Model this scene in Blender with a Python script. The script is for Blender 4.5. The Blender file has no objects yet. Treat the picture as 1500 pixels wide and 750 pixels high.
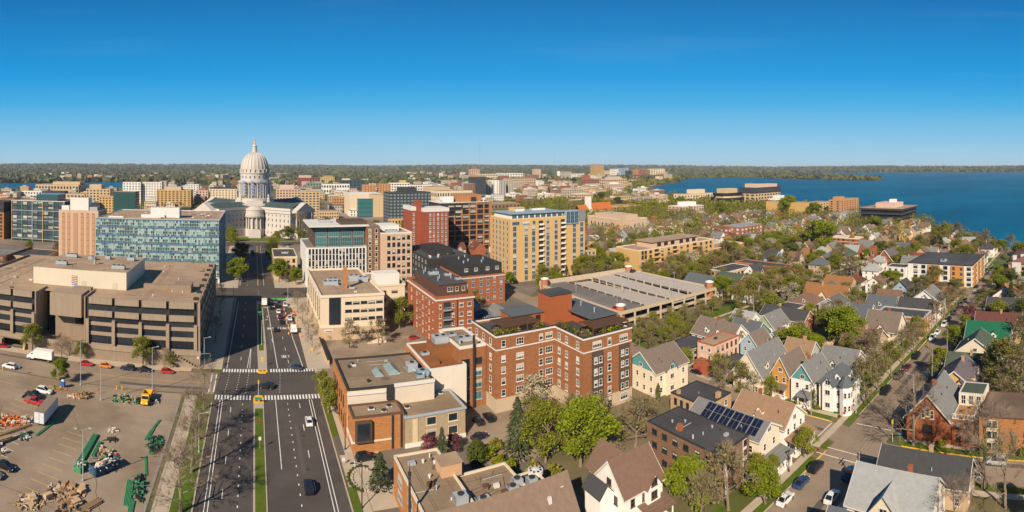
import bpy, bmesh, math, random
from math import sin, cos, tan, atan2, radians, pi, sqrt, hypot
from mathutils import Vector, Matrix
rnd = random.Random(7)
S = bpy.context.scene
COL = S.collection

# ------------------------------------------------------------------ camera
F, HC, CX, HY = 767.0, 65.0, 373.0, 243.0      # pixels per radian, eye height, column of the avenue's axis, horizon row
cam_d = bpy.data.cameras.new('camera'); cam = bpy.data.objects.new('camera', cam_d); COL.objects.link(cam)
cam_d.type = 'PANO'; cam_d.panorama_type = 'CENTRAL_CYLINDRICAL'
half = 750.0 / F
cam_d.central_cylindrical_range_u_min = -half; cam_d.central_cylindrical_range_u_max = half
cam_d.central_cylindrical_range_v_min = -(750 - HY) / F; cam_d.central_cylindrical_range_v_max = HY / F
cam_d.central_cylindrical_radius = 1.0
cam_d.clip_start = 0.5; cam_d.clip_end = 60000
cam.location = (0, 0, HC); cam.rotation_euler = (radians(90), 0, -(750 - CX) / F)
S.camera = cam
S.render.engine = 'CYCLES'
S.render.resolution_x, S.render.resolution_y = 1024, 512

# ------------------------------------------------------------------ sky and sun
SUN_EL, SUN_AZ = radians(33), radians(223)     # azimuth clockwise from +Y (the avenue): behind the camera, to its left
W = bpy.data.worlds.new('World'); S.world = W; W.use_nodes = True
nt = W.node_tree; nt.nodes.clear()
sky = nt.nodes.new('ShaderNodeTexSky'); sky.sky_type = 'NISHITA'; sky.sun_disc = False
sky.sun_elevation = SUN_EL; sky.sun_rotation = SUN_AZ
sky.altitude = 0; sky.air_density = 1.0; sky.dust_density = 0.2; sky.ozone_density = 4.0
nis = nt.nodes.new('ShaderNodeVectorMath'); nis.operation = 'SCALE'; nis.inputs['Scale'].default_value = 0.075
tc = nt.nodes.new('ShaderNodeTexCoord'); sp = nt.nodes.new('ShaderNodeSeparateXYZ'); ramp = nt.nodes.new('ShaderNodeValToRGB')
els = ((0.0,(.36,.60,.74)),(0.010,(.33,.575,.735)),(0.055,(.20,.50,.745)),(0.12,(.04,.39,.73)),(0.17,(.0,.305,.69)),(0.30,(.0,.165,.46)),(0.50,(.02,.095,.245)),(1.0,(.035,.085,.18)))
cr = ramp.color_ramp
while len(cr.elements) < len(els): cr.elements.new(0.5)
for e,(p,c) in zip(cr.elements, els): e.position = p; e.color = (*[v/1.33 for v in c],1)
mixs = nt.nodes.new('ShaderNodeMix'); mixs.data_type = 'RGBA'; mixs.inputs['Factor'].default_value = 0.93
cl = nt.nodes.new('ShaderNodeTexNoise'); cl.inputs['Scale'].default_value = 2.2; cl.inputs['Detail'].default_value = 5
cmap = nt.nodes.new('ShaderNodeMapping'); cmap.inputs['Scale'].default_value = (1.0,1.0,14.0)
cmr = nt.nodes.new('ShaderNodeMapRange'); cmr.inputs['From Min'].default_value = .56; cmr.inputs['From Max'].default_value = .82; cmr.inputs['To Max'].default_value = .035
cmx = nt.nodes.new('ShaderNodeMix'); cmx.data_type = 'RGBA'; cmx.inputs['B'].default_value = (.55,.62,.68,1)
bg = nt.nodes.new('ShaderNodeBackground'); bg.inputs['Strength'].default_value = 1.0
wo = nt.nodes.new('ShaderNodeOutputWorld'); lk = nt.links.new
lk(sky.outputs[0], nis.inputs[0]); lk(tc.outputs['Generated'], sp.inputs[0]); lk(sp.outputs['Z'], ramp.inputs['Fac'])
lk(nis.outputs[0], mixs.inputs['A']); lk(ramp.outputs['Color'], mixs.inputs['B'])
lk(tc.outputs['Generated'], cmap.inputs[0]); lk(cmap.outputs[0], cl.inputs['Vector']); lk(cl.outputs['Fac'], cmr.inputs['Value']); lk(cmr.outputs[0], cmx.inputs['Factor']); lk(mixs.outputs['Result'], cmx.inputs['A'])
lk(cmx.outputs['Result'], bg.inputs['Color']); lk(bg.outputs[0], wo.inputs['Surface'])
sd = bpy.data.lights.new('sun', 'SUN'); sd.energy = 5.0; sd.angle = radians(0.5); sd.color = (1.0, 0.87, 0.69)
sun = bpy.data.objects.new('sun', sd); COL.objects.link(sun)
sun.rotation_euler = Vector((-sin(SUN_AZ) * cos(SUN_EL), -cos(SUN_AZ) * cos(SUN_EL), -sin(SUN_EL))).to_track_quat('-Z', 'Y').to_euler()
S.view_settings.view_transform = 'Standard'; S.view_settings.look = 'None'
S.view_settings.exposure = 0.50; S.view_settings.gamma = 1.0; S.view_settings.use_curve_mapping = False
S.cycles.max_bounces = 5; S.cycles.diffuse_bounces = 2; S.cycles.glossy_bounces = 2; S.cycles.transmission_bounces = 2
S.cycles.transparent_max_bounces = 4; S.cycles.volume_bounces = 0; S.cycles.use_denoising = True

# ------------------------------------------------------------------ places
def G(px, py, z=0.0):
    "the point at height z that the photograph shows at column px, row py"
    d = (HC - z) * F / (py - HY); a = (px - CX) / F
    return d * sin(a), d * cos(a)
def AZ(px): return (px - CX) / F
def corner(px, pt, pb=None, h=None):
    "a vertical edge at column px: its x, y and height, from the rows of its top and its foot (or its height)"
    if h is None:
        d = HC * F / (pb - HY); h = HC - (pt - HY) * d / F
    else:
        d = (HC - h) * F / (pt - HY)
    a = AZ(px)
    return d * sin(a), d * cos(a), h
def along_x(px, y): return y * tan(AZ(px))
def along_y(px, x): return x / tan(AZ(px))
def fit(px, pt, pl, pr, pb=None, h=None):
    "grid-aligned box from its near edge (px), the row of its top there, and the columns of its two far edges"
    x, y, h = corner(px, pt, pb, h)
    if x >= 0:
        return x, along_x(pr, y), y, along_y(pl, x), h
    return along_x(pl, y), x, y, along_y(pr, x), h

# ------------------------------------------------------------------ materials
MATS = {}
def mat(name, col, rough=0.8, var=0.12, scale=0.6, metal=0.0, spec=0.3, streak=0.0, island=0.0, col2=None, objrand=0.0, coat=0.0):
    "a painted or mineral surface: base colour broken up by noise in the surface's own coordinates"
    key = name
    if key in MATS: return MATS[key]
    m = bpy.data.materials.new(name); m.use_nodes = True; MATS[key] = m
    n = m.node_tree.nodes; L = m.node_tree.links; b = n['Principled BSDF']
    b.inputs['Roughness'].default_value = rough; b.inputs['Metallic'].default_value = metal
    b.inputs['Specular IOR Level'].default_value = spec
    if coat: b.inputs['Coat Weight'].default_value = coat
    c = (*col, 1); m.diffuse_color = c
    if var <= 0 and island <= 0 and objrand <= 0 and col2 is None:
        b.inputs['Base Color'].default_value = c; return m
    geo = n.new('ShaderNodeNewGeometry')
    def math_(op, a, bb):
        q = n.new('ShaderNodeMath'); q.operation = op
        for i, v in enumerate((a, bb)):
            if isinstance(v, (int, float)): q.inputs[i].default_value = v
            else: L.new(v, q.inputs[i])
        return q.outputs[0]
    val = 1.0
    nz = n.new('ShaderNodeTexNoise'); nz.inputs['Scale'].default_value = scale; nz.inputs['Detail'].default_value = 6; nz.inputs['Roughness'].default_value = 0.65
    L.new(geo.outputs['Position'], nz.inputs['Vector'])
    fac = nz.outputs['Fac']
    if var > 0: val = math_('ADD', math_('MULTIPLY', fac, var * 3.2), 1 - var * 1.6)
    if streak > 0:
        mp = n.new('ShaderNodeMapping'); mp.inputs['Scale'].default_value = (1.6, 1.6, 0.06); L.new(geo.outputs['Position'], mp.inputs['Vector'])
        nz2 = n.new('ShaderNodeTexNoise'); nz2.inputs['Scale'].default_value = 1.0; nz2.inputs['Detail'].default_value = 4; L.new(mp.outputs[0], nz2.inputs['Vector'])
        val = math_('MULTIPLY', val, math_('ADD', math_('MULTIPLY', nz2.outputs['Fac'], streak * 2), 1 - streak))
    if island > 0:
        val = math_('MULTIPLY', val, math_('ADD', math_('MULTIPLY', geo.outputs['Random Per Island'], island * 2), 1 - island))
    if objrand > 0:
        oi = n.new('ShaderNodeObjectInfo')
        val = math_('MULTIPLY', val, math_('ADD', math_('MULTIPLY', oi.outputs['Random'], objrand * 2), 1 - objrand))
    base = None
    if col2 is not None:
        mx = n.new('ShaderNodeMix'); mx.data_type = 'RGBA'
        mx.inputs['A'].default_value = c; mx.inputs['B'].default_value = (*col2, 1)
        if island > 0: L.new(geo.outputs['Random Per Island'], mx.inputs['Factor'])
        else:
            nz3 = n.new('ShaderNodeTexNoise'); nz3.inputs['Scale'].default_value = scale * 0.23; nz3.inputs['Detail'].default_value = 5
            L.new(geo.outputs['Position'], nz3.inputs['Vector'])
            cr = n.new('ShaderNodeMapRange'); cr.inputs['From Min'].default_value = 0.42; cr.inputs['From Max'].default_value = 0.6
            L.new(nz3.outputs['Fac'], cr.inputs['Value']); L.new(cr.outputs[0], mx.inputs['Factor'])
        base = mx.outputs['Result']
    vm = n.new('ShaderNodeVectorMath'); vm.operation = 'SCALE'
    if base is not None: L.new(base, vm.inputs[0])
    else: vm.inputs[0].default_value = col
    if isinstance(val, float): vm.inputs['Scale'].default_value = val
    else: L.new(val, vm.inputs['Scale'])
    L.new(vm.outputs[0], b.inputs['Base Color'])
    return m
def brick(name, col, course=0.30, dark=0.75):
    "masonry: fine horizontal courses and stained patches"
    if name in MATS: return MATS[name]
    m = mat(name, col, rough=0.88, var=0.10, scale=0.35, streak=0.10)
    n = m.node_tree.nodes; L = m.node_tree.links; b = n['Principled BSDF']
    src = b.inputs['Base Color'].links[0].from_socket
    geo = n.new('ShaderNodeNewGeometry'); sx = n.new('ShaderNodeSeparateXYZ'); L.new(geo.outputs['Position'], sx.inputs[0])
    ad = n.new('ShaderNodeMath'); ad.operation = 'ADD'; L.new(sx.outputs['X'], ad.inputs[0]); L.new(sx.outputs['Y'], ad.inputs[1])
    cb = n.new('ShaderNodeCombineXYZ'); L.new(ad.outputs[0], cb.inputs['X']); L.new(sx.outputs['Z'], cb.inputs['Y'])
    bt = n.new('ShaderNodeTexBrick'); bt.inputs['Scale'].default_value = 1.0; bt.inputs['Brick Width'].default_value = course * 2.4; bt.inputs['Row Height'].default_value = course
    bt.inputs['Mortar Size'].default_value = course * 0.08; bt.inputs['Color1'].default_value = (1, 1, 1, 1); bt.inputs['Color2'].default_value = (dark, dark, dark, 1); bt.inputs['Mortar'].default_value = (0.9, 0.9, 0.9, 1)
    L.new(cb.outputs[0], bt.inputs['Vector'])
    mu = n.new('ShaderNodeMix'); mu.data_type = 'RGBA'; mu.blend_type = 'MULTIPLY'; mu.inputs['Factor'].default_value = 1.0
    L.new(src, mu.inputs['A']); L.new(bt.outputs['Color'], mu.inputs['B']); L.new(mu.outputs['Result'], b.inputs['Base Color'])
    return m
def glassy(name, col, rough=0.08, var=0.0, spec=0.6):
    m = mat(name, col, rough=rough, var=var, scale=0.5, spec=spec, objrand=0.35)
    return m

# ------------------------------------------------------------------ meshes
class MB:
    "collects shapes, then links them as ONE mesh object"
    def __init__(s): s.v = []; s.f = []; s.m = []
    def face(s, pts, mi=0):
        i = len(s.v); s.v += [tuple(p) for p in pts]; s.f.append(tuple(range(i, i + len(pts)))); s.m.append(mi)
    def add(s, vs, fs, mi=0):
        i = len(s.v); s.v += [tuple(p) for p in vs]
        for f in fs: s.f.append(tuple(i + k for k in f)); s.m.append(mi)
    def box(s, x0, x1, y0, y1, z0, z1, mi=0, top=None, bottom=True):
        v = [(x0,y0,z0),(x1,y0,z0),(x1,y1,z0),(x0,y1,z0),(x0,y0,z1),(x1,y0,z1),(x1,y1,z1),(x0,y1,z1)]
        s.add(v, [(0,1,5,4),(1,2,6,5),(2,3,7,6),(3,0,4,7)], mi)
        s.add(v[4:], [(0,1,2,3)], mi if top is None else top)
        if bottom: s.add(v[:4], [(3,2,1,0)], mi)
    def prism(s, poly, z0, z1, mi=0, top=None):
        n = len(poly)
        a = sum(poly[i][0]*poly[(i+1)%n][1]-poly[(i+1)%n][0]*poly[i][1] for i in range(n))
        if a < 0: poly = poly[::-1]
        v = [(x,y,z0) for x,y in poly] + [(x,y,z1) for x,y in poly]
        s.add(v, [(i,(i+1)%n,n+(i+1)%n,n+i) for i in range(n)], mi)
        s.add(v[n:], [tuple(range(n))], mi if top is None else top)
        s.add(v[:n], [tuple(range(n-1,-1,-1))], mi)
    def tube(s, p, q, r0, r1=None, n=6, mi=0, caps=True):
        r1 = r0 if r1 is None else r1
        p, q = Vector(p), Vector(q); d = (q - p)
        if d.length < 1e-6: return
        d.normalize(); u = d.cross(Vector((0,0,1)) if abs(d.z) < 0.95 else Vector((1,0,0))).normalized(); w = d.cross(u)
        v = [p + (u*cos(2*pi*i/n) + w*sin(2*pi*i/n))*r0 for i in range(n)] + [q + (u*cos(2*pi*i/n) + w*sin(2*pi*i/n))*r1 for i in range(n)]
        s.add(v, [(i, n+i, n+(i+1)%n, (i+1)%n) for i in range(n)], mi)
        if caps: s.add(v[:n], [tuple(range(n))], mi); s.add(v[n:], [tuple(range(n-1,-1,-1))], mi)
    def lathe(s, prof, n=24, mi=0, c=(0,0,0), a0=0.0):
        k = len(prof); v = []
        for r, z in prof: v += [(c[0]+r*cos(a0+2*pi*i/n), c[1]+r*sin(a0+2*pi*i/n), c[2]+z) for i in range(n)]
        fs = [(j*n+i, j*n+(i+1)%n, (j+1)*n+(i+1)%n, (j+1)*n+i) for j in range(k-1) for i in range(n)]
        s.add(v, fs, mi)
        s.face(v[(k-1)*n:], mi)
    def mesh(s, name, mats, smooth=False):
        me = bpy.data.meshes.new(name); me.from_pydata(s.v, [], s.f)
        for m in (mats if isinstance(mats, (list, tuple)) else [mats]): me.materials.append(m)
        if any(s.m): me.polygons.foreach_set('material_index', s.m)
        if smooth: me.polygons.foreach_set('use_smooth', [True]*len(s.f))
        me.update(); return me
    def build(s, name, mats, parent=None, loc=(0,0,0), rz=0.0, smooth=False):
        return put(name, s.mesh(name, mats, smooth), parent, loc, rz)
def put(name, me, parent=None, loc=(0,0,0), rz=0.0, sc=None):
    o = bpy.data.objects.new(name, me); COL.objects.link(o); o.location = loc; o.rotation_euler = (0,0,rz)
    if sc is not None: o.scale = sc if isinstance(sc, (tuple, list)) else (sc, sc, sc)
    if parent is not None: o.parent = parent
    return o
def tag(o, label, cat, group=None, kind=None):
    if label: o['label'] = label
    if cat: o['category'] = cat
    if group: o['group'] = group
    if kind: o['kind'] = kind
    return o
def thing(name, label, cat, loc=(0,0,0), rz=0.0, group=None):
    return tag(put(name, None, None, loc, rz), label, cat, group)
def struct(o): o['kind'] = 'structure'; return o
def sheet(name, polys, m, z):
    b = MB()
    for p in polys:
        n = len(p); a = sum(p[i][0]*p[(i+1)%n][1]-p[(i+1)%n][0]*p[i][1] for i in range(n))
        b.face([(x,y,z) for x,y in (p if a > 0 else p[::-1])])
    return b.build(name, m)
def rect(x0,x1,y0,y1): return [(x0,y0),(x1,y0),(x1,y1),(x0,y1)]
# ------------------------------------------------------------------ ground, water, roads
M_ground = mat('earth and turf', (0.175, 0.13, 0.075), var=0.24, scale=0.12, col2=(0.085, 0.095, 0.022))
M_wood = mat('far wood', (0.060, 0.062, 0.026), var=0.30, scale=0.006, col2=(0.040, 0.056, 0.018))
M_lot = mat('worn tan paving', (0.30, 0.228, 0.165), var=0.19, scale=0.22, col2=(0.225, 0.162, 0.11))
M_city = mat('city paving', (0.25, 0.19, 0.135), var=0.18, scale=0.05, col2=(0.10, 0.095, 0.085))
M_asph = mat('dark asphalt', (0.088, 0.072, 0.062), var=0.14, scale=0.35, col2=(0.072, 0.059, 0.052))
M_asph_old = mat('old asphalt', (0.275, 0.205, 0.145), var=0.14, scale=0.3, col2=(0.225, 0.168, 0.12))
M_conc = mat('pavement concrete', (0.43, 0.35, 0.26), var=0.12, scale=0.5)
M_kerb = mat('kerb concrete', (0.40, 0.335, 0.26), var=0.08)
M_lawn = mat('lawn', (0.070, 0.115, 0.004), var=0.30, scale=0.8, col2=(0.092, 0.110, 0.008))
M_white = mat('road paint white', (0.72, 0.70, 0.66), var=0.10, scale=2.0)
M_yel = mat('road paint yellow', (0.72, 0.42, 0.03), var=0.10, scale=2.0)
M_green = mat('bike lane green', (0.10, 0.42, 0.10), var=0.1, scale=1.0)
M_water = mat('lake water', (0.0, 0.080, 0.165), rough=0.5, var=0.26, scale=0.015, spec=0.08, col2=(0.0, 0.112, 0.205))
def _waves(m):
    n = m.node_tree.nodes; L = m.node_tree.links; b = n['Principled BSDF']
    g = n.new('ShaderNodeNewGeometry'); mp = n.new('ShaderNodeMapping'); mp.inputs['Scale'].default_value = (0.05, 0.16, 0.1); mp.inputs['Rotation'].default_value = (0, 0, 0.9)
    z = n.new('ShaderNodeTexNoise'); z.inputs['Scale'].default_value = 1.0; z.inputs['Detail'].default_value = 5
    bp = n.new('ShaderNodeBump'); bp.inputs['Strength'].default_value = 0.35; bp.inputs['Distance'].default_value = 1.0
    L.new(g.outputs['Position'], mp.inputs[0]); L.new(mp.outputs[0], z.inputs['Vector']); L.new(z.outputs['Fac'], bp.inputs['Height']); L.new(bp.outputs[0], b.inputs['Normal'])
_waves(M_water)

g_ = MB()
R_ = 16000
g_.face([(-R_,-R_,0),(R_,-R_,0),(R_,R_,0),(-R_,R_,0)])
struct(g_.build('ground', M_ground))
struct(sheet('ground_far', [[G(-300,268)[0:2],G(60,268),G(200,268.5),G(330,270),G(560,268),G(760,262),G(940,262),G(940,250),G(-300,250)]], M_wood, 0.004))

mendota = [G(1640,398),G(1500,374),G(1478,362),G(1410,346),G(1365,332),G(1353,326),G(1290,317),G(1200,306),G(1100,296),G(1010,290),G(977,286),G(959,283),G(950,277.5),G(957,274),G(965,272),G(992,268),G(1002,263.2),G(1015,261.4),G(1040,260.6),G(1106,260.1),G(1141,261.8),G(1176,263),G(1240,264),G(1287,264.8),G(1293,263.5),G(1283,261),G(1240,258.5),G(1150,256.5),G(1100,255.6),G(1100,253.4),G(1180,252.8),G(1300,252.5),G(1500,252.4),G(1640,252.4)]
struct(sheet('lake', [mendota], M_water, 0.30))
monona = [G(-90,268.9),G(0,268.7),G(100,267.8),G(190,266.3),G(236,267.0),G(232,272),G(130,277),G(60,279),G(0,275.5),G(-90,275)]
struct(sheet('lake', [monona], M_water, 0.30))
struct(sheet('lake', [[G(395,255.4),G(500,255.4),G(496,257),G(420,257)]], M_water, 0.30))

# hills to the horizon: one terrain, higher on the left
def hgt(a, d):
    t = max(0.0, min(1.0, (d - 3300) / 6000))
    px = CX + a * F
    top = 84 - 22 * max(0, min(1, (px - 300) / 300)) + 4 * sin(px * 0.021) + 7 * sin(px * 0.0087 + 1) + 2.2 * sin(px * 0.063 + 2)
    if px > 950: top -= 13 * min(1, (px - 950) / 150)
    return -4 + (top + 4) * (t * t * (3 - 2 * t)) * (0.94 + 0.06 * sin(d * 0.0021 + px * 0.03))
def hills():
    b = MB(); na, nr = 150, 26
    a0, a1 = AZ(-160), AZ(1660)
    rs = [3300 * (11000 / 3300) ** (i / (nr - 1)) for i in range(nr)]
    vs = []
    for d in rs:
        for i in range(na + 1):
            a = a0 + (a1 - a0) * i / na
            z = hgt(a, d) + (rnd.uniform(-1, 1) * 3.0 if d > 5500 else 0)
            px = CX + a * F
            if 950 < px and d < 5400: z = -6
            vs.append((d * sin(a), d * cos(a), z))
    fs = [(j*(na+1)+i, j*(na+1)+i+1, (j+1)*(na+1)+i+1, (j+1)*(na+1)+i) for j in range(nr-1) for i in range(na)]
    b.add(vs, [f[::-1] for f in fs])
    return b.build('hills', M_wood, smooth=True)
struct(hills())

# city paving downtown and the parking yard
struct(sheet('pavement_downtown', [[(-420,170),(70,170),(70,148),(19,148),(19,60),(60,60),(60,120),(100,125),(100,150),(130,150),(130,225),(200,290),(330,470),(330,1200),(-420,1200)]], M_city, 0.006))
struct(sheet('parking_lot', [rect(-140,-20.5,50,148)], M_lot, 0.010))
struct(sheet('parking_lot', [rect(22,60,149,192)], M_lot, 0.010))
struct(sheet('parking_lot', [rect(49.3,66,100,124)], M_lot, 0.010))
struct(sheet('parking_lot', [[(19,96),(28,96),(28,116),(19,116)]], M_conc, 0.012))

road = MB()
roads = [rect(-11.6,18.2,30,148.5)[0:4], [(-11.6,148.5),(18.2,148.5),(22,166),(-10.6,166)], [(-10.2,166),(21.5,166),(16.5,258),(-8.6,258)], rect(-60,75,258,278), [(-8.5,278),(10.5,278),(8.5,432),(-7,432)], rect(-150,150,432,447)]
struct(sheet('road_avenue', roads, M_asph, 0.016))
struct(sheet('road', [rect(-140,-11.6,148.6,164)], M_asph_old, 0.016))
def side_street(x, y): return x
struct(sheet('road', [[(-20,44),(75,44.0),(105,44.0),(480,43),(480,53),(105,55.0),(75,55),(-20,55)]], M_asph_old, 0.014))
struct(sheet('road', [[(105.2,-60),(114.5,-60),(114.6,43),(118.6,57),(118.6,72),(124.5,112),(131,190),(131,300),(123,300),(123,190),(117,112),(111.2,66),(111.0,57),(105.4,43)]], M_asph_old, 0.018))
struct(sheet('road', [rect(158,480,131.5,140)], M_asph_old, 0.014))
struct(sheet('road', [rect(260,270,-60,420)], M_asph_old, 0.018))
struct(sheet('road', [rect(410,419,-60,420)], M_asph_old, 0.018))
struct(sheet('road', [rect(124,470,216,224)], M_asph_old, 0.014))
struct(sheet('road', [rect(127,470,318,326)], M_asph_old, 0.014))

# markings
def stripes(name, m, z=0.022): return struct(sheet(name, MK, m, z))
MK = []
def dash(x0, y0, x1, y1, w, on, off, skip=0):
    L = hypot(x1-x0, y1-y0); ux, uy = (x1-x0)/L, (y1-y0)/L; t = skip
    while t < L:
        e = min(L, t+on); a = (x0+ux*t, y0+uy*t); b = (x0+ux*e, y0+uy*e); nx, ny = -uy*w/2, ux*w/2
        MK.append([(a[0]+nx,a[1]+ny),(a[0]-nx,a[1]-ny),(b[0]-nx,b[1]-ny),(b[0]+nx,b[1]+ny)]); t += on+off
def line(x0,y0,x1,y1,w=0.16): dash(x0,y0,x1,y1,w,1e9,0)
for x in (-9.6, -8.9): line(x,40,x,145)                       # bike lane, left carriageway
dash(-6.4,40,-6.4,145,.15,3,9,2); dash(-3.3,40,-3.3,145,.2,.7,2.6)
line(5.8,112,5.8,145); dash(9.0,40,9.0,145,.2,.7,2.6); dash(12.2,40,12.2,145,.15,3,9,4)
for x in (14.9,15.6): line(x,40,x+.2,145)
for i in range(34):                                            # zebra crossings
    x = -11.2 + i*0.88
    if not -0.9 < x < 2.6: MK.append(rect(x,x+.45,145.4,148.2))
    x2 = -10 + i*0.88
    if not 0.9 < x2 < 4.4 and x2 < 20.5: MK.append(rect(x2,x2+.45,164.8,167.4))
for x in (-8.6,-5.4,-2.6,7.2): dash(x,150,x+.8,164,.16,.5,1.2)
line(-8.9,168,-7.6,250); line(-1.6,168,-1.3,186); line(-2.4,168,-1.4,186); dash(-4.6,175,-4.2,252,.15,3,9)
line(7.4,168,5.8,244,.2); dash(11.2,172,9.4,244,.15,3,9); line(15.6,168,13.2,225,.2); dash(2.2,260,1.9,276,.16,.6,1.4)
def letters(txt, x, y, s=1.0):                                 # ONLY, painted in strokes
    SH = {'O':[((0,0),(0,2)),((0,2),(.7,2)),((.7,2),(.7,0)),((.7,0),(0,0))],'N':[((0,0),(0,2)),((0,2),(.7,0)),((.7,0),(.7,2))],'L':[((0,2),(0,0)),((0,0),(.7,0))],'Y':[((0,2),(.35,1)),((.7,2),(.35,1)),((.35,1),(.35,0))]}
    for i, ch in enumerate(txt):
        for a, b in SH[ch]: line(x+(i*1.0+a[0])*s*.62, y+a[1]*s*1.1, x+(i*1.0+b[0])*s*.62, y+b[1]*s*1.1, .16)
for (x,y) in ((9.3,177),(5.0,208),(8.2,208),(11.2,208),(4.2,240),(7.8,240)): letters('ONLY', x, y, 1.1)
for (x,y) in ((6.6,193),(5.4,224),(9.8,224),(12.6,224)):        # straight-on arrows
    line(x,y,x,y+2.4,.2); MK.append([(x-.5,y+2.2),(x+.5,y+2.2),(x,y+3.6)])
for k, yy in enumerate(range(66,112,3)): line(-58+k*.0,yy,-53,yy-1.2,.1)
line(-11.8,150,-11.8,163,.3); line(-13.2,150,-13.2,163,.3)
line(-8,284,-7.3,425,.14); dash(-4,284,-3.6,425,.14,3,6); line(5,284,4.6,425,.14); dash(104.5,42.5,104.5,56.8,.25,99,1); 
line(107.5,44,107.5,55.5,.22); line(110,57.6,118,57.6,.22); line(110.4,59.8,118,59.8,.22); line(120.6,44.6,120.6,54,.22)
MK_lines = stripes('road_markings', M_white)
MK = []
line(1.6,284,1.6,425,.14); line(2.0,284,2.0,425,.14); line(-60,156,-12.5,156.2,.12)
for k in range(9): line(-74,140-k*4.5,-69.5,139.4-k*4.5,.1)
for k in range(16): line(-64.5,140-k*3,-59.5,139-k*3,.1)
for k in range(12): line(-45,120-k*3,-40,119-k*3,.1)
stripes('road_markings', M_yel)
struct(sheet('bike_box', [rect(3.4,15.6,253.5,257)], M_green, 0.022))
# tar-sealed cracks in the yard
MK = []
cr_ = random.Random(3)
for (x,y,dx,dy,n) in ((-85,100,4,-.6,16),(-72,84,3.6,.5,12),(-66,126,.4,-3.5,9),(-110,120,4,1.2,10),(-50,135,1.5,-3,14),(-46,90,3.6,.2,6),(-100,138,2.5,-2.5,8)):
    for k in range(n):
        nx, ny = x+dx+cr_.uniform(-.9,.9), y+dy+cr_.uniform(-.9,.9); line(x,y,nx,ny,.12); x, y = nx, ny
stripes('tar_seams', mat('tar', (.10,.075,.055), var=.1), 0.020)

MK = []
for (x0,y0,x1,y1,w) in ((-5,40,-5,60,1.4),(13.2,60,13.2,88,1.6),(3.8,70,3.8,82,1.2),(-8,100,-8,112,1.0),(10.4,110,10.4,131,.9),(6,185,5.6,215,1.2),(-40,152,-14,152.2,1.6),(-90,160,-60,160.4,1.2),(66,47,90,47.4,1.6),(140,50.6,175,50.8,1.4),(190,47,230,47.2,1.2),(112.6,10,112.4,26,1.4),(114,60,116,80,1.2)): line(x0,y0,x1,y1,w)
struct(sheet('road_patches', MK, mat('asphalt patch', (.105,.086,.072), var=.12), 0.019))
MK = []
for k in range(26):
    x,y = cr_.uniform(-10,17), cr_.uniform(60,250); n = 9; r_m = .38
    if -1 < x < 3.2: continue
    MK.append([(x+r_m*cos(i*2*pi/n), y+r_m*sin(i*2*pi/n)) for i in range(n)])
struct(sheet('manhole_covers', MK, mat('manhole iron', (.03,.027,.025)), 0.021))

# raised kerbs, pavements, verges, median
pv = MB()
for r in (rect(-19.4,-16.0,40,147), rect(20.3,22,60,147.5), rect(-140,-20,164.3,167.9), rect(-18.4,-10.4,167,257), rect(17.0,24.3,166.5,240), rect(15.2,27.5,240,257), rect(-20,-9,279,430), rect(10.8,27.5,279,430), rect(19,21.5,147.5,166)):
    pv.prism(r, 0, .13)
for (xa,xb) in ((60,104),(125,255),(272,408)):
    for (ya,yb) in ((57.2,58.9),(40.3,42.0)):
        pv.prism(rect(xa,xb,ya,yb), 0, .13)
for (xa,xb) in ((160,258),(272,408)):
    for (ya,yb) in ((128.3,129.8),(141.8,143.3)): pv.prism(rect(xa,xb,ya,yb), 0, .13)
for r in (rect(107.2,108.8,59,82), rect(121.2,122.8,60,108), rect(101.2,102.8,-30,40), rect(116.8,118.2,-30,40), rect(106.5,125,57.2,58.9), rect(104,108,59,60.6),rect(257,259,60,128),rect(271,273,60,128)): pv.prism(r, 0, .13)
struct(pv.build('pavement', M_conc))
vg = MB()
for r in (rect(-16.0,-12.0,40,144), rect(18.6,20.2,60,104), rect(18.6,20.1,124,142), rect(0.1,2.2,40,140), rect(1.5,3.2,184,246)): vg.prism(r, 0, .16)
for (xa,xb) in ((62,84),(86,102),(126,140),(143,158),(161,176),(180,196),(199,214),(218,232),(235,255),(274,300),(304,340)):
    vg.prism(rect(xa,xb,55.5,57.1), 0, .12); vg.prism(rect(xa+1,xb-2,42.2,43.7), 0, .12)
for (xa,xb) in ((160,172),(176,196),(200,225),(230,255),(274,300),(306,340)):
    vg.prism(rect(xa,xb,140.3,141.7), 0, .12); vg.prism(rect(xa,xb,129.9,131.2), 0, .12)
for r in (rect(119.2,121.1,61,74), rect(119.8,121.1,77,92), rect(109,110.9,62,80), rect(114.9,116.4,22,41), rect(114.9,116.4,-20,18), rect(103.4,104.8,8,38), rect(122.9,123.9,60,84),rect(62,78,59.2,63),rect(120.2,125.6,55.5,57.1),rect(106.6,109.6,55.5,57.1),rect(125,134,59.0,60.8) if 0 else rect(134.2,140,59,62),rect(116.5,117.1,10,40)): vg.prism(r, 0, .12)
struct(vg.build('grass_verge', M_lawn))
lw = [rect(128,138,59.2,62.5), rect(141,158,59.2,63.8), rect(161,188,59.2,64), rect(203,254,59.2,66), rect(136,160,24,40), rect(164,254,26,40), rect(140,258,143.5,152), rect(-40,36,452,476), rect(40,140,449,470), rect(-140,-44,449,468), rect(385,470,15,36), rect(200,258,154,200), rect(210,256,68,96), rect(128,150,100,103), rect(274,404,100,127), rect(274,404,60,80)]
struct(sheet('lawn', lw, M_lawn, 0.010))
struct(sheet('park_lawn', [[G(1455,392),G(1530,400),G(1530,378),G(1470,372),G(1440,372),G(1425,386)]], mat('bright lawn', (.05,.13,.012), var=.2, scale=.3), 0.024))
mk = MB()
mk.prism(rect(-0.3,2.5,40,146.5), 0, .13); mk.prism([(-0.3,146.4),(2.5,146.4),(2.2,147.9),(1.1,148.4),(0,147.9)], 0, .131)
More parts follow.
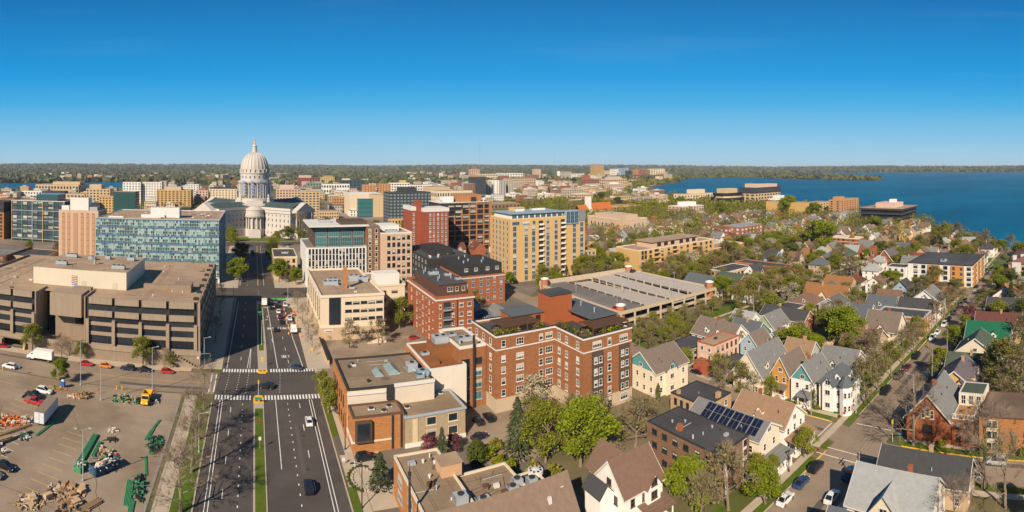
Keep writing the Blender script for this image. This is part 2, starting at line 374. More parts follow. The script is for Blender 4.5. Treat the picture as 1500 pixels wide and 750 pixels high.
mk.prism([(1.2,164.6),(4.0,164.6),(4.2,184),(3.6,251),(1.0,251),(0.9,184)], 0, .13)
for (x0,x1) in ((-11.95,-11.6),(18.2,18.5)): mk.prism(rect(x0,x1,40,143), 0, .17)
for (ya,yb) in ((55.1,55.4),(43.7,43.95)):
    for (xa,xb) in ((60,104),(125,255),(272,408)): mk.prism(rect(xa,xb,ya,yb), 0, .14)
for r in (rect(118.7,119,61,74),rect(110.9,111.2,62,80),rect(-140,-20,164,164.3)): mk.prism(r, 0, .14)
struct(mk.build('kerb', M_kerb))
yk = MB()
yk.prism([(-.35,143.2),(2.55,143.2),(2.55,146.2),(2.2,147.6),(1.1,148.1),(0,147.6),(-.35,146.2)], 0, .135)
yk.prism([(.9,166.5),(4.1,166.5),(4.05,164.6),(3.4,163.8),(1.6,163.8),(.95,164.6)], 0, .135)
for r in (rect(118.6,118.72,60,74), rect(-24,-20,164,164.35), rect(96,106,55.05,55.2), rect(135,143,43.6,43.75), rect(180,187,55.05,55.2), rect(114.5,114.7,8,40)): yk.prism(r, 0, .15)
struct(yk.build('kerb_yellow', M_yel))
br_ = MB()
for r in (rect(.2,.9,144.2,145.4), rect(1.3,2.0,144.2,145.4), rect(1.5,2.2,165.2,166.2), rect(2.7,3.4,165.2,166.2), rect(.4,1.9,133,134)): br_.prism(r, 0, .17)
struct(br_.build('tactile_paving', mat('tactile red', (.22,.07,.03))))
# ------------------------------------------------------------------ windows
G_dark = glassy('window glass dark', (0.018, 0.024, 0.032), rough=.12)
G_mid = glassy('window glass sky', (0.05, 0.085, 0.11), rough=.10)
G_pale = glassy('window glass pale', (0.13, 0.17, 0.18), rough=.15)
G_teal = glassy('window glass teal', (0.03, 0.12, 0.12), rough=.10)
T_white = mat('white trim', (0.60, 0.56, 0.51), var=.05)
T_cream = mat('cream trim', (0.62, 0.52, 0.38), var=.06)
T_dark = mat('dark trim', (0.035, 0.032, 0.032), var=.1)
T_grey = mat('grey metal', (0.34, 0.36, 0.38), var=.08, rough=.45)
T_brown = mat('brown trim', (0.12, 0.06, 0.035), var=.1)
T_blue = mat('blue grey metal', (0.26, 0.33, 0.38), var=.06, rough=.5)
STY = {'white': (T_white, G_dark), 'cream': (T_cream, G_dark), 'dark': (T_dark, G_dark), 'grey': (T_grey, G_mid), 'teal': (T_grey, G_teal), 'brown': (T_brown, G_dark), 'blue': (T_blue, G_mid), 'pale': (T_white, G_pale), 'darkmid': (T_dark, G_mid)}
WM = {}
def shape_window(b, w, h, nx, nz, fr=.11, dep=.07, ox=0, oz=0, T=None, sill=True):
    "frame, glazing bars, sill and glass; outward is -y. T maps a local point to where it goes"
    T = T or (lambda p: p)
    def bx(x0,x1,y0,y1,z0,z1,mi):
        v = [(x0,y0,z0),(x1,y0,z0),(x1,y1,z0),(x0,y1,z0),(x0,y0,z1),(x1,y0,z1),(x1,y1,z1),(x0,y1,z1)]
        b.add([T((p[0]+ox,p[1],p[2]+oz)) for p in v], [(0,1,5,4),(1,2,6,5),(3,0,4,7),(4,5,6,7),(3,2,1,0)], mi)
    a, c = w/2, h/2
    bx(-a,-a+fr,-dep,0,-c,c,0); bx(a-fr,a,-dep,0,-c,c,0); bx(-a+fr,a-fr,-dep,0,c-fr,c,0); bx(-a+fr,a-fr,-dep,0,-c,-c+fr,0)
    for i in range(1,nx): x = -a+w*i/nx; bx(x-fr*.35,x+fr*.35,-dep*.8,0,-c+fr,c-fr,0)
    for i in range(1,nz): z = -c+h*i/nz; bx(-a+fr,a-fr,-dep*.75,0,z-fr*.35,z+fr*.35,0)
    if sill: bx(-a-.08,a+.08,-dep*2,-.001,-c-.16,-c-.002,0)
    b.add([T((p[0]+ox,-.02,p[1]+oz)) for p in ((-a+fr,-c+fr),(a-fr,-c+fr),(a-fr,c-fr),(-a+fr,c-fr))], [(0,1,2,3)], 1)
M_blind = mat('window blind', (.42,.39,.33), var=0, objrand=.3)
def win_mesh(w, h, sty, nx=1, nz=1, fr=.11, blind=0):
    k = (round(w,2), round(h,2), sty, nx, nz, fr, blind)
    if k not in WM:
        b = MB(); shape_window(b, w, h, nx, nz, fr)
        if blind: z_ = h/2-fr-(h-2*fr)*blind; b.add([(-w/2+fr,-.026,z_),(w/2-fr,-.026,z_),(w/2-fr,-.026,h/2-fr),(-w/2+fr,-.026,h/2-fr)],[(0,1,2,3)],2)
        WM[k] = b.mesh('window', [*STY[sty], M_blind])
    return WM[k]
ROT = {'S': 0.0, 'W': -pi/2, 'E': pi/2, 'N': pi}
def lin(a, b, n): return [a + (b-a)*(i+.5)/n for i in range(n)]
M_stain = mat('roof stain', (.15,.11,.075), var=.2, scale=1.5)
OCC = []
class Bld:
    "one building: an Empty at its base, with walls, roof, windows ... as its parts"
    def __init__(s, name, label, x0, x1, y0, y1, h, group=None, cat='building', z0=0.0):
        s.c = ((x0+x1)/2, (y0+y1)/2); s.r = thing(name, label, cat, (s.c[0], s.c[1], 0), 0, group)
        s.x0, s.x1, s.y0, s.y1, s.h, s.z0 = x0, x1, y0, y1, h, z0; s.nw = 0; s.over = {}; OCC.append((x0,x1,y0,y1))
    def L(s, x0, x1, y0, y1): return x0-s.c[0], x1-s.c[0], y0-s.c[1], y1-s.c[1]
    def part(s, name, mb, m, smooth=False):
        return mb.build(name, m, s.r, smooth=smooth)
    def box(s, name, x0, x1, y0, y1, z0, z1, m, parent=None):
        b = MB(); b.box(*s.L(x0,x1,y0,y1), z0, z1); return b.build(name, m, parent or s.r)
    def shell(s, wall, roof, par=.7, parm=None, cap=.0, x=None):
        x0,x1,y0,y1 = x or (s.x0,s.x1,s.y0,s.y1)
        t = .35
        w = MB(); a = s.L(x0,x1,y0,y1); w.box(*a, s.z0, s.h-par); s.wall = w.build('wall', wall, s.r)
        r = MB(); r.box(a[0]+t,a[1]-t,a[2]+t,a[3]-t, s.h-par, s.h-par+.12); s.roof = r.build('roof', roof, s.r)
        p = MB(); e = cap
        for (u0,u1,v0,v1) in ((a[0]-e,a[1]+e,a[2]-e,a[2]+t),(a[0]-e,a[1]+e,a[3]-t,a[3]+e),(a[0]-e,a[0]+t,a[2]+t,a[3]-t),(a[1]-t,a[1]+e,a[2]+t,a[3]-t)):
            p.box(u0,u1,v0,v1,s.h-par,s.h)
        p.build('parapet', parm or wall, s.r); return s
    def wins(s, face, us, zs, w, h, sty='white', nx=1, nz=1, at=None, fr=.11, skip=None, name='window'):
        at = {'S': s.y0, 'W': s.x0, 'E': s.x1, 'N': s.y1}[face] if at is None else at
        rw_ = random.Random(int(s.x0*7+s.y0*3+len(us))); mes = [win_mesh(w, h, sty, nx, nz, fr, bl) for bl in (0,0,0,0,0,.45,.3,.75)]
        for z in zs:
            for u in us:
                if skip and skip(u, z): continue
                p = (u - s.c[0], at - s.c[1], z) if face in 'SN' else (at - s.c[0], u - s.c[1], z)
                s.nw += 1
                if s.nw <= 100: put(name, rw_.choice(mes), s.r, p, ROT[face])
                else:
                    b = s.over.setdefault(sty, MB()); ca, sa = cos(ROT[face]), sin(ROT[face])
                    shape_window(b, w, h, nx, nz, fr, T=lambda q: (p[0]+q[0]*ca-q[1]*sa, p[1]+q[0]*sa+q[1]*ca, p[2]+q[2]))
        return s
    def done(s):
        for sty, b in s.over.items():
            o = b.build('window', STY[sty], s.r); o['kind'] = 'stuff'
        return s.r
    def hvac(s, x, y, w, d, h, z=None, m=None):
        z = (s.h-.5) if z is None else z
        b = MB(); a = s.L(x-w/2,x+w/2,y-d/2,y+d/2); b.box(*a, z+.25, z+h); b.box(a[0]+.2,a[1]-.2,a[2]+.2,a[3]-.2,z,z+.25)
        n = max(1, int(w/1.6))
        for i in range(n):
            cx = a[0]+(a[1]-a[0])*(i+.5)/n; b.lathe([(.55,0),(.6,.22),(.3,.24)], 10, 1, (cx,(a[2]+a[3])/2,z+h))
        for k in range(4): b.box(a[0]-.03,a[0]-.01,a[2]+.2,a[3]-.2,z+.5+k*.3,z+.6+k*.3,1)
        return b.build('rooftop_unit', [m or T_grey, T_dark], s.r)
    def clutter(s, x0, x1, y0, y1, z, n=10, seed=1, seams=8):
        r = random.Random(seed)
        for i in range(n):
            x, y, k = r.uniform(x0+1,x1-1), r.uniform(y0+1,y1-1), r.random(); q = MB(); lx, ly = x-s.c[0], y-s.c[1]
            if k < .4: q.tube((lx,ly,z),(lx,ly,z+r.uniform(.4,1.0)),.13,.13,7); q.build('roof_vent', r.choice((T_grey,T_dark,T_white)), s.r)
            elif k < .65: w = r.uniform(.4,.9); q.box(lx-w,lx+w,ly-w*.7,ly+w*.7,z,z+r.uniform(.3,.7)); q.build('roof_hatch', r.choice((T_grey,T_white,T_brown)), s.r)
            elif k < .8: L = r.uniform(2,6); q.tube((lx-L/2,ly,z+.15),(lx+L/2,ly,z+.15),.08,n=5); q.build('roof_pipe', T_grey, s.r)
            else: rr = r.uniform(.6,1.8); q.face([(lx+rr*cos(t*.7)*r.uniform(.7,1.1),ly+rr*sin(t*.7)*r.uniform(.7,1.1),z+.006) for t in range(9)]); q.build('roof_stain', M_stain, s.r)
        for i in range(seams):
            q = MB()
            if r.random() < .5: y = r.uniform(y0+1,y1-1); q.box(*s.L(x0+.3,x1-.3,y-.05,y+.05),z,z+.02)
            else: x = r.uniform(x0+1,x1-1); q.box(*s.L(x-.05,x+.05,y0+.3,y1-.3),z,z+.02+i*.0005)
            q.build('roof_seam', M_stain, s.r)
    def pipes(s, pts, r=.18, h=1.0, m=None, z=None):
        for x, y in pts:
            b = MB(); zz = (s.h-.6) if z is None else z
            b.tube((x-s.c[0],y-s.c[1],zz),(x-s.c[0],y-s.c[1],zz+h),r); b.tube((x-s.c[0],y-s.c[1],zz+h),(x-s.c[0],y-s.c[1],zz+h+.25),r*1.6)
            b.build('roof_vent', m or T_grey, s.r)

# ------------------------------------------------------------------ houses
RF = {k: mat('shingle '+k, c, rough=.9, var=.15, scale=1.1, streak=.12) for k, c in dict(grey=(.17,.165,.16), dark=(.055,.054,.056), brown=(.17,.10,.07), tan=(.27,.165,.10), green=(.065,.085,.06), emerald=(.01,.11,.055), red=(.20,.05,.03), rust=(.26,.12,.045), taupe=(.165,.125,.10), slate=(.095,.105,.115), pale=(.30,.30,.29), orange=(.42,.12,.03), maroon=(.12,.045,.035), plum=(.12,.10,.11)).items()}
for _k, _m in RF.items():
    _n = _m.node_tree.nodes; _L = _m.node_tree.links; _b = _n['Principled BSDF']; _src = _b.inputs['Base Color'].links[0].from_socket
    _g = _n.new('ShaderNodeNewGeometry'); _w = _n.new('ShaderNodeTexWave'); _w.wave_type = 'BANDS'; _w.bands_direction = 'Z'; _w.inputs['Scale'].default_value = 1.7; _w.inputs['Distortion'].default_value = 1.2; _w.inputs['Detail'].default_value = 3; _w.inputs['Detail Scale'].default_value = 3
    _r = _n.new('ShaderNodeMapRange'); _r.inputs['To Min'].default_value = .90; _r.inputs['To Max'].default_value = 1.05; _v = _n.new('ShaderNodeVectorMath'); _v.operation = 'SCALE'
    _L.new(_g.outputs['Position'], _w.inputs['Vector']); _L.new(_w.outputs['Fac'], _r.inputs['Value']); _L.new(_src, _v.inputs[0]); _L.new(_r.outputs[0], _v.inputs['Scale']); _L.new(_v.outputs[0], _b.inputs['Base Color'])
WL = {k: mat('siding '+k, c, rough=.75, var=.06, scale=.8, streak=.06) for k, c in dict(white=(.74,.69,.63), cream=(.68,.57,.42), yellow=(.58,.38,.14), tan=(.46,.32,.20), pink=(.60,.40,.30), blue=(.30,.40,.46), grey=(.38,.38,.37), orange=(.52,.25,.06), green=(.28,.38,.20), stone=(.42,.36,.28), teal=(.10,.26,.27), brown=(.22,.13,.08), sage=(.30,.31,.24)).items()}
B_red = brick('brick red', (.33,.105,.045)); B_orange = brick('brick orange', (.44,.185,.065)); B_dark = brick('brick dark', (.20,.075,.045)); B_tan = brick('brick tan', (.47,.31,.17)); B_brown = brick('brick brown', (.22,.12,.07))
WL.update(brick=B_red, brickorange=B_orange, brickdark=B_dark, bricktan=B_tan)
def gable(b, x0, x1, y0, y1, ze, zr, axis, mi=0, ov=.45, th=.18, wallmi=None, wz=None):
    "two roof slopes with thickness; ridge along axis"
    if axis == 'x':
        ym = (y0+y1)/2; k = (zr-ze)/((y1-y0)/2); e = ov*k
        A = [(x0-ov,y0-ov,ze-e),(x1+ov,y0-ov,ze-e),(x1+ov,ym,zr),(x0-ov,ym,zr)]; Bq = [(x0-ov,ym,zr),(x1+ov,ym,zr),(x1+ov,y1+ov,ze-e),(x0-ov,y1+ov,ze-e)]
    else:
        xm = (x0+x1)/2; k = (zr-ze)/((x1-x0)/2); e = ov*k
        A = [(x0-ov,y1+ov,ze-e),(x0-ov,y0-ov,ze-e),(xm,y0-ov,zr),(xm,y1+ov,zr)]; Bq = [(xm,y1+ov,zr),(xm,y0-ov,zr),(x1+ov,y0-ov,ze-e),(x1+ov,y1+ov,ze-e)]
    for q in (A, Bq):
        v = [(p[0],p[1],p[2]+th) for p in q] + q
        b.add(v, [(0,1,2,3),(7,6,5,4),(0,4,5,1),(1,5,6,2),(2,6,7,3),(3,7,4,0)], mi)
def gable_wall(b, x0, x1, y0, y1, z0, ze, zr, axis, mi=0, gmi=None):
    gmi = mi if gmi is None else gmi
    b.box(x0,x1,y0,y1,z0,ze,mi)
    if axis == 'x':
        ym = (y0+y1)/2
        for x, s in ((x0,1),(x1,-1)):
            p = [(x,y1,ze),(x,y0,ze),(x,ym,zr-.02)]; b.face(p if s > 0 else p[::-1], gmi)
    else:
        xm = (x0+x1)/2
        for y, s in ((y0,1),(y1,-1)):
            p = [(x0,y,ze),(x1,y,ze),(xm,y,zr-.02)]; b.face(p if s > 0 else p[::-1], gmi)
def hip(b, x0, x1, y0, y1, ze, zr, mi=0, ov=.5):
    x0-=ov; x1+=ov; y0-=ov; y1+=ov; w, d = x1-x0, y1-y0; xm, ym = (x0+x1)/2, (y0+y1)/2
    if w >= d: r0, r1 = (x0+d/2*.95,ym,zr), (x1-d/2*.95,ym,zr)
    else: r0, r1 = (xm,y0+w/2*.95,zr), (xm,y1-w/2*.95,zr)
    c = [(x0,y0,ze),(x1,y0,ze),(x1,y1,ze),(x0,y1,ze)]
    if w >= d: fs = [(c[0],c[1],r1,r0),(c[1],c[2],r1),(c[2],c[3],r0,r1),(c[3],c[0],r0)]
    else: fs = [(c[0],c[1],r0),(c[1],c[2],r1,r0),(c[2],c[3],r1),(c[3],c[0],r0,r1)]
    for f in fs: b.face(f, mi)
    b.box(x0,x1,y0,y1,ze-.2,ze-.002,mi)
def house(label, x0, x1, y0, y1, ze, zr, ridge='x', wall='white', roof='grey', gcol=None, dorm=(), cross=None, porch=None, chim=1, wins=2, sty='white', name='gabled_house', group=None, seed=0, trim=None, hiproof=False, floors=2):
    "dorm: (face, position 0-1); cross: (face, centre 0-1, width); porch: (face, a, b 0-1, depth)"
    r = random.Random(seed * 7 + int(x0 * 13 + y0 * 5)); cx, cy = (x0+x1)/2, (y0+y1)/2
    root = thing(name, label, 'house', (cx,cy,0), 0, group); OCC.append((x0-1,x1+1,y0-1,y1+1))
    X0,X1,Y0,Y1 = x0-cx,x1-cx,y0-cy,y1-cy
    w = MB(); mats = [WL[wall], WL[gcol or wall]]
    if hiproof: w.box(X0,X1,Y0,Y1,0,ze)
    else: gable_wall(w, X0,X1,Y0,Y1,0,ze,zr,ridge,0,1)
    rb = MB()
    if hiproof: hip(rb, X0,X1,Y0,Y1,ze,zr)
    else: gable(rb, X0,X1,Y0,Y1,ze,zr,ridge)
    if cross:
        face, c, cw = cross; hz = min(zr-.25, ze+cw*.62); dp = .9
        if face in 'WE':
            yc = Y0+(Y1-Y0)*c; xa, xb = (X0-dp, 0) if face == 'W' else (0, X1+dp)
            gable_wall(w, xa,xb,yc-cw/2,yc+cw/2,0,ze+.05,hz,'x',0,1); gable(rb, xa,xb,yc-cw/2,yc+cw/2,ze+.05,hz,'x',ov=.35)
        else:
            xc = X0+(X1-X0)*c; ya, yb = (Y0-dp, 0) if face == 'S' else (0, Y1+dp)
            gable_wall(w, xc-cw/2,xc+cw/2,ya,yb,0,ze+.05,hz,'y',0,1); gable(rb, xc-cw/2,xc+cw/2,ya,yb,ze+.05,hz,'y',ov=.35)
    w.build('wall', mats, root); ro = rb.build('roof', RF[roof], root)
    if hypot(cx,cy) < 235 and not hiproof:
        tb = MB(); ov, e_ = .45, .07
        if ridge == 'x':
            ym = (Y0+Y1)/2; k = (zr-ze)/((Y1-Y0)/2)
            for x in (X0-ov-e_, X1+ov+.0):
                for yy in (Y0-ov,Y1+ov):
                    za, zb = ze-ov*k, zr; lo = [(x,yy,za-.22),(x+e_,yy,za-.22),(x+e_,yy,za+.2),(x,yy,za+.2)]; hi = [(x,ym,zb-.22),(x+e_,ym,zb-.22),(x+e_,ym,zb+.2),(x,ym,zb+.2)]; tb.add(lo+hi, [(0,1,5,4),(1,2,6,5),(2,3,7,6),(3,0,4,7)])
            for yy in (Y0-ov-.1,Y1+ov+.02): tb.box(X0-ov,X1+ov,yy,yy+.08,ze-ov*k-.08,ze-ov*k+.17)
        else:
            xm = (X0+X1)/2; k = (zr-ze)/((X1-X0)/2)
            for y in (Y0-ov-e_, Y1+ov+.0):
                for xx in (X0-ov,X1+ov):
                    za, zb = ze-ov*k, zr; lo = [(xx,y,za-.22),(xx,y+e_,za-.22),(xx,y+e_,za+.2),(xx,y,za+.2)]; hi = [(xm,y,zb-.22),(xm,y+e_,zb-.22),(xm,y+e_,zb+.2),(xm,y,zb+.2)]; tb.add(lo+hi, [(4,5,1,0),(5,6,2,1),(6,7,3,2),(7,4,0,3)])
            for xx in (X0-ov-.1,X1+ov+.02): tb.box(xx,xx+.08,Y0-ov,Y1+ov,ze-ov*k-.08,ze-ov*k+.17)
        tb.build('roof_trim', T_white if wall != 'brick' else T_cream, root)['kind'] = 'thing'
        for q_ in range(r.randint(1,3)):
            vb = MB(); t = r.uniform(.25,.7); sd_ = r.choice((-1,1))
            if ridge == 'x': vx, vy, vz = X0+(X1-X0)*r.uniform(.2,.8), (Y0+Y1)/2-(Y1-Y0)/2*(1-t)*sd_, ze+(zr-ze)*t
            else: vy, vx, vz = Y0+(Y1-Y0)*r.uniform(.2,.8), (X0+X1)/2-(X1-X0)/2*(1-t)*sd_, ze+(zr-ze)*t
            vb.tube((vx,vy,vz-.1),(vx,vy,vz+.75),.12,.12,6); vb.build('roof_vent', T_grey if r.random() < .5 else T_dark, root)
    def span(face): return (X0,X1) if face in 'SN' else (Y0,Y1)
    def rise(face, t):                              # roof height at fraction t up the slope
        return ze + (zr-ze)*t
    for face, c in dorm:
        dw, t = 1.7, .18
        d = MB(); k = ((zr-ze)/(((X1-X0) if face in 'WE' else (Y1-Y0))/2)); z0 = ze+(zr-ze)*t
        off = (z0-ze)/k
        if face in 'WE':
            yc = Y0+(Y1-Y0)*c; xa = X0+off if face == 'W' else X1-off; xb = xa+(2.6 if face == 'W' else -2.6)
            lo, hi = min(xa,xb), max(xa,xb); gable_wall(d,lo,hi,yc-dw/2,yc+dw/2,z0-.3,z0+1.35,z0+2.2,'x'); dd = MB(); gable(dd,lo,hi,yc-dw/2,yc+dw/2,z0+1.35,z0+2.2,'x',ov=.22,th=.1)
            pos = (xa,yc,z0+.75)
        else:
            xc = X0+(X1-X0)*c; ya = Y0+off if face == 'S' else Y1-off; yb = ya+(2.6 if face == 'S' else -2.6)
            lo, hi = min(ya,yb), max(ya,yb); gable_wall(d,xc-dw/2,xc+dw/2,lo,hi,z0-.3,z0+1.35,z0+2.2,'y'); dd = MB(); gable(dd,xc-dw/2,xc+dw/2,lo,hi,z0+1.35,z0+2.2,'y',ov=.22,th=.1)
            pos = (xc,ya,z0+.75)
        dm = d.build('dormer', WL[gcol or wall], root); dd.build('roof', RF[roof], dm); put('window', win_mesh(.9,1.0,sty), dm, pos, ROT[face])
    if chim:
        b = MB(); ch = zr+.9
        px_, py_ = ((X0+(X1-X0)*r.uniform(.3,.7), r.uniform(-.8,.8)) if ridge == 'x' else (r.uniform(-.8,.8), Y0+(Y1-Y0)*r.uniform(.3,.7)))
        b.box(px_-.4,px_+.4,py_-.35,py_+.35,zr-2.2,ch); b.box(px_-.5,px_+.5,py_-.45,py_+.45,ch,ch+.18); b.build('chimney', B_red if r.random() < .6 else B_tan, root)
    if porch:
        face, a, b2, dp = porch; pm = MB(); pr = MB(); zp = 2.75
        s0, s1 = span(face); u0, u1 = s0+(s1-s0)*a, s0+(s1-s0)*b2
        def RB(m, ua, ub, va, vb, za, zb, mi=0):     # v measured outward from the face
            if face == 'S': m.box(ua,ub,Y0-vb,Y0-va,za,zb,mi)
            elif face == 'W': m.box(X0-vb,X0-va,ua,ub,za,zb,mi)
            elif face == 'E': m.box(X1+va,X1+vb,ua,ub,za,zb,mi)
            else: m.box(ua,ub,Y1+va,Y1+vb,za,zb,mi)
        n = max(2, int((u1-u0)/2.2)+1)
        for i in range(n):
            u = u0+.15+(u1-u0-.3)*i/(n-1); RB(pm,u-.11,u+.11,dp-.3,dp-.08,.45,zp)
        RB(pm,u0,u1,.02,dp,.0,.45); RB(pm,u0+.1,u1-.1,dp-.22,dp-.14,1.15,1.25)
        pw = pm.build('porch', WL['white'], root)
        def q(u, v, z): return (u,Y0-v,z) if face == 'S' else (X0-v,u,z) if face == 'W' else (X1+v,u,z) if face == 'E' else (u,Y1+v,z)
        lo = [q(u0-.3,.02,zp+.75),q(u1+.3,.02,zp+.75),q(u1+.3,dp+.35,zp),q(u0-.3,dp+.35,zp)]
        v = [(p[0],p[1],p[2]+.16) for p in lo]+lo; pr.add(v, [(3,2,1,0),(4,5,6,7),(0,1,5,4),(1,2,6,5),(2,3,7,6),(3,0,4,7)]); pr.build('porch_roof', RF[roof], root)
    if wins:
        nfl = floors
        for face in 'SW':
            s0, s1 = span(face); n = max(2, int((s1-s0)/3.0)); at = Y0 if face == 'S' else X0
            for f in range(nfl):
                z = 1.75+f*(ze-.4)/nfl
                for u in lin(s0+.5,s1-.5,n):
                    if cross and cross[0] == face and abs(u-(s0+(s1-s0)*cross[1])) < cross[2]/2: continue
                    p = (u,at,z) if face == 'S' else (at,u,z)
                    put('window', win_mesh(1.0,1.5,sty,1,2), root, p, ROT[face])
            if (face == 'W') == (ridge == 'x') and not hiproof and zr-ze > 2:
                p = ((s0+s1)/2,at,ze+.9) if face == 'S' else (at,(s0+s1)/2,ze+.9)
                put('window', win_mesh(1.3,1.2,sty,2,1), root, p, ROT[face])
        if cross and cross[0] in 'SW':
            face, c, cw = cross; s0, s1 = span(face); u = s0+(s1-s0)*c
            for z in [1.75+f*(ze-.4)/nfl for f in range(nfl)]+[ze+.7]:
                p = (u,Y0-.9,z) if face == 'S' else (X0-.9,u,z); put('window', win_mesh(1.5,1.4,sty,2,1), root, p, ROT[face])
        dface = porch[0] if porch and porch[0] in 'SW' else 'S'
        b = MB(); b.box(-.5,.5,-.06,0,.05,2.1); b.box(-.62,.62,-.09,-.001,2.1,2.25,1)
        s0, s1 = span(dface); u = s0+(s1-s0)*.5
        b.build('door', [mat('door paint', (.16,.05,.03), objrand=.4), T_white], root, (u,Y0,0) if dface == 'S' else (X0,u,0), ROT[dface])
    return root

# ------------------------------------------------------------------ trees
M_bark = mat('bark', (0.20, 0.15, 0.105), var=.2, scale=2)
M_twig = mat('twigs', (0.21, 0.155, 0.105), var=0, island=.35, objrand=.15)
def leafm(name, a, b): return mat(name, a, rough=.7, var=0, island=.38, col2=b, objrand=.14, spec=.2)
LEAF = dict(spring=leafm('leaves spring', (.205,.205,.006), (.125,.140,.006)), bright=leafm('leaves bright', (.185,.205,.005), (.105,.135,.004)), olive=leafm('leaves budding', (.180,.158,.016), (.118,.118,.012)), deep=leafm('leaves deep', (.055,.075,.010), (.08,.09,.014)), spruce=leafm('needles', (.045,.055,.022), (.07,.08,.034)), plum=leafm('leaves purple', (.10,.022,.03), (.16,.04,.05)), bloom=leafm('blossom', (.50,.44,.34), (.30,.27,.14)), rustbud=leafm('buds rust', (.22,.12,.035), (.165,.11,.035)), haze=leafm('buds grey', (.18,.145,.048), (.135,.122,.028)))
def skeleton(r, h, spread, levels=4, trunk=.28, up=.55):
    "a leader with limbs from low on the trunk, so the crown fills an oval; branches as (p, q, r0, r1, level)"
    segs, tips = [], []
    def grow(p, d, L, rad, lv):
        for k in range(2):
            d2 = (d + Vector((r.uniform(-.2,.2), r.uniform(-.2,.2), r.uniform(-.06,.14)))).normalized(); q = p + d2*L/2
            segs.append((p.copy(), q.copy(), rad, rad*.8, lv)); p, d, rad = q, d2, rad*.8
            if k == 0 and lv >= 1 and lv < levels: branch(p, d, L*.62, rad*.55, lv+1, 1)
        if lv >= levels: tips.append((p.copy(), d.copy())); return
        branch(p, d, L*r.uniform(.62,.8), rad*r.uniform(.6,.72), lv+1, r.choice((2,2,3)))
    def branch(p, d, L, rad, lv, nb):
        a0 = r.uniform(0, 6.28); u = d.orthogonal().normalized(); w = d.cross(u)
        for i in range(nb):
            a = a0+6.283*i/nb+r.uniform(-.5,.5); tl = spread*r.uniform(.6,1.3)
            nd = d*cos(tl)+(u*cos(a)+w*sin(a))*sin(tl); nd.z += .10; nd.normalize(); grow(p, nd, L, rad, lv)
    p, d, rad = Vector((0,0,0)), Vector((r.uniform(-.05,.05),r.uniform(-.05,.05),1)).normalized(), h*.026
    n = 7; a = r.uniform(0,6.28)
    for i in range(n):
        q = p + (d + Vector((r.uniform(-.13,.13), r.uniform(-.13,.13), 0)))*h*.80/n
        segs.append((p.copy(), q.copy(), rad, rad*.84, 0)); p = q; rad *= .84
        f = (i+1)/n
        if f > trunk*.8:
            for k in range(r.choice((1,2,2))):
                a += 2.4+r.uniform(-.4,.4); el = .25+.75*f+r.uniform(-.15,.15)
                L = h*(.34*(1-(f-.52)**2*1.9))*r.uniform(.75,1.15)
                grow(p.copy(), Vector((cos(a)*cos(el), sin(a)*cos(el), sin(el))), L*.62, rad*.62, 2)
    tips.append((p.copy(), d.copy()))
    top = max(q.z for _,q,_,_,_ in segs); k = h/top
    return [(p*k, q*k, a*k, b*k, l) for p,q,a,b,l in segs], [(p*k, d) for p, d in tips]
def leafquad(b, p, s, r, mi=0):
    n = Vector((r.gauss(0,1), r.gauss(0,1), r.gauss(0,1)+.5)).normalized(); u = n.orthogonal().normalized(); v = n.cross(u); t = r.uniform(0, 6.28)
    u, v = u*cos(t)+v*sin(t), v*cos(t)-u*sin(t)
    b.face([p-u*s-v*s*.6, p+u*s*.9-v*s*.7, p+u*s*.8+v*s*.65, p-u*s*.7+v*s*.75], mi)
def tree_proto(seed, h, kind, dens=1.0, spread=.5, leaf=.32, twigs=1.0, trunk=.28, levels=4):
    r = random.Random(seed); segs, tips = skeleton(r, h, spread, levels, trunk)
    t = MB()
    for p,q,a,b_,l in segs: t.tube(p, q, a, b_, 6 if l < 2 else 4 if l < 4 else 3, 0, caps=False)
    c = MB()
    if twigs:
        for p, d in tips:
            for k in range(int(7*twigs)):
                e = (d + Vector((r.gauss(0,.6), r.gauss(0,.6), r.gauss(.12,.5)))).normalized(); L = h*r.uniform(.05,.13); w = .022*h/12
                side = e.orthogonal().normalized()*w; q = p + e*L
                c.face([p-side, p+side, q+side*.3, q-side*.3], 1)
                for j in range(2):
                    m = p + e*L*r.uniform(.3,.9); e2 = (e + Vector((r.gauss(0,.7), r.gauss(0,.7), r.gauss(0,.6)))).normalized(); q2 = m + e2*L*.6
                    c.face([m-side*.7, m+side*.7, q2], 1)
    if kind:
        for p, d in tips:
            if r.random() < .07: continue
            big = r.uniform(.5,1.5)
            for k in range(max(1, int(9*dens*big))):
                q = p + Vector((r.gauss(0,h*.045), r.gauss(0,h*.045), r.gauss(0,h*.036)))
                leafquad(c, q, leaf*r.uniform(.6,1.25)*h/12, r)
    return t.mesh('trunk', M_bark), c.mesh('crown', [LEAF[kind or 'haze'], M_twig])
def conifer_proto(seed, h, rad, kind='spruce', column=False):
    r = random.Random(seed); t = MB(); t.tube((0,0,0),(0,0,h*.95),h*.016,h*.003,6); c = MB()
    n = int(h*95)
    for i in range(n):
        f = r.random()**.75; z = h*(.06+.94*f)
        R = rad*((1-f)**.8+.03) if not column else rad*min(1,(1-f)*3.2+.1)*min(1,.55+f*3)
        lump = 1+.22*sin(5*z/h*6.28+seed)+.15*sin(r.randint(0,5)*1.3)
        a = r.uniform(0,6.283); rr = R*lump*sqrt(r.uniform(.25,1)); p = Vector((rr*cos(a), rr*sin(a), z-rr*.22))
        d = Vector((cos(a),sin(a),-.35)).normalized(); s = r.uniform(.28,.5)*h/9; side = Vector((-sin(a),cos(a),r.uniform(-.3,.3)))*s*.45
        c.face([p-d*s-side*.4, p-side*.9, p+d*s*.8, p+side*.9], 0)
    return t.mesh('trunk', M_bark), c.mesh('crown', [LEAF[kind], M_twig])
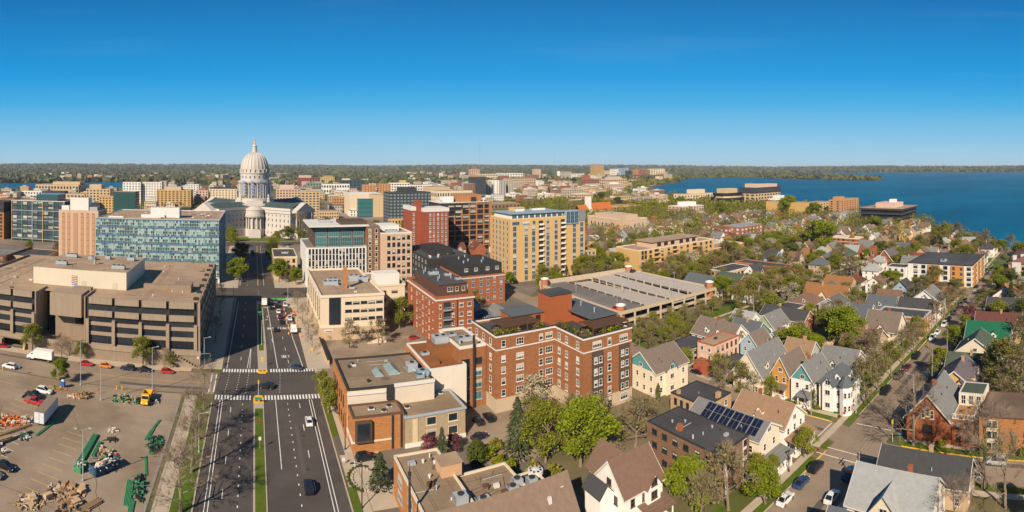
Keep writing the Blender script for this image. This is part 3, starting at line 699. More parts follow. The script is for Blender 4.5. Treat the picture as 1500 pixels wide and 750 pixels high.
def bush_proto(seed, kind, n=260):
    r = random.Random(seed); c = MB(); t = MB()
    for k in range(5): a = k*1.26; t.tube((0,0,0),(cos(a)*.5,sin(a)*.5,.8),.05,.02,4)
    for i in range(n):
        a, e = r.uniform(0,6.283), math.asin(r.uniform(-.2,1)); q = r.uniform(.55,1)*(1+.2*sin(a*3+seed))
        leafquad(c, Vector((cos(a)*cos(e)*q, sin(a)*cos(e)*q, .75+sin(e)*q*.85)), .17, r)
    return t.mesh('stem', M_bark), c.mesh('crown', [LEAF[kind], M_twig])
PROTO = {}
def protos():
    PROTO['bare'] = [tree_proto(11+i, 12, None, spread=.52, twigs=1.3) for i in range(3)]
    PROTO['haze'] = [tree_proto(21+i, 12, 'haze', dens=.9, leaf=.2, spread=.55, twigs=1.8) for i in range(3)]
    PROTO['olive'] = [tree_proto(31+i, 12, 'olive', dens=3.0, leaf=.175, spread=.55, twigs=1.2) for i in range(4)]
    PROTO['spring'] = [tree_proto(41+i, 12, 'spring', dens=4.2, leaf=.185, spread=.5, twigs=.7) for i in range(3)]
    PROTO['bright'] = [tree_proto(51+i, 12, 'bright', dens=8.0, leaf=.205, spread=.52, twigs=.3) for i in range(3)]
    PROTO['deep'] = [tree_proto(61+i, 12, 'deep', dens=6.0, leaf=.22, spread=.5, twigs=.3) for i in range(2)]
    PROTO['rustbud'] = [tree_proto(71, 12, 'rustbud', dens=1.0, leaf=.22, spread=.55, twigs=1.3)]
    PROTO['bloom'] = [tree_proto(81, 12, 'bloom', dens=1.5, leaf=.22, spread=.62, twigs=1.0, trunk=.2)]
    PROTO['spruce'] = [conifer_proto(91, 12, 3.0), conifer_proto(92, 12, 2.6)]
    PROTO['arbor'] = [conifer_proto(93, 12, 2.2, 'deep', True)]
    PROTO['plum'] = [tree_proto(95, 12, 'plum', dens=2.0, leaf=.28, spread=.6, twigs=.6, trunk=.2)]
    for k in ('deep','spring','plum','olive'): PROTO['bush_'+k] = [bush_proto(97+len(k), k)]
protos()
KIND_NAME = dict(bare='bare_tree', haze='bare_tree', olive='budding_tree', spring='budding_tree', bright='leafy_tree', deep='leafy_tree', rustbud='budding_tree', bloom='blossom_tree', spruce='spruce_tree', arbor='columnar_evergreen', plum='purple_leaved_tree')
TREES = []
def tree(kind, x, y, h, label, group=None, wide=1.0, z=0.0, k=None):
    r = random.Random(int(x*31+y*17)); ps = PROTO[kind]; t, c = ps[(k if k is not None else r.randrange(len(ps))) % len(ps)]
    s = h/12.0 if not kind.startswith('bush') else h/1.6
    o = thing('shrub' if kind.startswith('bush') else KIND_NAME[kind], label, 'shrub' if kind.startswith('bush') else 'tree', (x,y,z), r.uniform(0,6.283), group)
    o.scale = (s*wide*r.uniform(.92,1.08), s*wide*r.uniform(.92,1.08), s)
    put('stem' if kind.startswith('bush') else 'trunk', t, o); put('crown', c, o); TREES.append((x,y)); return o

# ------------------------------------------------------------------ vehicles
PAINT = {k: mat('car paint '+k, c, rough=.3, var=0.03, spec=.5, coat=.5) for k, c in dict(black=(.012,.012,.014), white=(.70,.70,.68), red=(.42,.015,.012), blue=(.02,.05,.13), grey=(.10,.105,.11), silver=(.42,.43,.44), orange=(.70,.19,.01), maroon=(.11,.015,.018), navy=(.014,.02,.045), tan=(.35,.26,.15), yellow=(.72,.40,.02)).items()}
M_tyre = mat('tyre rubber', (.016,.016,.016), var=.1); M_rim = mat('wheel rim', (.35,.35,.36), var=.05, rough=.35, metal=.6)
M_cglass = mat('car glass', (.012,.015,.02), rough=.06, var=0, spec=.7); M_lamp = mat('headlamp', (.8,.8,.76), rough=.2, var=0); M_tail = mat('tail lamp', (.35,.012,.01), rough=.3, var=0)
CAR = {}
def loft(b, secs, mi=0):
    "secs: (x, halfwidth bottom, halfwidth top, z bottom, z top) skin along x"
    rings = []
    for x, wb, wt, z0, z1 in secs:
        m = z0+(z1-z0)*.55; rings.append([(x,-wb*.96,z0),(x,-wb,m),(x,-wt,z1),(x,wt,z1),(x,wb,m),(x,wb*.96,z0)])
    n = 6; vs = [p for rr in rings for p in rr]
    fs = [(j*n+i, (j+1)*n+i, (j+1)*n+(i+1)%n, j*n+(i+1)%n) for j in range(len(rings)-1) for i in range(n)]
    b.add(vs, [f[::-1] for f in fs], mi); b.face(rings[0], mi); b.face(rings[-1][::-1], mi)
def wheel_meshes(r=.33, w=.22):
    t = MB(); n = 14
    t.tube((0,-w/2,0),(0,w/2,0),r,r,n); m = t.mesh('tyre', M_tyre)
    q = MB(); q.tube((0,-w/2-.012,0),(0,w/2+.012,0),r*.6,r*.6,10); return m, q.mesh('rim', M_rim)
WHEEL = wheel_meshes(); WHEEL_BIG = wheel_meshes(.48,.30)
def car_meshes(kind, paint):
    k = (kind, paint)
    if k in CAR: return CAR[k]
    b, g = MB(), MB(); P = PAINT[paint]; W_ = .90
    if kind == 'sedan':
        L, H = 4.6, 1.42
        loft(b, [(-2.3,.72,.62,.35,.78),(-2.15,.88,.78,.24,.92),(-1.2,W_,.82,.20,.98),(.9,W_,.82,.20,.96),(1.9,.88,.78,.22,.82),(2.28,.72,.60,.32,.66)])
        cab = [(-1.75,.80,.74,.94,.97),(-1.0,.80,.60,.94,1.40),(.1,.80,.61,.94,1.42),(1.0,.80,.72,.92,.97)]
    elif kind == 'suv':
        L, H = 4.7, 1.72
        loft(b, [(-2.33,.78,.72,.36,.95),(-2.2,.90,.84,.26,1.08),(-1.2,.93,.86,.24,1.10),(.9,.93,.86,.24,1.06),(1.95,.90,.82,.26,.98),(2.33,.76,.66,.36,.80)])
        cab = [(-2.15,.84,.78,1.06,1.12),(-1.8,.84,.68,1.06,1.68),(.0,.84,.68,1.06,1.72),(1.1,.84,.76,1.03,1.08)]
    elif kind == 'hatch':
        L, H = 4.1, 1.5
        loft(b, [(-2.03,.76,.68,.36,.86),(-1.9,.86,.80,.24,.98),(-1.0,.88,.82,.22,1.0),(.9,.88,.80,.22,.96),(1.75,.85,.74,.24,.84),(2.05,.68,.58,.34,.66)])
        cab = [(-1.85,.80,.72,.97,1.02),(-1.4,.80,.62,.97,1.45),(.1,.80,.62,.97,1.50),(1.1,.80,.70,.94,.98)]
    else:
        L, H = 5.4, 1.8
        loft(b, [(-2.7,.88,.86,.45,1.02),(-2.6,.94,.90,.40,1.05),(.1,.94,.90,.36,1.08),(1.2,.94,.88,.36,1.10),(2.3,.92,.84,.38,1.02),(2.7,.80,.72,.46,.86)])
        cab = [(-.75,.86,.82,1.04,1.10),(-.55,.86,.70,1.04,1.76),(.6,.86,.70,1.04,1.78),(1.4,.86,.78,1.04,1.10)]
    loft(g, cab)
    roof = MB(); c1, c2 = cab[1], cab[2]
    roof.add([(c1[0]-.05,-c1[2]-.02,c1[4]+.005),(c2[0]+.05,-c2[2]-.02,c2[4]+.005),(c2[0]+.05,c2[2]+.02,c2[4]+.005),(c1[0]-.05,c1[2]+.02,c1[4]+.005),(c1[0]-.05,-c1[2]-.02,c1[4]+.05),(c2[0]+.05,-c2[2]-.02,c2[4]+.05),(c2[0]+.05,c2[2]+.02,c2[4]+.05),(c1[0]-.05,c1[2]+.02,c1[4]+.05)], [(0,1,5,4),(1,2,6,5),(2,3,7,6),(3,0,4,7),(4,5,6,7)])
    for j in range(3):                                      # pillars
        a, c = cab[j], cab[j+1]
        for s in (-1,1):
            roof.tube((cab[0][0],s*cab[0][2],cab[0][4]),(c1[0],s*(c1[2]+.01),c1[4]),.045,n=4) if j == 0 else roof.tube((cab[3][0],s*cab[3][2],cab[3][4]),(c2[0],s*(c2[2]+.01),c2[4]),.045,n=4) if j == 2 else roof.tube(((c1[0]+c2[0])/2,s*.83,cab[1][3]),((c1[0]+c2[0])/2,s*(c1[2]+.01),c1[4]),.05,n=4)
    if kind == 'pickup': b.box(-2.55,-.85,-.78,.78,1.05,1.06,1)
    lamp = MB(); lamp.box(0,.06,-.17,.17,-.09,.09); tl = MB(); tl.box(-.05,0,-.16,.16,-.1,.1)
    CAR[k] = (b.mesh('body', [P, T_dark]), g.mesh('window_glass', M_cglass), roof.mesh('roof_panel', P), lamp.mesh('headlight', M_lamp), tl.mesh('taillight', M_tail), L)
    return CAR[k]
def car(kind, paint, x, y, rz, label, group=None, z=0.018, detail=True):
    body, glass, roof, lamp, tail, L = car_meshes(kind, paint)
    o = thing('pickup_truck' if kind == 'pickup' else 'parked_car' if group and 'park' in group else 'car', label, 'pickup truck' if kind == 'pickup' else 'car', (x,y,z), rz, group)
    put('body', body, o); put('window_glass', glass, o); put('roof_panel', roof, o)
    wx = L*.30
    for sx in (-1,1):
        for sy in (-1,1):
            if detail: wh = put('wheel', WHEEL[0], o, (sx*wx, sy*.80, .33)); put('rim', WHEEL[1], wh)
            else: put('wheel', WHEEL[0], o, (sx*wx, sy*.80, .33))
    if detail:
        for sy in (-1,1): put('headlight', lamp, o, (L/2-.13, sy*.56, .66)); put('taillight', tail, o, (-L/2+.08, sy*.6, .78))
    return o
# ------------------------------------------------------------------ large buildings
R_grav = mat('roof gravel tan', (.375,.26,.168), var=.13, scale=.35, col2=(.31,.212,.135)); R_grav2 = mat('roof gravel brown', (.265,.188,.118), var=.16, scale=.4, col2=(.21,.15,.095))
R_dark = mat('roof membrane dark', (.055,.052,.052), var=.15, scale=.3, col2=(.075,.07,.068))
R_grey = mat('roof grey', (.20,.18,.165), var=.14, scale=.3, col2=(.15,.135,.125))
R_white = mat('roof white', (.62,.60,.57), var=.08, scale=.4)
C_conc = mat('weathered concrete', (.30,.225,.16), var=.08, scale=.4, streak=.22)
C_concd = mat('concrete base', (.26,.19,.13), var=.10, scale=.3, streak=.25)
C_cream = mat('cream stucco', (.62,.50,.36), var=.05, scale=.4, streak=.06)
C_white = mat('white stone', (.66,.61,.55), var=.05, scale=.4)
C_gran = mat('granite white', (.47,.42,.375), var=.08, scale=.5, streak=.08)
C_tan = mat('tan stone', (.50,.35,.22), var=.06, scale=.4, streak=.06)
C_peach = mat('peach stone', (.52,.36,.245), var=.05, scale=.4, streak=.06)
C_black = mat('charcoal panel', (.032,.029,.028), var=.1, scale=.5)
C_brown = mat('bronze panel', (.085,.055,.038), var=.08)
C_yel = mat('ochre brick', (.53,.33,.135), var=.06, scale=.5, streak=.05)
C_rust = mat('copper roof deck', (.22,.085,.025), var=.18, scale=.6)
M_copper = mat('green copper roof', (.05,.075,.075), var=.15, scale=.3, streak=.1)

def place(name, label, f, **k): return Bld(name, label, f[0], f[1], f[2], f[3], f[4], **k)

# --- the wide concrete office with dark window bands, behind its retaining wall
f = (-110, -18.5, 169.2, 239, 20.4)
b = place('office_building', 'wide brown concrete office with dark window bands and a cream penthouse', f)
w = MB(); a = b.L(-110,-18.5,171.0,239); 
for (u0,u1) in ((-110,-75.5),(-56.8,-18.5)): w.box(*b.L(u0,u1,170.2,239), 4.2, 19.6)
w.box(*b.L(-75.5,-56.8,180,239), 4.2, 19.6); w.build('wall', C_black, b.r)
rf = MB(); rf.box(*b.L(-109.6,-75.5,170.5,238.6),19.6,19.75); rf.box(*b.L(-75.5,-56.8,176,238.6),19.6,19.75); rf.box(*b.L(-56.8,-18.9,170.5,238.6),19.6,19.75); rf.build('roof', R_grav, b.r)
BANDS = ((18.3,20.4),(14.1,16.0),(10.9,12.1),(7.6,8.8),(4.2,4.9))
pr = MB()
def bays(u0,u1,n):
    bw = (u1-u0)/n
    for i in range(n):
        x0, x1 = u0+i*bw+.5, u0+(i+1)*bw-.5
        for k,(z0,z1) in enumerate(BANDS):
            q = MB(); pj = 0 if k < 2 else .5
            q.box(*b.L(x0,x1,169.2+pj,170.2),z0,z1); q.build('spandrel', C_conc, b.r)
        for z in (17.15,13.1,9.85,6.25):
            g = MB(); hh = {17.15:1.15,13.1:1.0,9.85:1.05,6.25:1.35}[z]
            g.box(*b.L(x0,x1,169.95,170.19),z-hh,z+hh)
            for j in range(1,5): xx = x0+(x1-x0)*j/5; g.box(*b.L(xx-.05,xx+.05,169.9,169.94),z-hh,z+hh,1)
            g.build('window', [G_dark, T_dark], b.r)
    for i in range(n+1):
        x = u0+i*bw; p = MB(); p.box(*b.L(x-.55,x+.55,169.0,170.2),4.2,13.0); p.build('pier', C_conc, b.r)
        p = MB(); p.box(*b.L(x-.55,x+.55,169.9,170.2),13.0,20.4); p.build('pier', C_black, b.r)
bays(-56.0,-19.2,4); bays(-110,-76.2,4)
q = MB(); q.box(*b.L(-70.5,-58.8,171,180),12.5,20.4); q.build('projecting_bay', C_conc, b.r)
q = MB(); q.box(*b.L(-70.0,-62.5,175,180),4.2,12.5); q.box(*b.L(-62.5,-57.6,173,180),4.2,9.0); q.build('entrance_wall', C_concd, b.r)
q = MB(); q.box(*b.L(-75.6,-75.2,169.4,180),4.2,20.4); q.build('return_wall', C_conc, b.r); q = MB(); q.box(*b.L(-57.2,-56.8,169.4,180),4.2,20.4); q.build('return_wall', C_conc, b.r)
for k,(z0,z1) in enumerate(BANDS):
    for j in range(7):
        q = MB(); y0 = 170.4+j*9.8; q.box(*b.L(-18.5,-18.0,y0,y0+8.9),z0,z1); q.build('spandrel', C_conc, b.r)
for j in range(8):
    q = MB(); y0 = 169.4+j*9.8; q.box(*b.L(-18.5,-17.7,y0,y0+1),4.2,20.4); q.build('pier', C_conc, b.r)
for j in range(7):
    q = MB(); y0 = 172+j*9.8; q.box(*b.L(-20.6,-18.9,y0+3,y0+4.6),19.75,20.5); q.build('parapet_block', C_black, b.r)
q = MB(); q.box(*b.L(-110,-18.5,238.6,239),19.6,20.6); q.box(*b.L(-110,-109.6,169.4,238.6),19.6,20.6); q.build('parapet', C_concd, b.r)
b.clutter(-108,-84,172,236,19.76,16,3,6); b.clutter(-45,-20,172,236,19.76,12,4,6); b.clutter(-82,-47,185,216,26.21,8,5,4)
ph = b.box('penthouse', -82.9,-46.1,184.4,216.5,19.8,26.1, mat('cream metal siding', (.60,.52,.40), var=.04, streak=.05))
q = MB(); q.box(*b.L(-82.6,-46.4,184.7,216.2),26.102,26.2); q.build('roof', R_grav, ph)
q = MB(); a = b.L(-67.2,-65.0,184.3,184.39); q.box(a[0],a[1],a[2],a[3],20.6,24.0)
for k in range(4): z = 20.7+k*.85; q.face([(a[0],a[2]-.01,z),(a[1],a[2]-.01,z+.6),(a[1],a[2]-.01,z+.95),(a[0],a[2]-.01,z+.35)],1)
q.build('striped_panel', [mat('panel blue', (.15,.24,.50), var=.05), mat('panel amber', (.75,.42,.05), var=.05)], ph)
for x in (-62.5,-50.5): q = MB(); q.box(*b.L(x-.9,x+.9,184.32,184.39),19.8,22.2); q.build('door', mat('cream door', (.52,.45,.35), var=.03), ph)
for (x,y,ww) in ((-74,192,4.5),(-76,209,5),(-66,206,3),(-50.5,190,5),(-50,208,3),(-60,209,2)): b.hvac(x,y,ww,2.0,1.5,26.2)
q = MB(); q.tube(b.L(-62,0,197,0)[0:1]+(b.L(0,0,197,0)[2],26.2),(b.L(-62,0,0,0)[0],b.L(0,0,197,0)[2],28),.45,.45,8); q.tube((b.L(-62,0,0,0)[0],b.L(0,0,197,0)[2],28),(b.L(-63.2,0,0,0)[0],b.L(0,0,197,0)[2]-.3,29),.5,.6,8); q.build('roof_duct', T_grey, b.r)
for r_ in ((-41,-28,190,192,1.4),(-96,-83,197,197.5,1.0),(-29,-22.6,185,192,2.6),(-65,-58,179,182,1.2)):
    b.box('roof_kerb', r_[0],r_[1],r_[2],r_[3],19.75,19.75+r_[4], C_concd)
b.pipes([(-90,180),(-98,190),(-35,178),(-30,205),(-88,220),(-40,230)], .15, .6, T_white, 19.7)
b.done()
rw = Bld('retaining_wall', 'long stained concrete retaining wall with driveway opening along the sidewalk', -110,-17.4,167.9,169.1,4.4, cat='wall')
q = MB()
for (u0,u1) in ((-110,-87.5),(-79.5,-26.5)): q.box(*rw.L(u0,u1,168.0,169.0),0,4.3)
q.box(*rw.L(-87.5,-79.5,168,169),3.1,4.3); q.box(*rw.L(-26.5,-17.6,168.6,169.1),0,4.3); q.box(*rw.L(-110,-17.6,169.05,171),4.15,4.2); q.box(*rw.L(-75.5,-56.8,171,180),4.15,4.2); rw.wall = q.build('wall', C_concd, rw.r)
q = MB(); q.box(*rw.L(-110,-26.5,167.75,168.0),3.5,5.0); q.box(*rw.L(-26.5,-17.4,168.3,168.6),3.5,5.0); q.build('parapet', C_conc, rw.r)
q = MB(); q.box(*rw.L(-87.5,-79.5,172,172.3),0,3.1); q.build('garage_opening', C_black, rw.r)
for i in range(9):
    q = MB(); q.box(*rw.L(-26.5+i*.9,-25.6+i*.9,167.0,168.3),0,4.0-i*.45); q.build('step', C_conc, rw.r)
for x in (-88.2,-78.8):
    q = MB(); q.box(*rw.L(x-.5,x+.5,167.2,167.9),0,2.6); q.build('pier', C_conc, rw.r)
    q = MB(); q.tube((*b.L(x,0,0,0)[:1],0,0),(0,0,0),.1) if 0 else q.box(*rw.L(x-.3,x+.3,166.9,167.2),.0,1.2); q.build('bollard', M_yel, rw.r)

# --- teal glass office
b = Bld('glass_office_building', 'long office tower with a teal glass curtain wall and blue floor lines', -90.7,-19.6,289.2,350,35.1)
CW = []
def curtain(b, x0,x1,y,z0,z1,nx,nz,seed):
    r = random.Random(seed); pal = [G_teal, glassy('curtain pale', (.27,.34,.31), .18), glassy('curtain dark', (.025,.045,.045)), glassy('curtain mint', (.16,.24,.20),.15), glassy('curtain olive', (.10,.11,.04),.2)]
    g = MB()
    for k in range(nz):
        za, zb = z0+(z1-z0)*k/nz, z0+(z1-z0)*(k+1)/nz; h = zb-za; mood = 0
        for i in range(nx):
            xa, xb = x0+(x1-x0)*i/nx, x0+(x1-x0)*(i+1)/nx
            if r.random() < .22: mood = r.choice((0,0,1,2))
            W3 = (((2,1,5,1,4),(1,3,5,2,0),(1,6,1,3,0)),((3,3,3,3,1),(2,6,1,3,0),(1,8,0,2,0)),((2,0,7,0,2),(2,1,6,1,0),(3,3,4,2,0)))[mood]
            for j,(t0,t1) in enumerate(((.0,.26),(.26,.62),(.62,1.0))):
                mi = r.choices((0,1,2,3,4),W3[j])[0]
                g.face([(xa-b.c[0],y-b.c[1],za+h*t0),(xb-b.c[0],y-b.c[1],za+h*t0),(xb-b.c[0],y-b.c[1],za+h*t1),(xa-b.c[0],y-b.c[1],za+h*t1)],mi)
    o = g.build('curtain_wall', pal, b.r)
    m = MB(); e = y-.14
    for i in range(nx+1):
        x = x0+(x1-x0)*i/nx; m.box(*b.L(x-.07,x+.07,e,y-.01),z0,z1)
    for k in range(nz+1):
        z = z0+(z1-z0)*k/nz; m.box(*b.L(x0,x1,e-.2,e),z-.28,z+.22,1)
        if k < nz:
            for t in (.26,.62): m.box(*b.L(x0,x1,e+.02,y-.01),z+(z1-z0)/nz*t-.07,z+(z1-z0)/nz*t+.07)
    return m.build('mullion_grid', [mat('mullion pale', (.42,.50,.52), var=.04, rough=.4), mat('floor line blue', (.10,.19,.32), var=.05, rough=.4)], b.r)
b.shell(mat('glass tower side', (.10,.13,.14), var=.06, rough=.3), R_grav, .5, T_white)
curtain(b, -90.5,-19.8,289.0,3,34.7,74,7,5)
q = MB()
for k in range(8): q.box(*b.L(-19.6,-19.35,290,349),3+k*4.53-.25,3+k*4.53+.25)
for k in range(14): q.box(*b.L(-19.6,-19.4,290+k*4.4,290.2+k*4.4),0,34.6)
q.build('side_fins', T_blue, b.r)
b.clutter(-89,-22,291,348,34.73,18,6,6); b.hvac(-52,305,17,9,6.0,34.6,R_white); b.box('penthouse_base', -66,-52,299.5,302,34.6,36.6,R_white)
b.hvac(-80,296,9,2,1.2,34.6,R_white)
for (x,y) in ((-30,302),(-29,310),(-34,315),(-40,322),(-27,325)):
    q = MB(); lx,ly = x-b.c[0],y-b.c[1]; q.tube((lx,ly,34.6),(lx,ly,36.5),.12); q.lathe([(.1,0),(1.3,.5),(1.4,.7)],12,0,(lx,ly,36.3)); q.build('dish_antenna', T_white, b.r)
q = MB(); q.tube((*[v for v in (-31-b.c[0],306-b.c[1])],34.6),(-31-b.c[0],306-b.c[1],44),.08); q.build('mast', T_grey, b.r)
for i in range(5): b.box('lobby_pier', -34+i*3.4,-33+i*3.4,288.4,289.1,0,3.2,T_white)
b.box('street_awning', -34,-19.5,288.0,289.0,2.9,3.3,T_teal if 0 else T_white); b.done()

# --- tan tower, dark glass office, orange brick neighbour
b = Bld('office_tower', 'slim tan stone tower with brown vertical window strips and white rooftop plant', -119.2,-93.4,303.5,322,37.8)
b.shell(C_peach, R_grav, .8); b.wins('S', [-116,-112.6,-103.8,-100.2,-96.6], lin(5,36.5,9), 1.5,2.3,'brown',1,2)
for x in (-116,-112.6,-103.8,-100.2,-96.6): b.box('window_strip', x-.95,x+.95,303.4,303.49,4,35.5, mat('terracotta strip', (.44,.24,.14), var=.06))
b.box('window_strip', -109.6,-106.6,303.38,303.49,4,36, mat('terracotta strip', (.44,.24,.14)))
b.hvac(-107,311,12,7,8,37.2,C_white); b.hvac(-116,309,5,4,3,37.2,C_white); b.hvac(-98,310,5,4,2.4,37.2); b.done()
b = Bld('office_building', 'dark glass office with coloured vertical lines and a flat tan roof', -206.5,-156.4,412.5,450,35.1)
b.shell(C_black, R_grav, .6, T_white)
b.wins('S', lin(-206,-157,10), lin(2,34.3,8), 4.5,3.5,'darkmid',3,1)
for i,x in enumerate([-206+49*k/5 for k in range(6)]): b.box('fin', x-.3,x+.3,411.9,412.5,0,34.5,[mat('fin ochre',(.45,.32,.10)),mat('fin green',(.12,.26,.12)),T_grey][i%3])
for k in range(4): b.box('floor_line', -206.5,-156.4,411.8,412.2,2+k*8.1-.25,2+k*8.1+.25, T_grey)
b.box('penthouse', -186,-166,420,440,34.5,40,mat('penthouse glass',(.04,.09,.10),rough=.2)); b.done()
b = Bld('apartment_building', 'orange brick and black flats at the left edge beside the dark glass office', -262,-214,412,446,33)
b.shell(B_orange, R_dark, .6); b.wins('S', lin(-262,-214,9), lin(1,23,7), 2.4,2.0,'dark',2,1); b.box('upper_floor', -262.3,-213.7,411.7,430,24,32.9,C_black); b.wins('S', lin(-262,-214,9), [28.5], 3,2.6,'darkmid',2,1,at=411.7); b.done()

# --- domed capitol
def capitol():
    cx, cy = 0, 520
    r = thing('domed_capitol', 'white granite capitol with a tall ribbed dome and columned wings', 'capitol building', (cx,cy,0), radians(45))
    def part(name, mb, m, sm=False, parent=None): return mb.build(name, m, parent or r, smooth=sm)
    wm = win_mesh(1.3,2.6,'grey',1,2); wm2 = win_mesh(1.2,1.5,'grey',1,1)
    for k in range(4):
        ca, sa = cos(k*pi/2), sin(k*pi/2)
        def T(x,y,z): return (x*ca-y*sa, x*sa+y*ca, z)
        wg = MB()
        def bx(x0,x1,y0,y1,z0,z1,mb,mi=0):
            v = [T(*p) for p in ((x0,y0,z0),(x1,y0,z0),(x1,y1,z0),(x0,y1,z0),(x0,y0,z1),(x1,y0,z1),(x1,y1,z1),(x0,y1,z1))]
            mb.add(v, [(0,1,5,4),(1,2,6,5),(2,3,7,6),(3,0,4,7),(4,5,6,7),(3,2,1,0)], mi)
        bx(14,60,-15,15,0,24.2,wg); bx(13.5,62,-16,16,0,6,wg); bx(13.5,61,-15.9,15.9,21.6,22.6,wg); bx(13.6,60.4,-15.6,15.6,24.2,25.2,wg); bx(14.4,59.6,-14.6,14.6,25.2,26.4,wg)
        wing = part('wing', wg, C_gran)
        rf = MB(); pts = [T(*p) for p in ((15,-13.8,26.42),(59,-13.8,26.42),(59,13.8,26.42),(15,13.8,26.42),(20,0,30.5),(59,0,30.5))]
        rf.add(pts, [(0,1,5,4),(2,3,4,5),(1,2,5),(3,0,4)]); part('roof', rf, M_copper, parent=wing)
        pe = MB(); v = [T(*p) for p in ((60,-13,24.3),(66,-13,24.3),(66,13,24.3),(60,13,24.3),(60,0,31.5),(66,0,31.5))]
        pe.add(v, [(0,1,5,4),(2,3,4,5),(1,2,5),(3,0,4),(3,2,1,0)]); bx(60,66,-13,13,22.6,24.3,pe); part('pediment', pe, C_gran, parent=wing); pe = MB(); bx(60,67,-13,13,0,6.2,pe); part('portico', pe, C_gran, parent=wing)
        for i in range(8):
            c = MB(); p = T(64.6,-11.6+i*3.31,0); c.lathe([(.95,6.2),(.85,8),(.75,22.6)],10,0,(p[0],p[1],0)); part('column', c, C_gran, parent=wing)
        for s in (-1,1):
            for i in range(9):
                x = 18.5+i*4.9
                for me,z in ((wm,10.2),(wm,15.2),(wm2,19.6),(wm2,3.6)):
                    off = 16.0 if z < 6 else 15.0
                    p = T(x, s*off, z); put('window', me, wing, p, (0 if s < 0 else pi)+k*pi/2)
    b = MB(); b.prism([(22*cos(pi/8+i*pi/4)*1.08,22*sin(pi/8+i*pi/4)*1.08) for i in range(8)], 0, 27.5); b.prism([(25.5*cos(pi/8+i*pi/4),25.5*sin(pi/8+i*pi/4)) for i in range(8)], 26.6, 28.6)
    b.prism([(20.5*cos(pi/8+i*pi/4),20.5*sin(pi/8+i*pi/4)) for i in range(8)], 28.6, 31.5); part('central_block', b, C_gran)
    for k in range(4):                                       # curved porch in each inner corner
        a = pi/4+k*pi/2; px_, py_ = 30*cos(a), 30*sin(a)
        p = MB(); p.lathe([(9,0),(9,6.5),(8.2,6.6)],24,0,(px_,py_,0)); p.lathe([(6.2,6.6),(6.2,17.5)],20,0,(px_,py_,0)); p.lathe([(8.9,17.5),(9.2,19.4),(8.6,19.6),(8.3,23.5),(8.7,24.2),(7.4,25.2),(4.2,27),(0.1,27.8)],24,0,(px_,py_,0))
        po = part('porch', p, C_gran)
        for i in range(12):
            c = MB(); t = 2*pi*i/12; c.lathe([(.7,6.6),(.55,17.5)],8,0,(px_+7.8*cos(t),py_+7.8*sin(t),0)); part('column', c, C_gran, parent=po)
        d = Vector((cos(a), sin(a), 0)); n = Vector((-sin(a), cos(a), 0))
        for i in range(9):
            s = MB(); o = Vector((px_,py_,0))+d*(8.5+i*1.15); hgt = 6-i*.66
            v = [o-n*5.5, o+n*5.5, o+n*5.5+d*1.2, o-n*5.5+d*1.2]; s.prism([(q.x,q.y) for q in v], 0, hgt); part('step', s, C_gran, parent=po)
    b = MB(); b.lathe([(18.5,31.5),(18.5,33.6),(17.2,33.8)],48); b.lathe([(12.6,33.8),(12.6,48)],40); b.lathe([(15.8,48),(16.4,48.8),(16.4,50.4),(15.6,50.6)],48); part('drum', b, C_gran)
    for i in range(32):
        c = MB(); t = 2*pi*i/32; c.lathe([(.75,33.8),(.6,47),(.8,48)],8,0,(15*cos(t),15*sin(t),0)); part('column', c, C_gran)
    for i in range(16): 
        t = 2*pi*(i+.5)/16; put('drum_window', win_mesh(1.6,6.5,'grey',1,3), r, (12.68*cos(t),12.68*sin(t),41), t+pi/2)
    b = MB(); b.lathe([(14.2,50.6),(14.2,57.4),(14.9,57.6),(14.9,58.4),(14.0,58.6)],48); b.lathe([(13.7,58.6),(13.7,61.2),(13.9,61.3)],48); part('attic', b, C_gran)
    for i in range(20): t = 2*pi*(i+.5)/20; put('attic_window', win_mesh(1.3,2.4,'grey',1,1), r, (14.25*cos(t),14.25*sin(t),54.2), t+pi/2)
    for i in range(20):
        t = 2*pi*(i+.5)/20; c = MB(); c.lathe([(.55,58.6),(.5,60.6),(.75,61),(.3,61.9)],6,0,(14.3*cos(t),14.3*sin(t),0)); part('urn', c, C_gran)
    pr = [(13.6*cos(a)**.92+.0, 61.2+17.2*sin(a)) for a in [pi/2*i/14 for i in range(14)]]
    pr = [p for p in pr if p[0] > 2.4]; b = MB(); b.lathe(pr+[(2.4,78.2)],48); part('dome', b, C_gran, True)
    for i in range(24):
        t = 2*pi*i/24; q = MB(); last = None
        for (rr,z) in pr:
            p = Vector(((rr+.12)*cos(t),(rr+.12)*sin(t),z))
            if last is not None: q.tube(last, p, .34, .34, 5, caps=False)
            last = p
        part('rib', q, C_gran)
    b = MB(); b.lathe([(3.3,77.6),(3.3,78.8),(2.3,79),(2.2,84),(2.7,84.3),(2.5,85),(1.3,86),(.9,87)],16); part('lantern', b, C_gran)
    s = MB(); s.lathe([(.6,87),(.75,88),(.55,89.4),(.62,90.3),(.3,90.8),(.36,91.3),(.1,91.8)],8); s.tube((.3,.2,90.2),(1.2,.8,91.2),.16,.1,5); part('gilded_statue', s, mat('gilt bronze', (.62,.36,.14), rough=.4, metal=.4))
    sc = MB()                                                # scaffolding round the drum's left side
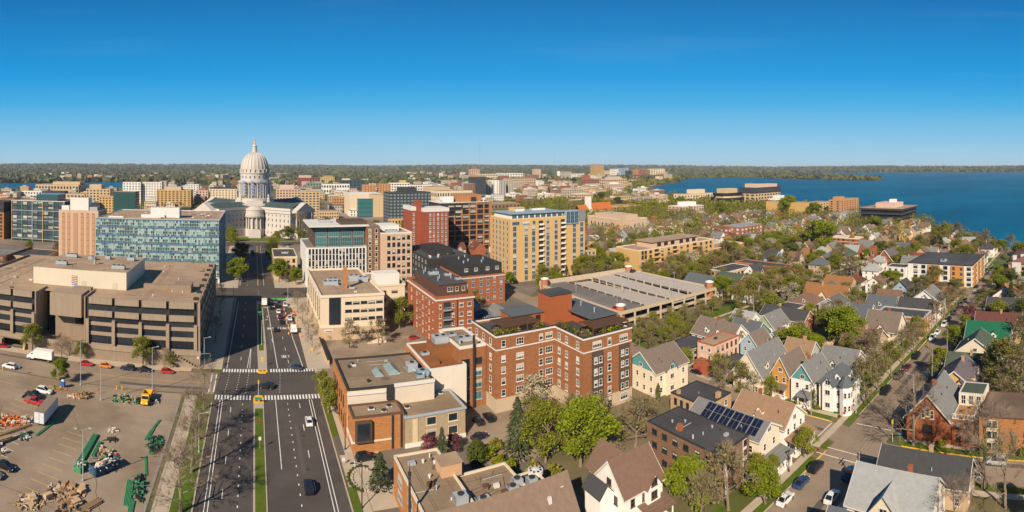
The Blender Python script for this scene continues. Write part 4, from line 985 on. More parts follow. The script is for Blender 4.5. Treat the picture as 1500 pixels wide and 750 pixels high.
    for i in range(14):
        t = radians(168+i*9); 
        for rr in (17.2,18.6): sc.tube((rr*cos(t),rr*sin(t),33.8),(rr*cos(t),rr*sin(t),50.8),.09,n=4)
        for z in (37,40,43,46,49):
            t2 = t+radians(9); sc.tube((18.6*cos(t),18.6*sin(t),z),(18.6*cos(t2),18.6*sin(t2),z),.09,n=4); sc.tube((17.2*cos(t),17.2*sin(t),z),(18.6*cos(t),18.6*sin(t),z),.09,n=4)
            if (i+int(z)) % 3 == 0: sc.add([(18.7*cos(t),18.7*sin(t),z),(18.7*cos(t2),18.7*sin(t2),z),(18.7*cos(t2),18.7*sin(t2),z+2),(18.7*cos(t),18.7*sin(t),z+2)],[(0,1,2,3)],1)
    part('scaffolding', sc, [T_grey, mat('scaffold sheet', (.22,.28,.42), var=.1)])
    for k in range(4):
        a = k*pi/2; q = MB(); q.lathe([(2.2,28.6),(2.2,31),(1.2,31.4),(1.4,33),(.9,34.5),(1.1,36),(.5,37.4)],8,0,(19*cos(a),19*sin(a),0)); part('statue_group', q, C_gran)
    return r
capitol()

# --- white grid office, brown middle, beige tower
b = Bld('office_building', 'white gridded office with setback glass top floors and a flat overhanging roof', 27.6,60.6,279.2,315.7,21.1)
b.shell(C_white, R_grey, .5)
b.wins('S', lin(28.6,60.0,17), lin(1.5,20.6,6), 1.15,2.7,'dark',1,2,fr=.08)
gl = b.box('setback_floors', 32.5,60.6,284,315,20.6,31.8,C_brown)
for i in range(4):
    xa, xb = 33.2+i*6.9, 39.4+i*6.9
    for z in (23.3,28.7): put('window', win_mesh(6.1,4.9,'teal',6,2,.14), gl, ((xa+xb)/2-b.c[0], 283.99-b.c[1], z), 0)
b.box('flat_roof', 29.2,62.5,280.5,316,31.8,32.6,T_white); b.box('rooftop_screen', 47,62,284,300,32.6,34.4,C_brown)
b.hvac(40,298,7,4,1.5,32.6); b.wins('W', lin(283,314,5), lin(1.5,20.6,6), 1.0,2.4,'blue'); b.done()
b = Bld('office_building', 'brown brick office bay with paired white framed windows between the white and beige blocks', 60.8,68.2,279.6,312,32)
b.shell(B_brown, R_grey, .6); b.wins('S', [62.6,66.2], lin(2,31,9), 1.6,2.4,'cream',1,1,fr=.2); b.done()
b = Bld('office_tower', 'beige stone office tower with five columns of square dark windows', 68.4,86.2,278.2,312,28.4)
b.shell(C_peach, R_grav, .8, T_white); b.wins('S', lin(71.5,85.6,5), lin(1,27.3,7), 1.75,2.3,'dark'); b.box('penthouse', 70,82,290,304,27.8,31,R_white); b.clutter(69,85.5,279,311,27.73,8,11,3); b.hvac(76,284,7,3,1.4,27.7); b.done()

# --- cream stucco office with brick chimney
b = Bld('office_building', 'cream stucco office with a dark glass stair strip and a brick chimney on its roof', 24.6,48.7,193.2,243.9,16.8)
b.shell(C_cream, R_grav, .9, mat('cream coping', (.66,.55,.41), var=.04), cap=.25)
b.box('base_course', 24.4,48.9,193.0,244,0,4.6,C_tan); b.box('band', 24.3,49.0,192.9,244,4.6,5.6,mat('cream coping', (.66,.55,.41)))
b.box('stair_glazing', 27.6,31.8,192.8,193.2,5.9,15.9,G_dark)
for i in range(1,3): b.box('mullion', 27.6+i*1.4-.06,27.6+i*1.4+.06,192.7,192.79,5.9,15.9,T_dark)
b.wins('S', lin(33.5,48.4,5), [7.6,10.6,13.6], 2.5,1.0,'dark',2,1,at=193.2); b.wins('S', lin(33.5,48.4,5), [2.6], 2.5,1.0,'dark',2,1,at=193.0)
b.wins('W', [198,203,210,217,224,231,238], [8.5,12.5], 1.3,3.4,'dark')
b.clutter(26,47.5,195,242,16.03,12,7,5); b.box('chimney', 35.4,36.8,206,207.4,16,24.5,B_orange)
for (x,y,ww,d,h) in ((31,213,6,3,1.8),(33,219,4,2.4,1.6),(42,219,4.5,3,2.6),(45.5,217,4,3,2.2),(38.5,205,2.4,1.6,1.0)): b.hvac(x,y,ww,d,h,15.9)
b.box('wall_sign', 25.9,29.2,192.88,192.98,3.0,4.0,C_white); b.box('sign_band', 26.2,28.8,192.8,192.87,3.3,3.6,mat('sign plum',(.25,.05,.12)))
b.done()
b = Bld('office_building', 'cream stucco rear wing with a white rooftop box beside the brick flats', 50,63,213.6,240,15)
b.shell(C_cream, R_grav, .8, T_cream, cap=.2); b.wins('S', [53.5,58.5], [12,8.6,5.2], 2.6,1.1,'dark',2,1); b.box('penthouse', 50.3,61,215,222,14.4,19.4,C_white); b.done()

# --- seven-storey brick flats with dark penthouse
b = Bld('apartment_building', 'red brick flats with white trim, inset balconies and a dark penthouse', 63.4,78.1,175.6,210.6,18.3)
b.shell(B_red, R_dark, .9); b.box('cornice', 63.1,78.4,175.3,210.8,16.7,17.2,T_white)
zs = [2.2,5.2,8.2,11.2,14.6]
b.wins('S', [65.0,70.0], zs, .9,1.6,'white',1,2); b.wins('S', [73.2,76.4], zs, 1.7,1.6,'white',3,1)
for z in zs:
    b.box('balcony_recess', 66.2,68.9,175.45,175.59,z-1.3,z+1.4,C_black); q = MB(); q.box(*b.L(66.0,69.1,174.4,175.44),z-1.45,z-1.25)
    for i in range(9): q.box(*b.L(66.05+i*.375,66.11+i*.375,174.42,174.48),z-1.25,z-.25)
    q.box(*b.L(66,69.1,174.4,174.5),z-.25,z-.18); q.build('balcony', T_grey, b.r)
b.wins('W', [183,190.5,198,205], zs, 1.0,1.5,'white',1,2)
for y in (179,186.5,194): 
    for z in zs: b.box('wall_vent', 63.3,63.39,y-.35,y+.35,z+.6,z+1.0,T_white)
b.box('downpipe', 71.4,71.6,175.4,175.59,0,17.5,T_dark)
pz = b.box('penthouse', 65.8,77,179.5,208,17.4,21.4,mat('dark brown siding',(.10,.045,.03),var=.1)); q = MB(); q.box(*b.L(65.5,77.3,179.2,208.3),21.4,21.6); q.build('roof', R_dark, pz)
for x,nx in ((70.3,2),(73,1),(75.6,1)): put('window', win_mesh(1.3 if nx == 1 else 2.2,1.6,'cream',nx,2), pz, (x-b.c[0],179.49-b.c[1],19.6), 0)
b.pipes([(67,200),(69,204),(71,196),(73,202),(70,190),(74,188),(68,186)], .22, 1.3, T_blue, 21.5); b.hvac(70,197,4,2.2,1.3,21.6); b.hvac(74.6,193,2.6,2,1,21.6); b.hvac(75.6,185,2,2,.9,21.6)
b.done()

# --- stepped red brick apartment block in the middle of the picture
B_main = brick('brick main', (.30,.122,.050)); C_lime = mat('limestone base', (.45,.35,.25), var=.08, scale=.6)
def main_block():
    x0, x1 = 61.2, 96.1; H_ = 20.2
    b = Bld('apartment_building', 'stepped red brick apartment block with white bands and pergolas on its roof', 61.2,96.1,109.6,138.6,H_)
    poly = [(61.2,123.2),(79.6,123.2),(79.6,109.6),(96.1,109.6),(96.1,138.6),(61.2,138.6)]
    lp = [(x-b.c[0],y-b.c[1]) for x,y in poly]
    def ring(o): return [(61.2-o-b.c[0],123.2-o-b.c[1]),(79.6-o-b.c[0],123.2-o-b.c[1]),(79.6-o-b.c[0],109.6-o-b.c[1]),(96.1+o-b.c[0],109.6-o-b.c[1]),(96.1+o-b.c[0],138.6+o-b.c[1]),(61.2-o-b.c[0],138.6+o-b.c[1])]
    q = MB(); q.prism(lp, 0, 19.2); q.build('wall', B_main, b.r)
    q = MB(); q.prism(ring(-.35), 19.202, 19.3); q.build('roof', R_dark, b.r)
    def band(name,z0,z1,o,m):
        q = MB(); P_ = ring(o); I = ring(-.34); n = 6
        for i in range(n):
            j = (i+1)%n; q.add([(*P_[i],z0),(*P_[j],z0),(*P_[j],z1),(*P_[i],z1),(*I[i],z0),(*I[j],z0),(*I[j],z1),(*I[i],z1)],[(0,3,2,1),(4,5,6,7),(3,7,6,2),(0,1,5,4)])
        return q.build(name, m, b.r)
    band('parapet',19.2,19.75,.0,B_main); band('cornice',19.75,20.2,.16,T_white); band('parapet_cap',20.2,20.45,.05,T_dark); band('stone_band',16.3,16.62,.08,T_white); band('stone_base',0,3.6,.12,C_lime)
    zs = [5.0,8.0,11.0,14.0,18.0]
    b.wins('S', [63.4,75.0], zs, 1.25,1.75,'white',1,2,at=123.2); b.wins('S', [68.4,77.6], zs, 2.3,1.75,'white',3,2,at=123.2)
    b.wins('W', [112.2,117.4,121], zs, 1.25,1.75,'white',2,2,at=79.6)
    b.wins('S', [88.2], zs, 1.2,1.9,'white',1,2,at=109.6); b.wins('S', [88.2], [2.0], 1.3,2.6,'dark',1,2,at=109.45)
    for xc in (84.0,93.2):
        b.box('bay_panel', xc-1.75,xc+1.75,109.1,109.59,3.7,16.2,C_brown)
        b.wins('S', [xc-.8,xc+.8], zs[:4], 1.1,1.7,'white',1,2,at=109.1); b.wins('S', [xc], [18.0], 2.9,1.7,'white',4,2,at=109.6); b.wins('S',[xc],[2.0],2.6,1.9,'white',3,2,at=109.45)
    b.wins('W', [126.5,131,135.5], zs, 1.2,1.7,'white',1,2,at=61.2)
    # rooftop: lift tower, penthouses, pergolas, plants
    B_or = mat('orange render', (.31,.085,.028), var=.07, streak=.08)
    t = b.box('lift_tower', 80.5,88,127,134,19.3,27.6,B_or); q = MB(); q.box(*b.L(80.2,88.3,126.7,134.3),27.6,27.9); q.build('roof', R_dark, t); 
    t = b.box('penthouse', 70,80.5,130.6,137.8,19.3,22.4,B_or); q = MB(); q.box(*b.L(69.6,80.4,130.1,138.1),22.4,22.65); q.build('roof', RF['slate'], t)
    for x in (71.5,75,78.5): put('window', win_mesh(1.6,1.4,'dark'), t, (x-b.c[0],130.59-b.c[1],21), 0)
    t = b.box('penthouse', 88.2,95.4,117,136,19.3,22.6,B_or); q = MB(); q.box(*b.L(86.5,96.0,115.5,136.5),22.6,22.9); q.build('roof', RF['slate'], t); b.pipes([(91,120),(92,128)],.15,1.2,T_grey,22.9)
    M_wood_ = mat('dark timber', (.085,.045,.025), var=.2, scale=1)
    for (xa,xb,ya,yb,z) in ((63.5,75.5,124.6,131.5,21.9),(83.5,95.6,110.6,117,22.0)):
        q = MB()
        for i in range(12): yy = ya+(yb-ya)*i/11; q.box(*b.L(xa,xb,yy-.13,yy+.13),z,z+.2)
        for i in range(4):
            for y in (ya,yb): xx = xa+(xb-xa)*i/3; q.box(*b.L(xx-.14,xx+.14,y-.14,y+.14),19.3,z)
        for y in (ya,yb): q.box(*b.L(xa,xb,y-.1,y+.1),z-.25,z-.01)
        q.build('pergola', M_wood_, b.r)
    rr = random.Random(4)
    for i in range(26):
        side = rr.choice('aaabbc'); 
        x,y = {'a':(rr.uniform(62,79),124+rr.uniform(0,1)),'b':(80.6+rr.uniform(0,.8),rr.uniform(111,125)),'c':(rr.uniform(81,95.3),110.4+rr.uniform(0,.8))}[side]
        pl = MB(); lx,ly = x-b.c[0],y-b.c[1]; pl.box(lx-.4,lx+.4,ly-.3,ly+.3,19.3,19.9,1)
        po = pl.build('roof_planter', [M_wood_, M_wood_], b.r); pl = MB()
        for k in range(40): leafquad(pl, Vector((lx+rr.gauss(0,.45),ly+rr.gauss(0,.45),20.2+abs(rr.gauss(0,.6)))), .22, rr)
        pl.build('plant', LEAF[rr.choice(('olive','deep','rustbud','spring','deep'))], po)['kind'] = 'stuff'
    q = MB(); q.box(*b.L(61.8,79.9,123.8,130.8),19.301,19.36); q.build('terrace_deck', mat('terrace boards',(.095,.068,.055),var=.25,scale=1.2), b.r); q = MB(); q.box(*b.L(80.2,95.6,110.2,116.9),19.301,19.36); q.build('terrace_deck', mat('terrace boards',(.095,.068,.055)), b.r)
    for i in range(16):
        x,y = rr.choice(((rr.uniform(62.5,74),rr.uniform(124.6,131)),(rr.uniform(81.5,95),rr.uniform(110.8,116)))); q = MB(); lx,ly = x-b.c[0],y-b.c[1]; q.lathe([(.08,0),(.08,.65),(.5,.68),(.5,.74)],10,0,(lx,ly,19.3)); q.build('roof_table', mat('terrace wood',(.30,.17,.08)), b.r)
    b.done()
    # lower link with teal glazing
    b = Bld('apartment_building', 'lower brick link with teal glazing beside the stepped apartment block', 53.2,61.0,129,145,16.8)
    b.shell(B_main, R_grav2, .8, T_white); b.wins('S', [55.0,58.6], [3,6.2,9.4], 2.4,2.2,'teal',2,1); b.wins('S', [55.0,58.6], [12.4], 2.4,1.6,'dark',2,1); b.hvac(57,135,4,3,1.2,16); b.hvac(55.3,140,2.4,2,.8,16); b.pipes([(55,133)],.3,.9,None,16); 
    b.box('flue', 57.0,57.5,128.3,128.8,0,19.5,C_black); b.done()
main_block()

# --- orange brick and cream office on the avenue's right
b = Bld('office_building', 'tan roofed office with two glass roof lanterns and a cream parapet wall on the avenue', 22.0,43.9,122.9,143,11.8)
b.shell(mat('cream panel wall',(.60,.50,.39),var=.05,streak=.05), R_grav2, .6, T_dark)
b.box('brick_front', 21.5,21.99,122.9,143.2,0,11.2,B_orange)
b.wins('W', lin(124,142,6), [3.2,8.0], 1.2,2.6,'dark',1,2,at=21.5)
b.box('coping', 33.5,44,122.6,122.89,11.2,12.1,T_white); b.box('coping', 21.9,31.5,122.6,122.89,10.2,10.6,T_white); b.box('stair_slot', 31.6,33.4,122.5,122.89,8.4,11.7,C_black)
for (x,y,ww,d) in ((31.5,131.5,2.2,4.2),(35.6,133,3.0,6.4)):
    q = MB(); a = b.L(x-ww/2,x+ww/2,y-d/2,y+d/2); z=11.3; m=(a[0]+a[1])/2
    q.box(*a,z,z+.3); v=[(a[0],a[2],z+.3),(a[1],a[2],z+.3),(a[1],a[3],z+.3),(a[0],a[3],z+.3),(m,a[2]+.8,z+1.3),(m,a[3]-.8,z+1.3)]; q.add(v,[(0,1,4),(1,2,5,4),(2,3,5),(3,0,4,5)],1); q.build('roof_lantern',[T_grey,glassy('lantern glass',(.20,.26,.25),.2)],b.r)
b.hvac(40.5,131,2.6,2.4,2.4,11.2); b.hvac(42.3,127.5,3.0,2.6,1.5,11.2,T_blue); b.hvac(41.2,126.2,2.0,1.6,1.0,11.2,T_blue)
q = MB(); q.tube((40.5-b.c[0],129.6-b.c[1],12.2),(42.6-b.c[0],126-b.c[1],12.2),.45,.45,8); q.build('roof_duct', T_blue, b.r)
b.clutter(23,43,124,142,11.33,10,8,4); b.pipes([(26,139),(25,137),(28,127)],.3,.5,T_dark,11.2); b.done()
b = Bld('office_building', 'single orange brick office front with a corner bay window and two dark slots', 22,34,116,122.4,8.3)
b.shell(B_orange, R_grav2, .5, T_brown)
b.box('corner_bay', 22.5,26.3,115.2,115.99,2.6,7.4,C_brown); b.wins('S', [24.4], [5.2], 3.0,3.6,'dark',1,1,at=115.2); b.box('stone_band', 21.9,31,115.9,115.99,2.3,2.7,T_cream)
for x in (31.3,33.4): b.box('dark_slot', x-.25,x+.25,115.85,115.99,.2,7.8,C_black)
b.box('white_fascia', 21.7,21.99,116,122.4,2.2,2.9,T_white); b.hvac(27,119.5,1.6,1,.5,7.8,R_white); b.hvac(31.5,120,1.4,.9,.4,7.8,R_white); b.hvac(29.7,118,1.2,.9,.4,7.8,R_white); b.done()
b = Bld('office_building', 'buff stone two storey block with four square dark windows and a pale base', 34.2,49.2,115.6,126.6,7.2)
b.shell(mat('buff stone',(.36,.27,.17),var=.2,scale=1.4), R_grav2, .4, T_grey, cap=.25); b.wins('S', [40.6,46], [2.4,5.4], 2.4,1.9,'cream',1,1); b.box('stone_base', 34.1,49.3,115.4,115.59,0,1.0,C_white); b.box('stone_quoin', 36,37.2,115.45,115.59,1,6.4,mat('quoin stone',(.58,.45,.28),var=.25,scale=2.5))
for (x,y) in ((36,120),(41.5,124),(44,124.6),(46.3,124.9),(35.5,123.5)): b.hvac(x,y,1.3,.9,.45,6.9,R_white)
b.done()
b = Bld('office_building', 'blank cream block with rusty copper roof terraces beside the brick link', 44.2,54.4,127,148,12.8)
b.shell(mat('cream render',(.64,.56,.45),var=.03,streak=.05), C_rust, .5, T_white)
b.box('brick_side', 43.8,44.19,127.2,148,0,12.2,B_orange); t = b.box('rust_box', 48,54,134,141,12.3,15.4,C_rust); b.hvac(51,138,4,3.4,2.0,15.4); b.box('rust_box', 45,48,130,133,12.4,13.4,C_rust); b.hvac(46.5,138,2.4,1.8,.8,12.4); b.done()

# --- tan roofed building and dark-roofed hall at the bottom
b = Bld('church_hall', 'orange brick hall with a tan flat roof and small cream stair head at bottom', 27.1,36.2,79,99.6,8)
b.shell(B_orange, R_grav2, .5, T_cream); b.wins('W', [84,88.5,95], [2.6,5.6], 2.6,1.8,'teal',2,1); t = b.box('stair_head', 33.6,37.6,90,93.4,7.5,9.9,mat('peach block',(.50,.30,.17),var=.05)); q = MB(); q.box(*b.L(33.3,37.8,89.8,93.6),9.9,10.05); q.build('roof', R_grav, t)
b.clutter(28,35.5,80,98.5,7.63,8,9,4); b.hvac(34.2,82.4,2.2,2,1.6,7.5); b.pipes([(32,96),(34,95),(31.6,91)],.2,.5,T_white,7.5); b.done()
b = Bld('church_hall', 'low tan flat roof with patched seams between the hall and the big brown roof', 36.6,47.2,80,91.2,7)
b.shell(B_tan, R_grav2, .5, T_cream); b.clutter(37.4,46.4,81,90.4,6.63,8,10,4); b.hvac(38.4,82.4,2.6,1.4,.9,6.5); b.hvac(46,84,1.8,1.6,1.4,6.5); b.hvac(44.6,83,2,1.4,1,6.5)
q = MB(); rr = random.Random(9)
for i in range(12): x,y = rr.uniform(37.5,45),rr.uniform(82.5,89.5); l = rr.uniform(1.5,4); t = rr.choice((.2,1.2,-.6)); q.tube((x-b.c[0],y-b.c[1],6.63),(x+l*cos(t)-b.c[0],min(90,y+l*sin(t))-b.c[1],6.63),.08,n=4)
q.build('roof_seams', mat('tar', (.10,.075,.055)), b.r); b.done()
b = Bld('church_hall', 'small dark topped annex with a round white fan on its roof', 47.5,51.6,79.5,87.2,6.4); b.shell(B_tan, R_dark, .4, T_cream); b.hvac(48.8,83.4,1.8,1.5,1.5,6.0)
q = MB(); q.lathe([(1.3,0),(1.5,.2),(1.5,.9),(.2,1.1)],16,0,(52-b.c[0]-.9,86-b.c[1],6.1)); 
for i in range(8): t = i*pi/4; q.box(51.1-b.c[0]+1.0*cos(t)-.2,51.1-b.c[0]+1.0*cos(t)+.2,86-b.c[1]+1.0*sin(t)-.2,86-b.c[1]+1.0*sin(t)+.2,7.05,7.15,1)
q.build('roof_fan', [T_white, T_dark], b.r); b.done()
r = thing('church_hall', 'hall with a huge steep brown shingle roof at the bottom edge', 'church hall', (37.5,76.6,0))
q = MB(); gable_wall(q,-13,13,-5,3.2,0,6.4,11.6,'x'); q.build('wall', B_orange, r); q = MB(); gable(q,-13,13.2,-5.8,3.2,6,12,'x',ov=.5); q.build('roof', mat('shingle hall',(.20,.135,.095),var=.12,scale=.9,streak=.25), r); q = MB(); q.box(8.5,9.1,-3.6,-3.1,9,10.2); q.build('roof_vent', T_white, r); q = MB(); q.box(11.5,12,-2.6,-2.2,9.6,10.6); q.build('roof_vent', T_white, r)
r = thing('entrance_porch', 'low dark flat porch roof at the bottom beside the orange hall', 'porch', (23.4,84.6,0)); q = MB(); q.box(-3.4,3.6,-3,2.6,3.0,3.4); q.build('roof', R_dark, r)
for x in (-3,3.1):
    for y in (-2.6,2.2): q = MB(); q.box(x-.2,x+.2,y-.2,y+.2,0,3); q.build('post', B_orange, r)

# --- parking garage
def garage():
    x0,x1,y0,y1,z = 133.7,193.5,159.2,221.3,7.0
    b = Bld('parking_garage', 'open concrete parking garage with grey roof decks and lamp posts', x0,x1,y0,y1,z,cat='parking garage')
    M_deck = mat('deck grey dark', (.19,.165,.15), var=.12, scale=.2, col2=(.155,.135,.12)); M_deck2 = mat('deck grey pale', (.42,.365,.31), var=.10, scale=.2); M_rail = mat('garage concrete', (.46,.36,.25), var=.08, streak=.12)
    def deck(xa,xb,za,zb,m):                         # long ramps running along y
        q = MB(); a = b.L(xa,xb,y0+.3,y1-.3); v = [(a[0],a[2],za),(a[1],a[2],za),(a[1],a[3],zb),(a[0],a[3],zb)]; q.add([(p[0],p[1],p[2]-.5) for p in v]+v,[(4,5,6,7),(3,2,1,0),(0,1,5,4),(1,2,6,5),(2,3,7,6),(3,0,4,7)]); return q.build('deck', m, b.r)
    deck(x0+.3,149,6.2,6.2,M_deck); deck(149.4,164,6.2,4.6,M_deck2); deck(164.4,178.6,5.2,6.2,M_deck2); deck(179,x1-.3,6.6,6.6,M_deck2)
    q = MB(); q.box(*b.L(x0+.4,x1-.4,y0+.4,y1-.4),0,.3); q.box(*b.L(x0+1,x1-1,y0+1,y1-1),2.2,2.6); q.build('lower_deck', M_deck, b.r)
    for (za,zb) in ((2.2,3.5),(5.7,7.1)):
        q = MB(); q.box(*b.L(x0,x1,y0,y0+.3),za,zb); q.box(*b.L(x0,x0+.3,y0+.3,y1-.3),za,zb); q.box(*b.L(x1-.3,x1,y0+.3,y1-.3),za,zb); q.box(*b.L(x0,x1,y1-.3,y1),za,zb+(1.2 if zb > 4 else 0)); q.build('guard_wall', M_rail, b.r)
    for x in [x0+.5+i*(x1-x0-1)/8 for i in range(9)]:
        q = MB(); q.box(*b.L(x-.35,x+.35,y0-.1,y0+.4),0,6); q.build('column', M_rail, b.r)
    for y in [y0+5+i*8 for i in range(8)]:
        q = MB(); q.box(*b.L(x0-.1,x0+.4,y-.35,y+.35),0,6); q.build('column', M_rail, b.r)
    for x,m in ((149.2,0),(164.2,1),(178.8,2)):
        for i in range(10):
            y = y0+5+i*6.0; q = MB(); q.box(*b.L(x-.3,x+.3,y-.3,y+.3),3,7.2); q.build('divider_post', M_rail, b.r)
        q = MB(); q.box(*b.L(x-.06,x+.06,y0+3,y1-3),6.0,6.7); q.build('divider_rail', R_dark, b.r)
    q = MB()
    for (xa,xb,z_,n) in ((x0+1,x0+5,6.212,20),(184,189,6.612,20),(166,170,6.0,0)):
        for i in range(n): y = y0+2+i*2.9; a = b.L(xa,xb,y,y+.12); q.face([(a[0],a[2],z_),(a[1],a[2],z_),(a[1],a[3],z_),(a[0],a[3],z_)])
    q.build('bay_lines', M_white, b.r)['kind'] = 'stuff'
    for (x,y,h) in ((x0+1.5,218.5,9.4),(136,161.8,8.6),(191,161.5,9.4),(189,218,9.4)):
        q = MB(); q.lathe([(1.8,0),(1.8,h)],16,0,(x-b.c[0],y-b.c[1],0)); s = q.build('stair_tower', B_orange if 0 else mat('brick tower',(.36,.13,.06)), b.r); q = MB(); q.lathe([(1.95,h),(2.1,h+.2),(2.0,h+.5),(1.5,h+.52),(1.4,h+.1)],16,0,(x-b.c[0],y-b.c[1],0)); q.build('roof', R_white, s)
    for (x,y) in ((141,200),(141,170),(157,185),(172,200),(186,180),(186,205),(172,168)):
        q = MB(); lx,ly = x-b.c[0],y-b.c[1]; q.tube((lx,ly,6),(lx,ly,12.5),.09,.07); q.box(lx-.9,lx+.9,ly-.12,ly+.12,12.4,12.55); q.build('deck_lamp', T_grey, b.r)
    return b.done()
garage(); OCC.append((120,200,124,158))

# --- ochre tower, dark office, red hotel, black-topped flats
b = Bld('apartment_tower', 'tall ochre brick apartment tower with blue glass penthouse floor and stacked balconies', 135.8,187.1,256.1,281,35.5)
b.shell(C_yel, R_grav, .6, mat('ochre coping',(.60,.40,.17)))
cols = [138.5,146.5,151.8,161,166.5,175.2]; zs = [2+i*3.1 for i in range(10)]
b.wins('S', [138.8,146.2,151.0,160.6,166.2], zs, 2.2,2.6,'blue',2,1); b.wins('S', [179.2,184.6], zs, 2.4,2.6,'blue',2,1)
for x in (155.8,170.8):
    for z in zs+[32.4]:
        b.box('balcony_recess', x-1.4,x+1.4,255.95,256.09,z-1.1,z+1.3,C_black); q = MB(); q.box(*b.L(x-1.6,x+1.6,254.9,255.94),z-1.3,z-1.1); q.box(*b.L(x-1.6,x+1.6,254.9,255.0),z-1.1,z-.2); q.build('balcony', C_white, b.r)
b.wins('S', [139.5,146.2], [32.9], 4.6,1.9,'blue',4,1); b.wins('S', [151.3,160.6,166.2], [32.9], 1.8,2.0,'blue',2,1)
b.wins('W', [259,263.5,268,272.5,277], zs+[32.8], 1.5,2.0,'blue',2,1)
pb = b.box('penthouse', 137.5,172,258,279,34.9,38.0,C_white); q = MB(); q.box(*b.L(136.3,174,256.8,280),38.0,38.35); q.build('roof', T_blue, pb)
for i in range(9): put('window', win_mesh(3.0,2.0,'blue',2,1), pb, (139.6+i*3.8-b.c[0],257.99-b.c[1],36.4), 0)
b.hvac(148,268,6,3,1.6,38.3,R_white); b.hvac(162,270,9,3,1.4,38.3,R_white); b.box('lift_head', 146,154,272,277,38.3,40.4,C_yel)
gt = b.box('glass_stair', 173,182,255.6,262,30.5,38.4,T_blue)
for i in range(3): put('window', win_mesh(2.7,7.0,'blue',2,3), gt, (174.6+i*2.9-b.c[0],255.59-b.c[1],34.5), 0)
b.box('grey_panel', 182,187.2,255.8,266,32,38.2,mat('grey cladding',(.20,.20,.20),var=.06)); b.done()
b = Bld('apartment_building', 'low ochre brick wing stepping down at the foot of the ochre tower', 187.4,197,258,280,13.5); b.shell(C_yel, R_grey, .6); b.wins('S', [189.5,192,195], lin(1,13,4), 1.6,2.1,'blue',2,1); b.done()
b = Bld('office_building', 'black glass office with an orange brown concrete grid stepping up its face', 133.7,175.7,362.6,387.3,37.8)
b.shell(C_black, R_white, .5, T_white); M_gr = mat('orange grid',(.36,.16,.07),var=.06)
for k in range(10):
    z = 1+k*3.9; xs = 141+min(k,9)*0 + (0 if k < 7 else (4.4*(k-6)))
    b.box('grid_beam', 139.5 if k < 6 else 146+4.3*(k-6),175.9,362.0,362.6,z-.35,z+.35,M_gr)
for i in range(7):
    x = 139.5+i*6.0; top = 36 if i > 4 else 20+i*4.2+4; b.box('grid_column', x-.4,x+.4,361.9,362.6,0,min(37.4,top),M_gr)
b.box('end_pier', 173.9,176.2,361.8,387.4,0,37.9,M_gr); b.wins('S', lin(140,175,6), [3+k*3.9 for k in range(9)], 4.9,2.6,'dark',3,1)
b.box('penthouse', 150,170,368,382,37.3,43,M_gr); b.hvac(143,372,9,5,4.6,37.3,R_white); b.hvac(163,367,4,.6,3.6,37.4,T_dark); b.pipes([(171,366),(173.5,369)],.5,3,R_white,37.3); b.done()
b = Bld('hotel', 'narrow red brick hotel with white roof caps and white sash windows', 111.8,129.2,332.8,350,34.8)
B_h = brick('brick hotel',(.30,.075,.038)); b.shell(B_h, R_white, .5, T_white, cap=.3)
b.wins('S', [116,118.6,121.6,124.6,127.4], lin(2,33.5,11), 1.3,1.7,'pale',1,1); b.box('white_cap', 111.4,129.6,332.4,350.4,34.0,36.6,T_white); b.box('lift_tower', 108.3,111.7,338,346,0,41.5,B_h)
b.box('side_wing', 105.0,108.2,340,360,0,34.5,B_h); b.box('wing_cap', 104.8,108.2,339.6,360.3,34.5,37.2,T_white); b.wins('S', [106.6], lin(2,33.5,11), 1.3,1.7,'pale',1,1,at=340); b.done()
b = Bld('apartment_building', 'brick flats with a black upper storey and roof vents behind the red brick flats', 92.5,115,222,250,14)
b.shell(B_red, R_dark, .3); b.wins('S', [95,98.5,102.5,106,109.5,113], [3,6.4,9.6,12.4], 1.4,1.9,'grey',2,1); up = b.box('attic_storey', 93,114.6,224.5,250,14,18.6,C_black)
for x in (96,101,107,112): put('window', win_mesh(1.8,1.5,'pale',2,1), up, (x-b.c[0],224.49-b.c[1],16.4), 0)
b.box('stone_band', 92.3,115.2,221.8,222,12.9,13.3,T_cream); b.pipes([(97,230),(101,234),(106,229),(110,236),(99,241),(104,245)],.3,.9,T_grey,18.6); b.done()
b = Bld('apartment_building', 'long black clad apartment block with white vents on its dark roof', 87,112,251,300,17.5)
b.shell(C_black, R_dark, .4); b.wins('W', lin(254,298,8), [4,8,12,15.4], 1.6,1.8,'grey',2,1); rr = random.Random(2); b.pipes([(rr.uniform(89,110),rr.uniform(256,297)) for _ in range(16)],.4,.8,R_white,17); b.box('roof_pod', 93,104,262,285,17.1,20.5,C_black); b.done()

# --- ochre condo, stone courthouse block, apartment houses on the right
b = Bld('condo_building', 'ochre five storey condo with a cream set back top floor', 206.6,275.7,229,250,15.2)
b.shell(C_yel, R_grav, .6, T_cream); zs = [2,4.9,7.8,10.7,13.4]
b.wins('S', [216,226,231.5,243,249,262,267.5,272], zs, 1.9,1.7,'brown',2,1)
for x in (221,237,255.5):
    for z in zs: 
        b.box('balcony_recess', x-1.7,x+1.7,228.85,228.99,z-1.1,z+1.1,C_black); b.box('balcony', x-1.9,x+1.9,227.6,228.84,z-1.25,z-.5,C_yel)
b.wins('S', [209.5,212], zs, 1.8,2.2,'brown',2,2); t = b.box('top_floor', 220,262,232,246,14.6,18.2,C_peach)
for x in (226,232,238,246,252,258): put('window', win_mesh(3.4,2.0,'brown',3,1), t, (x-b.c[0],231.99-b.c[1],16.4), 0)
q = MB(); q.box(*b.L(219,263,231,247),18.2,18.6); q.build('roof', R_grav, t); b.done()
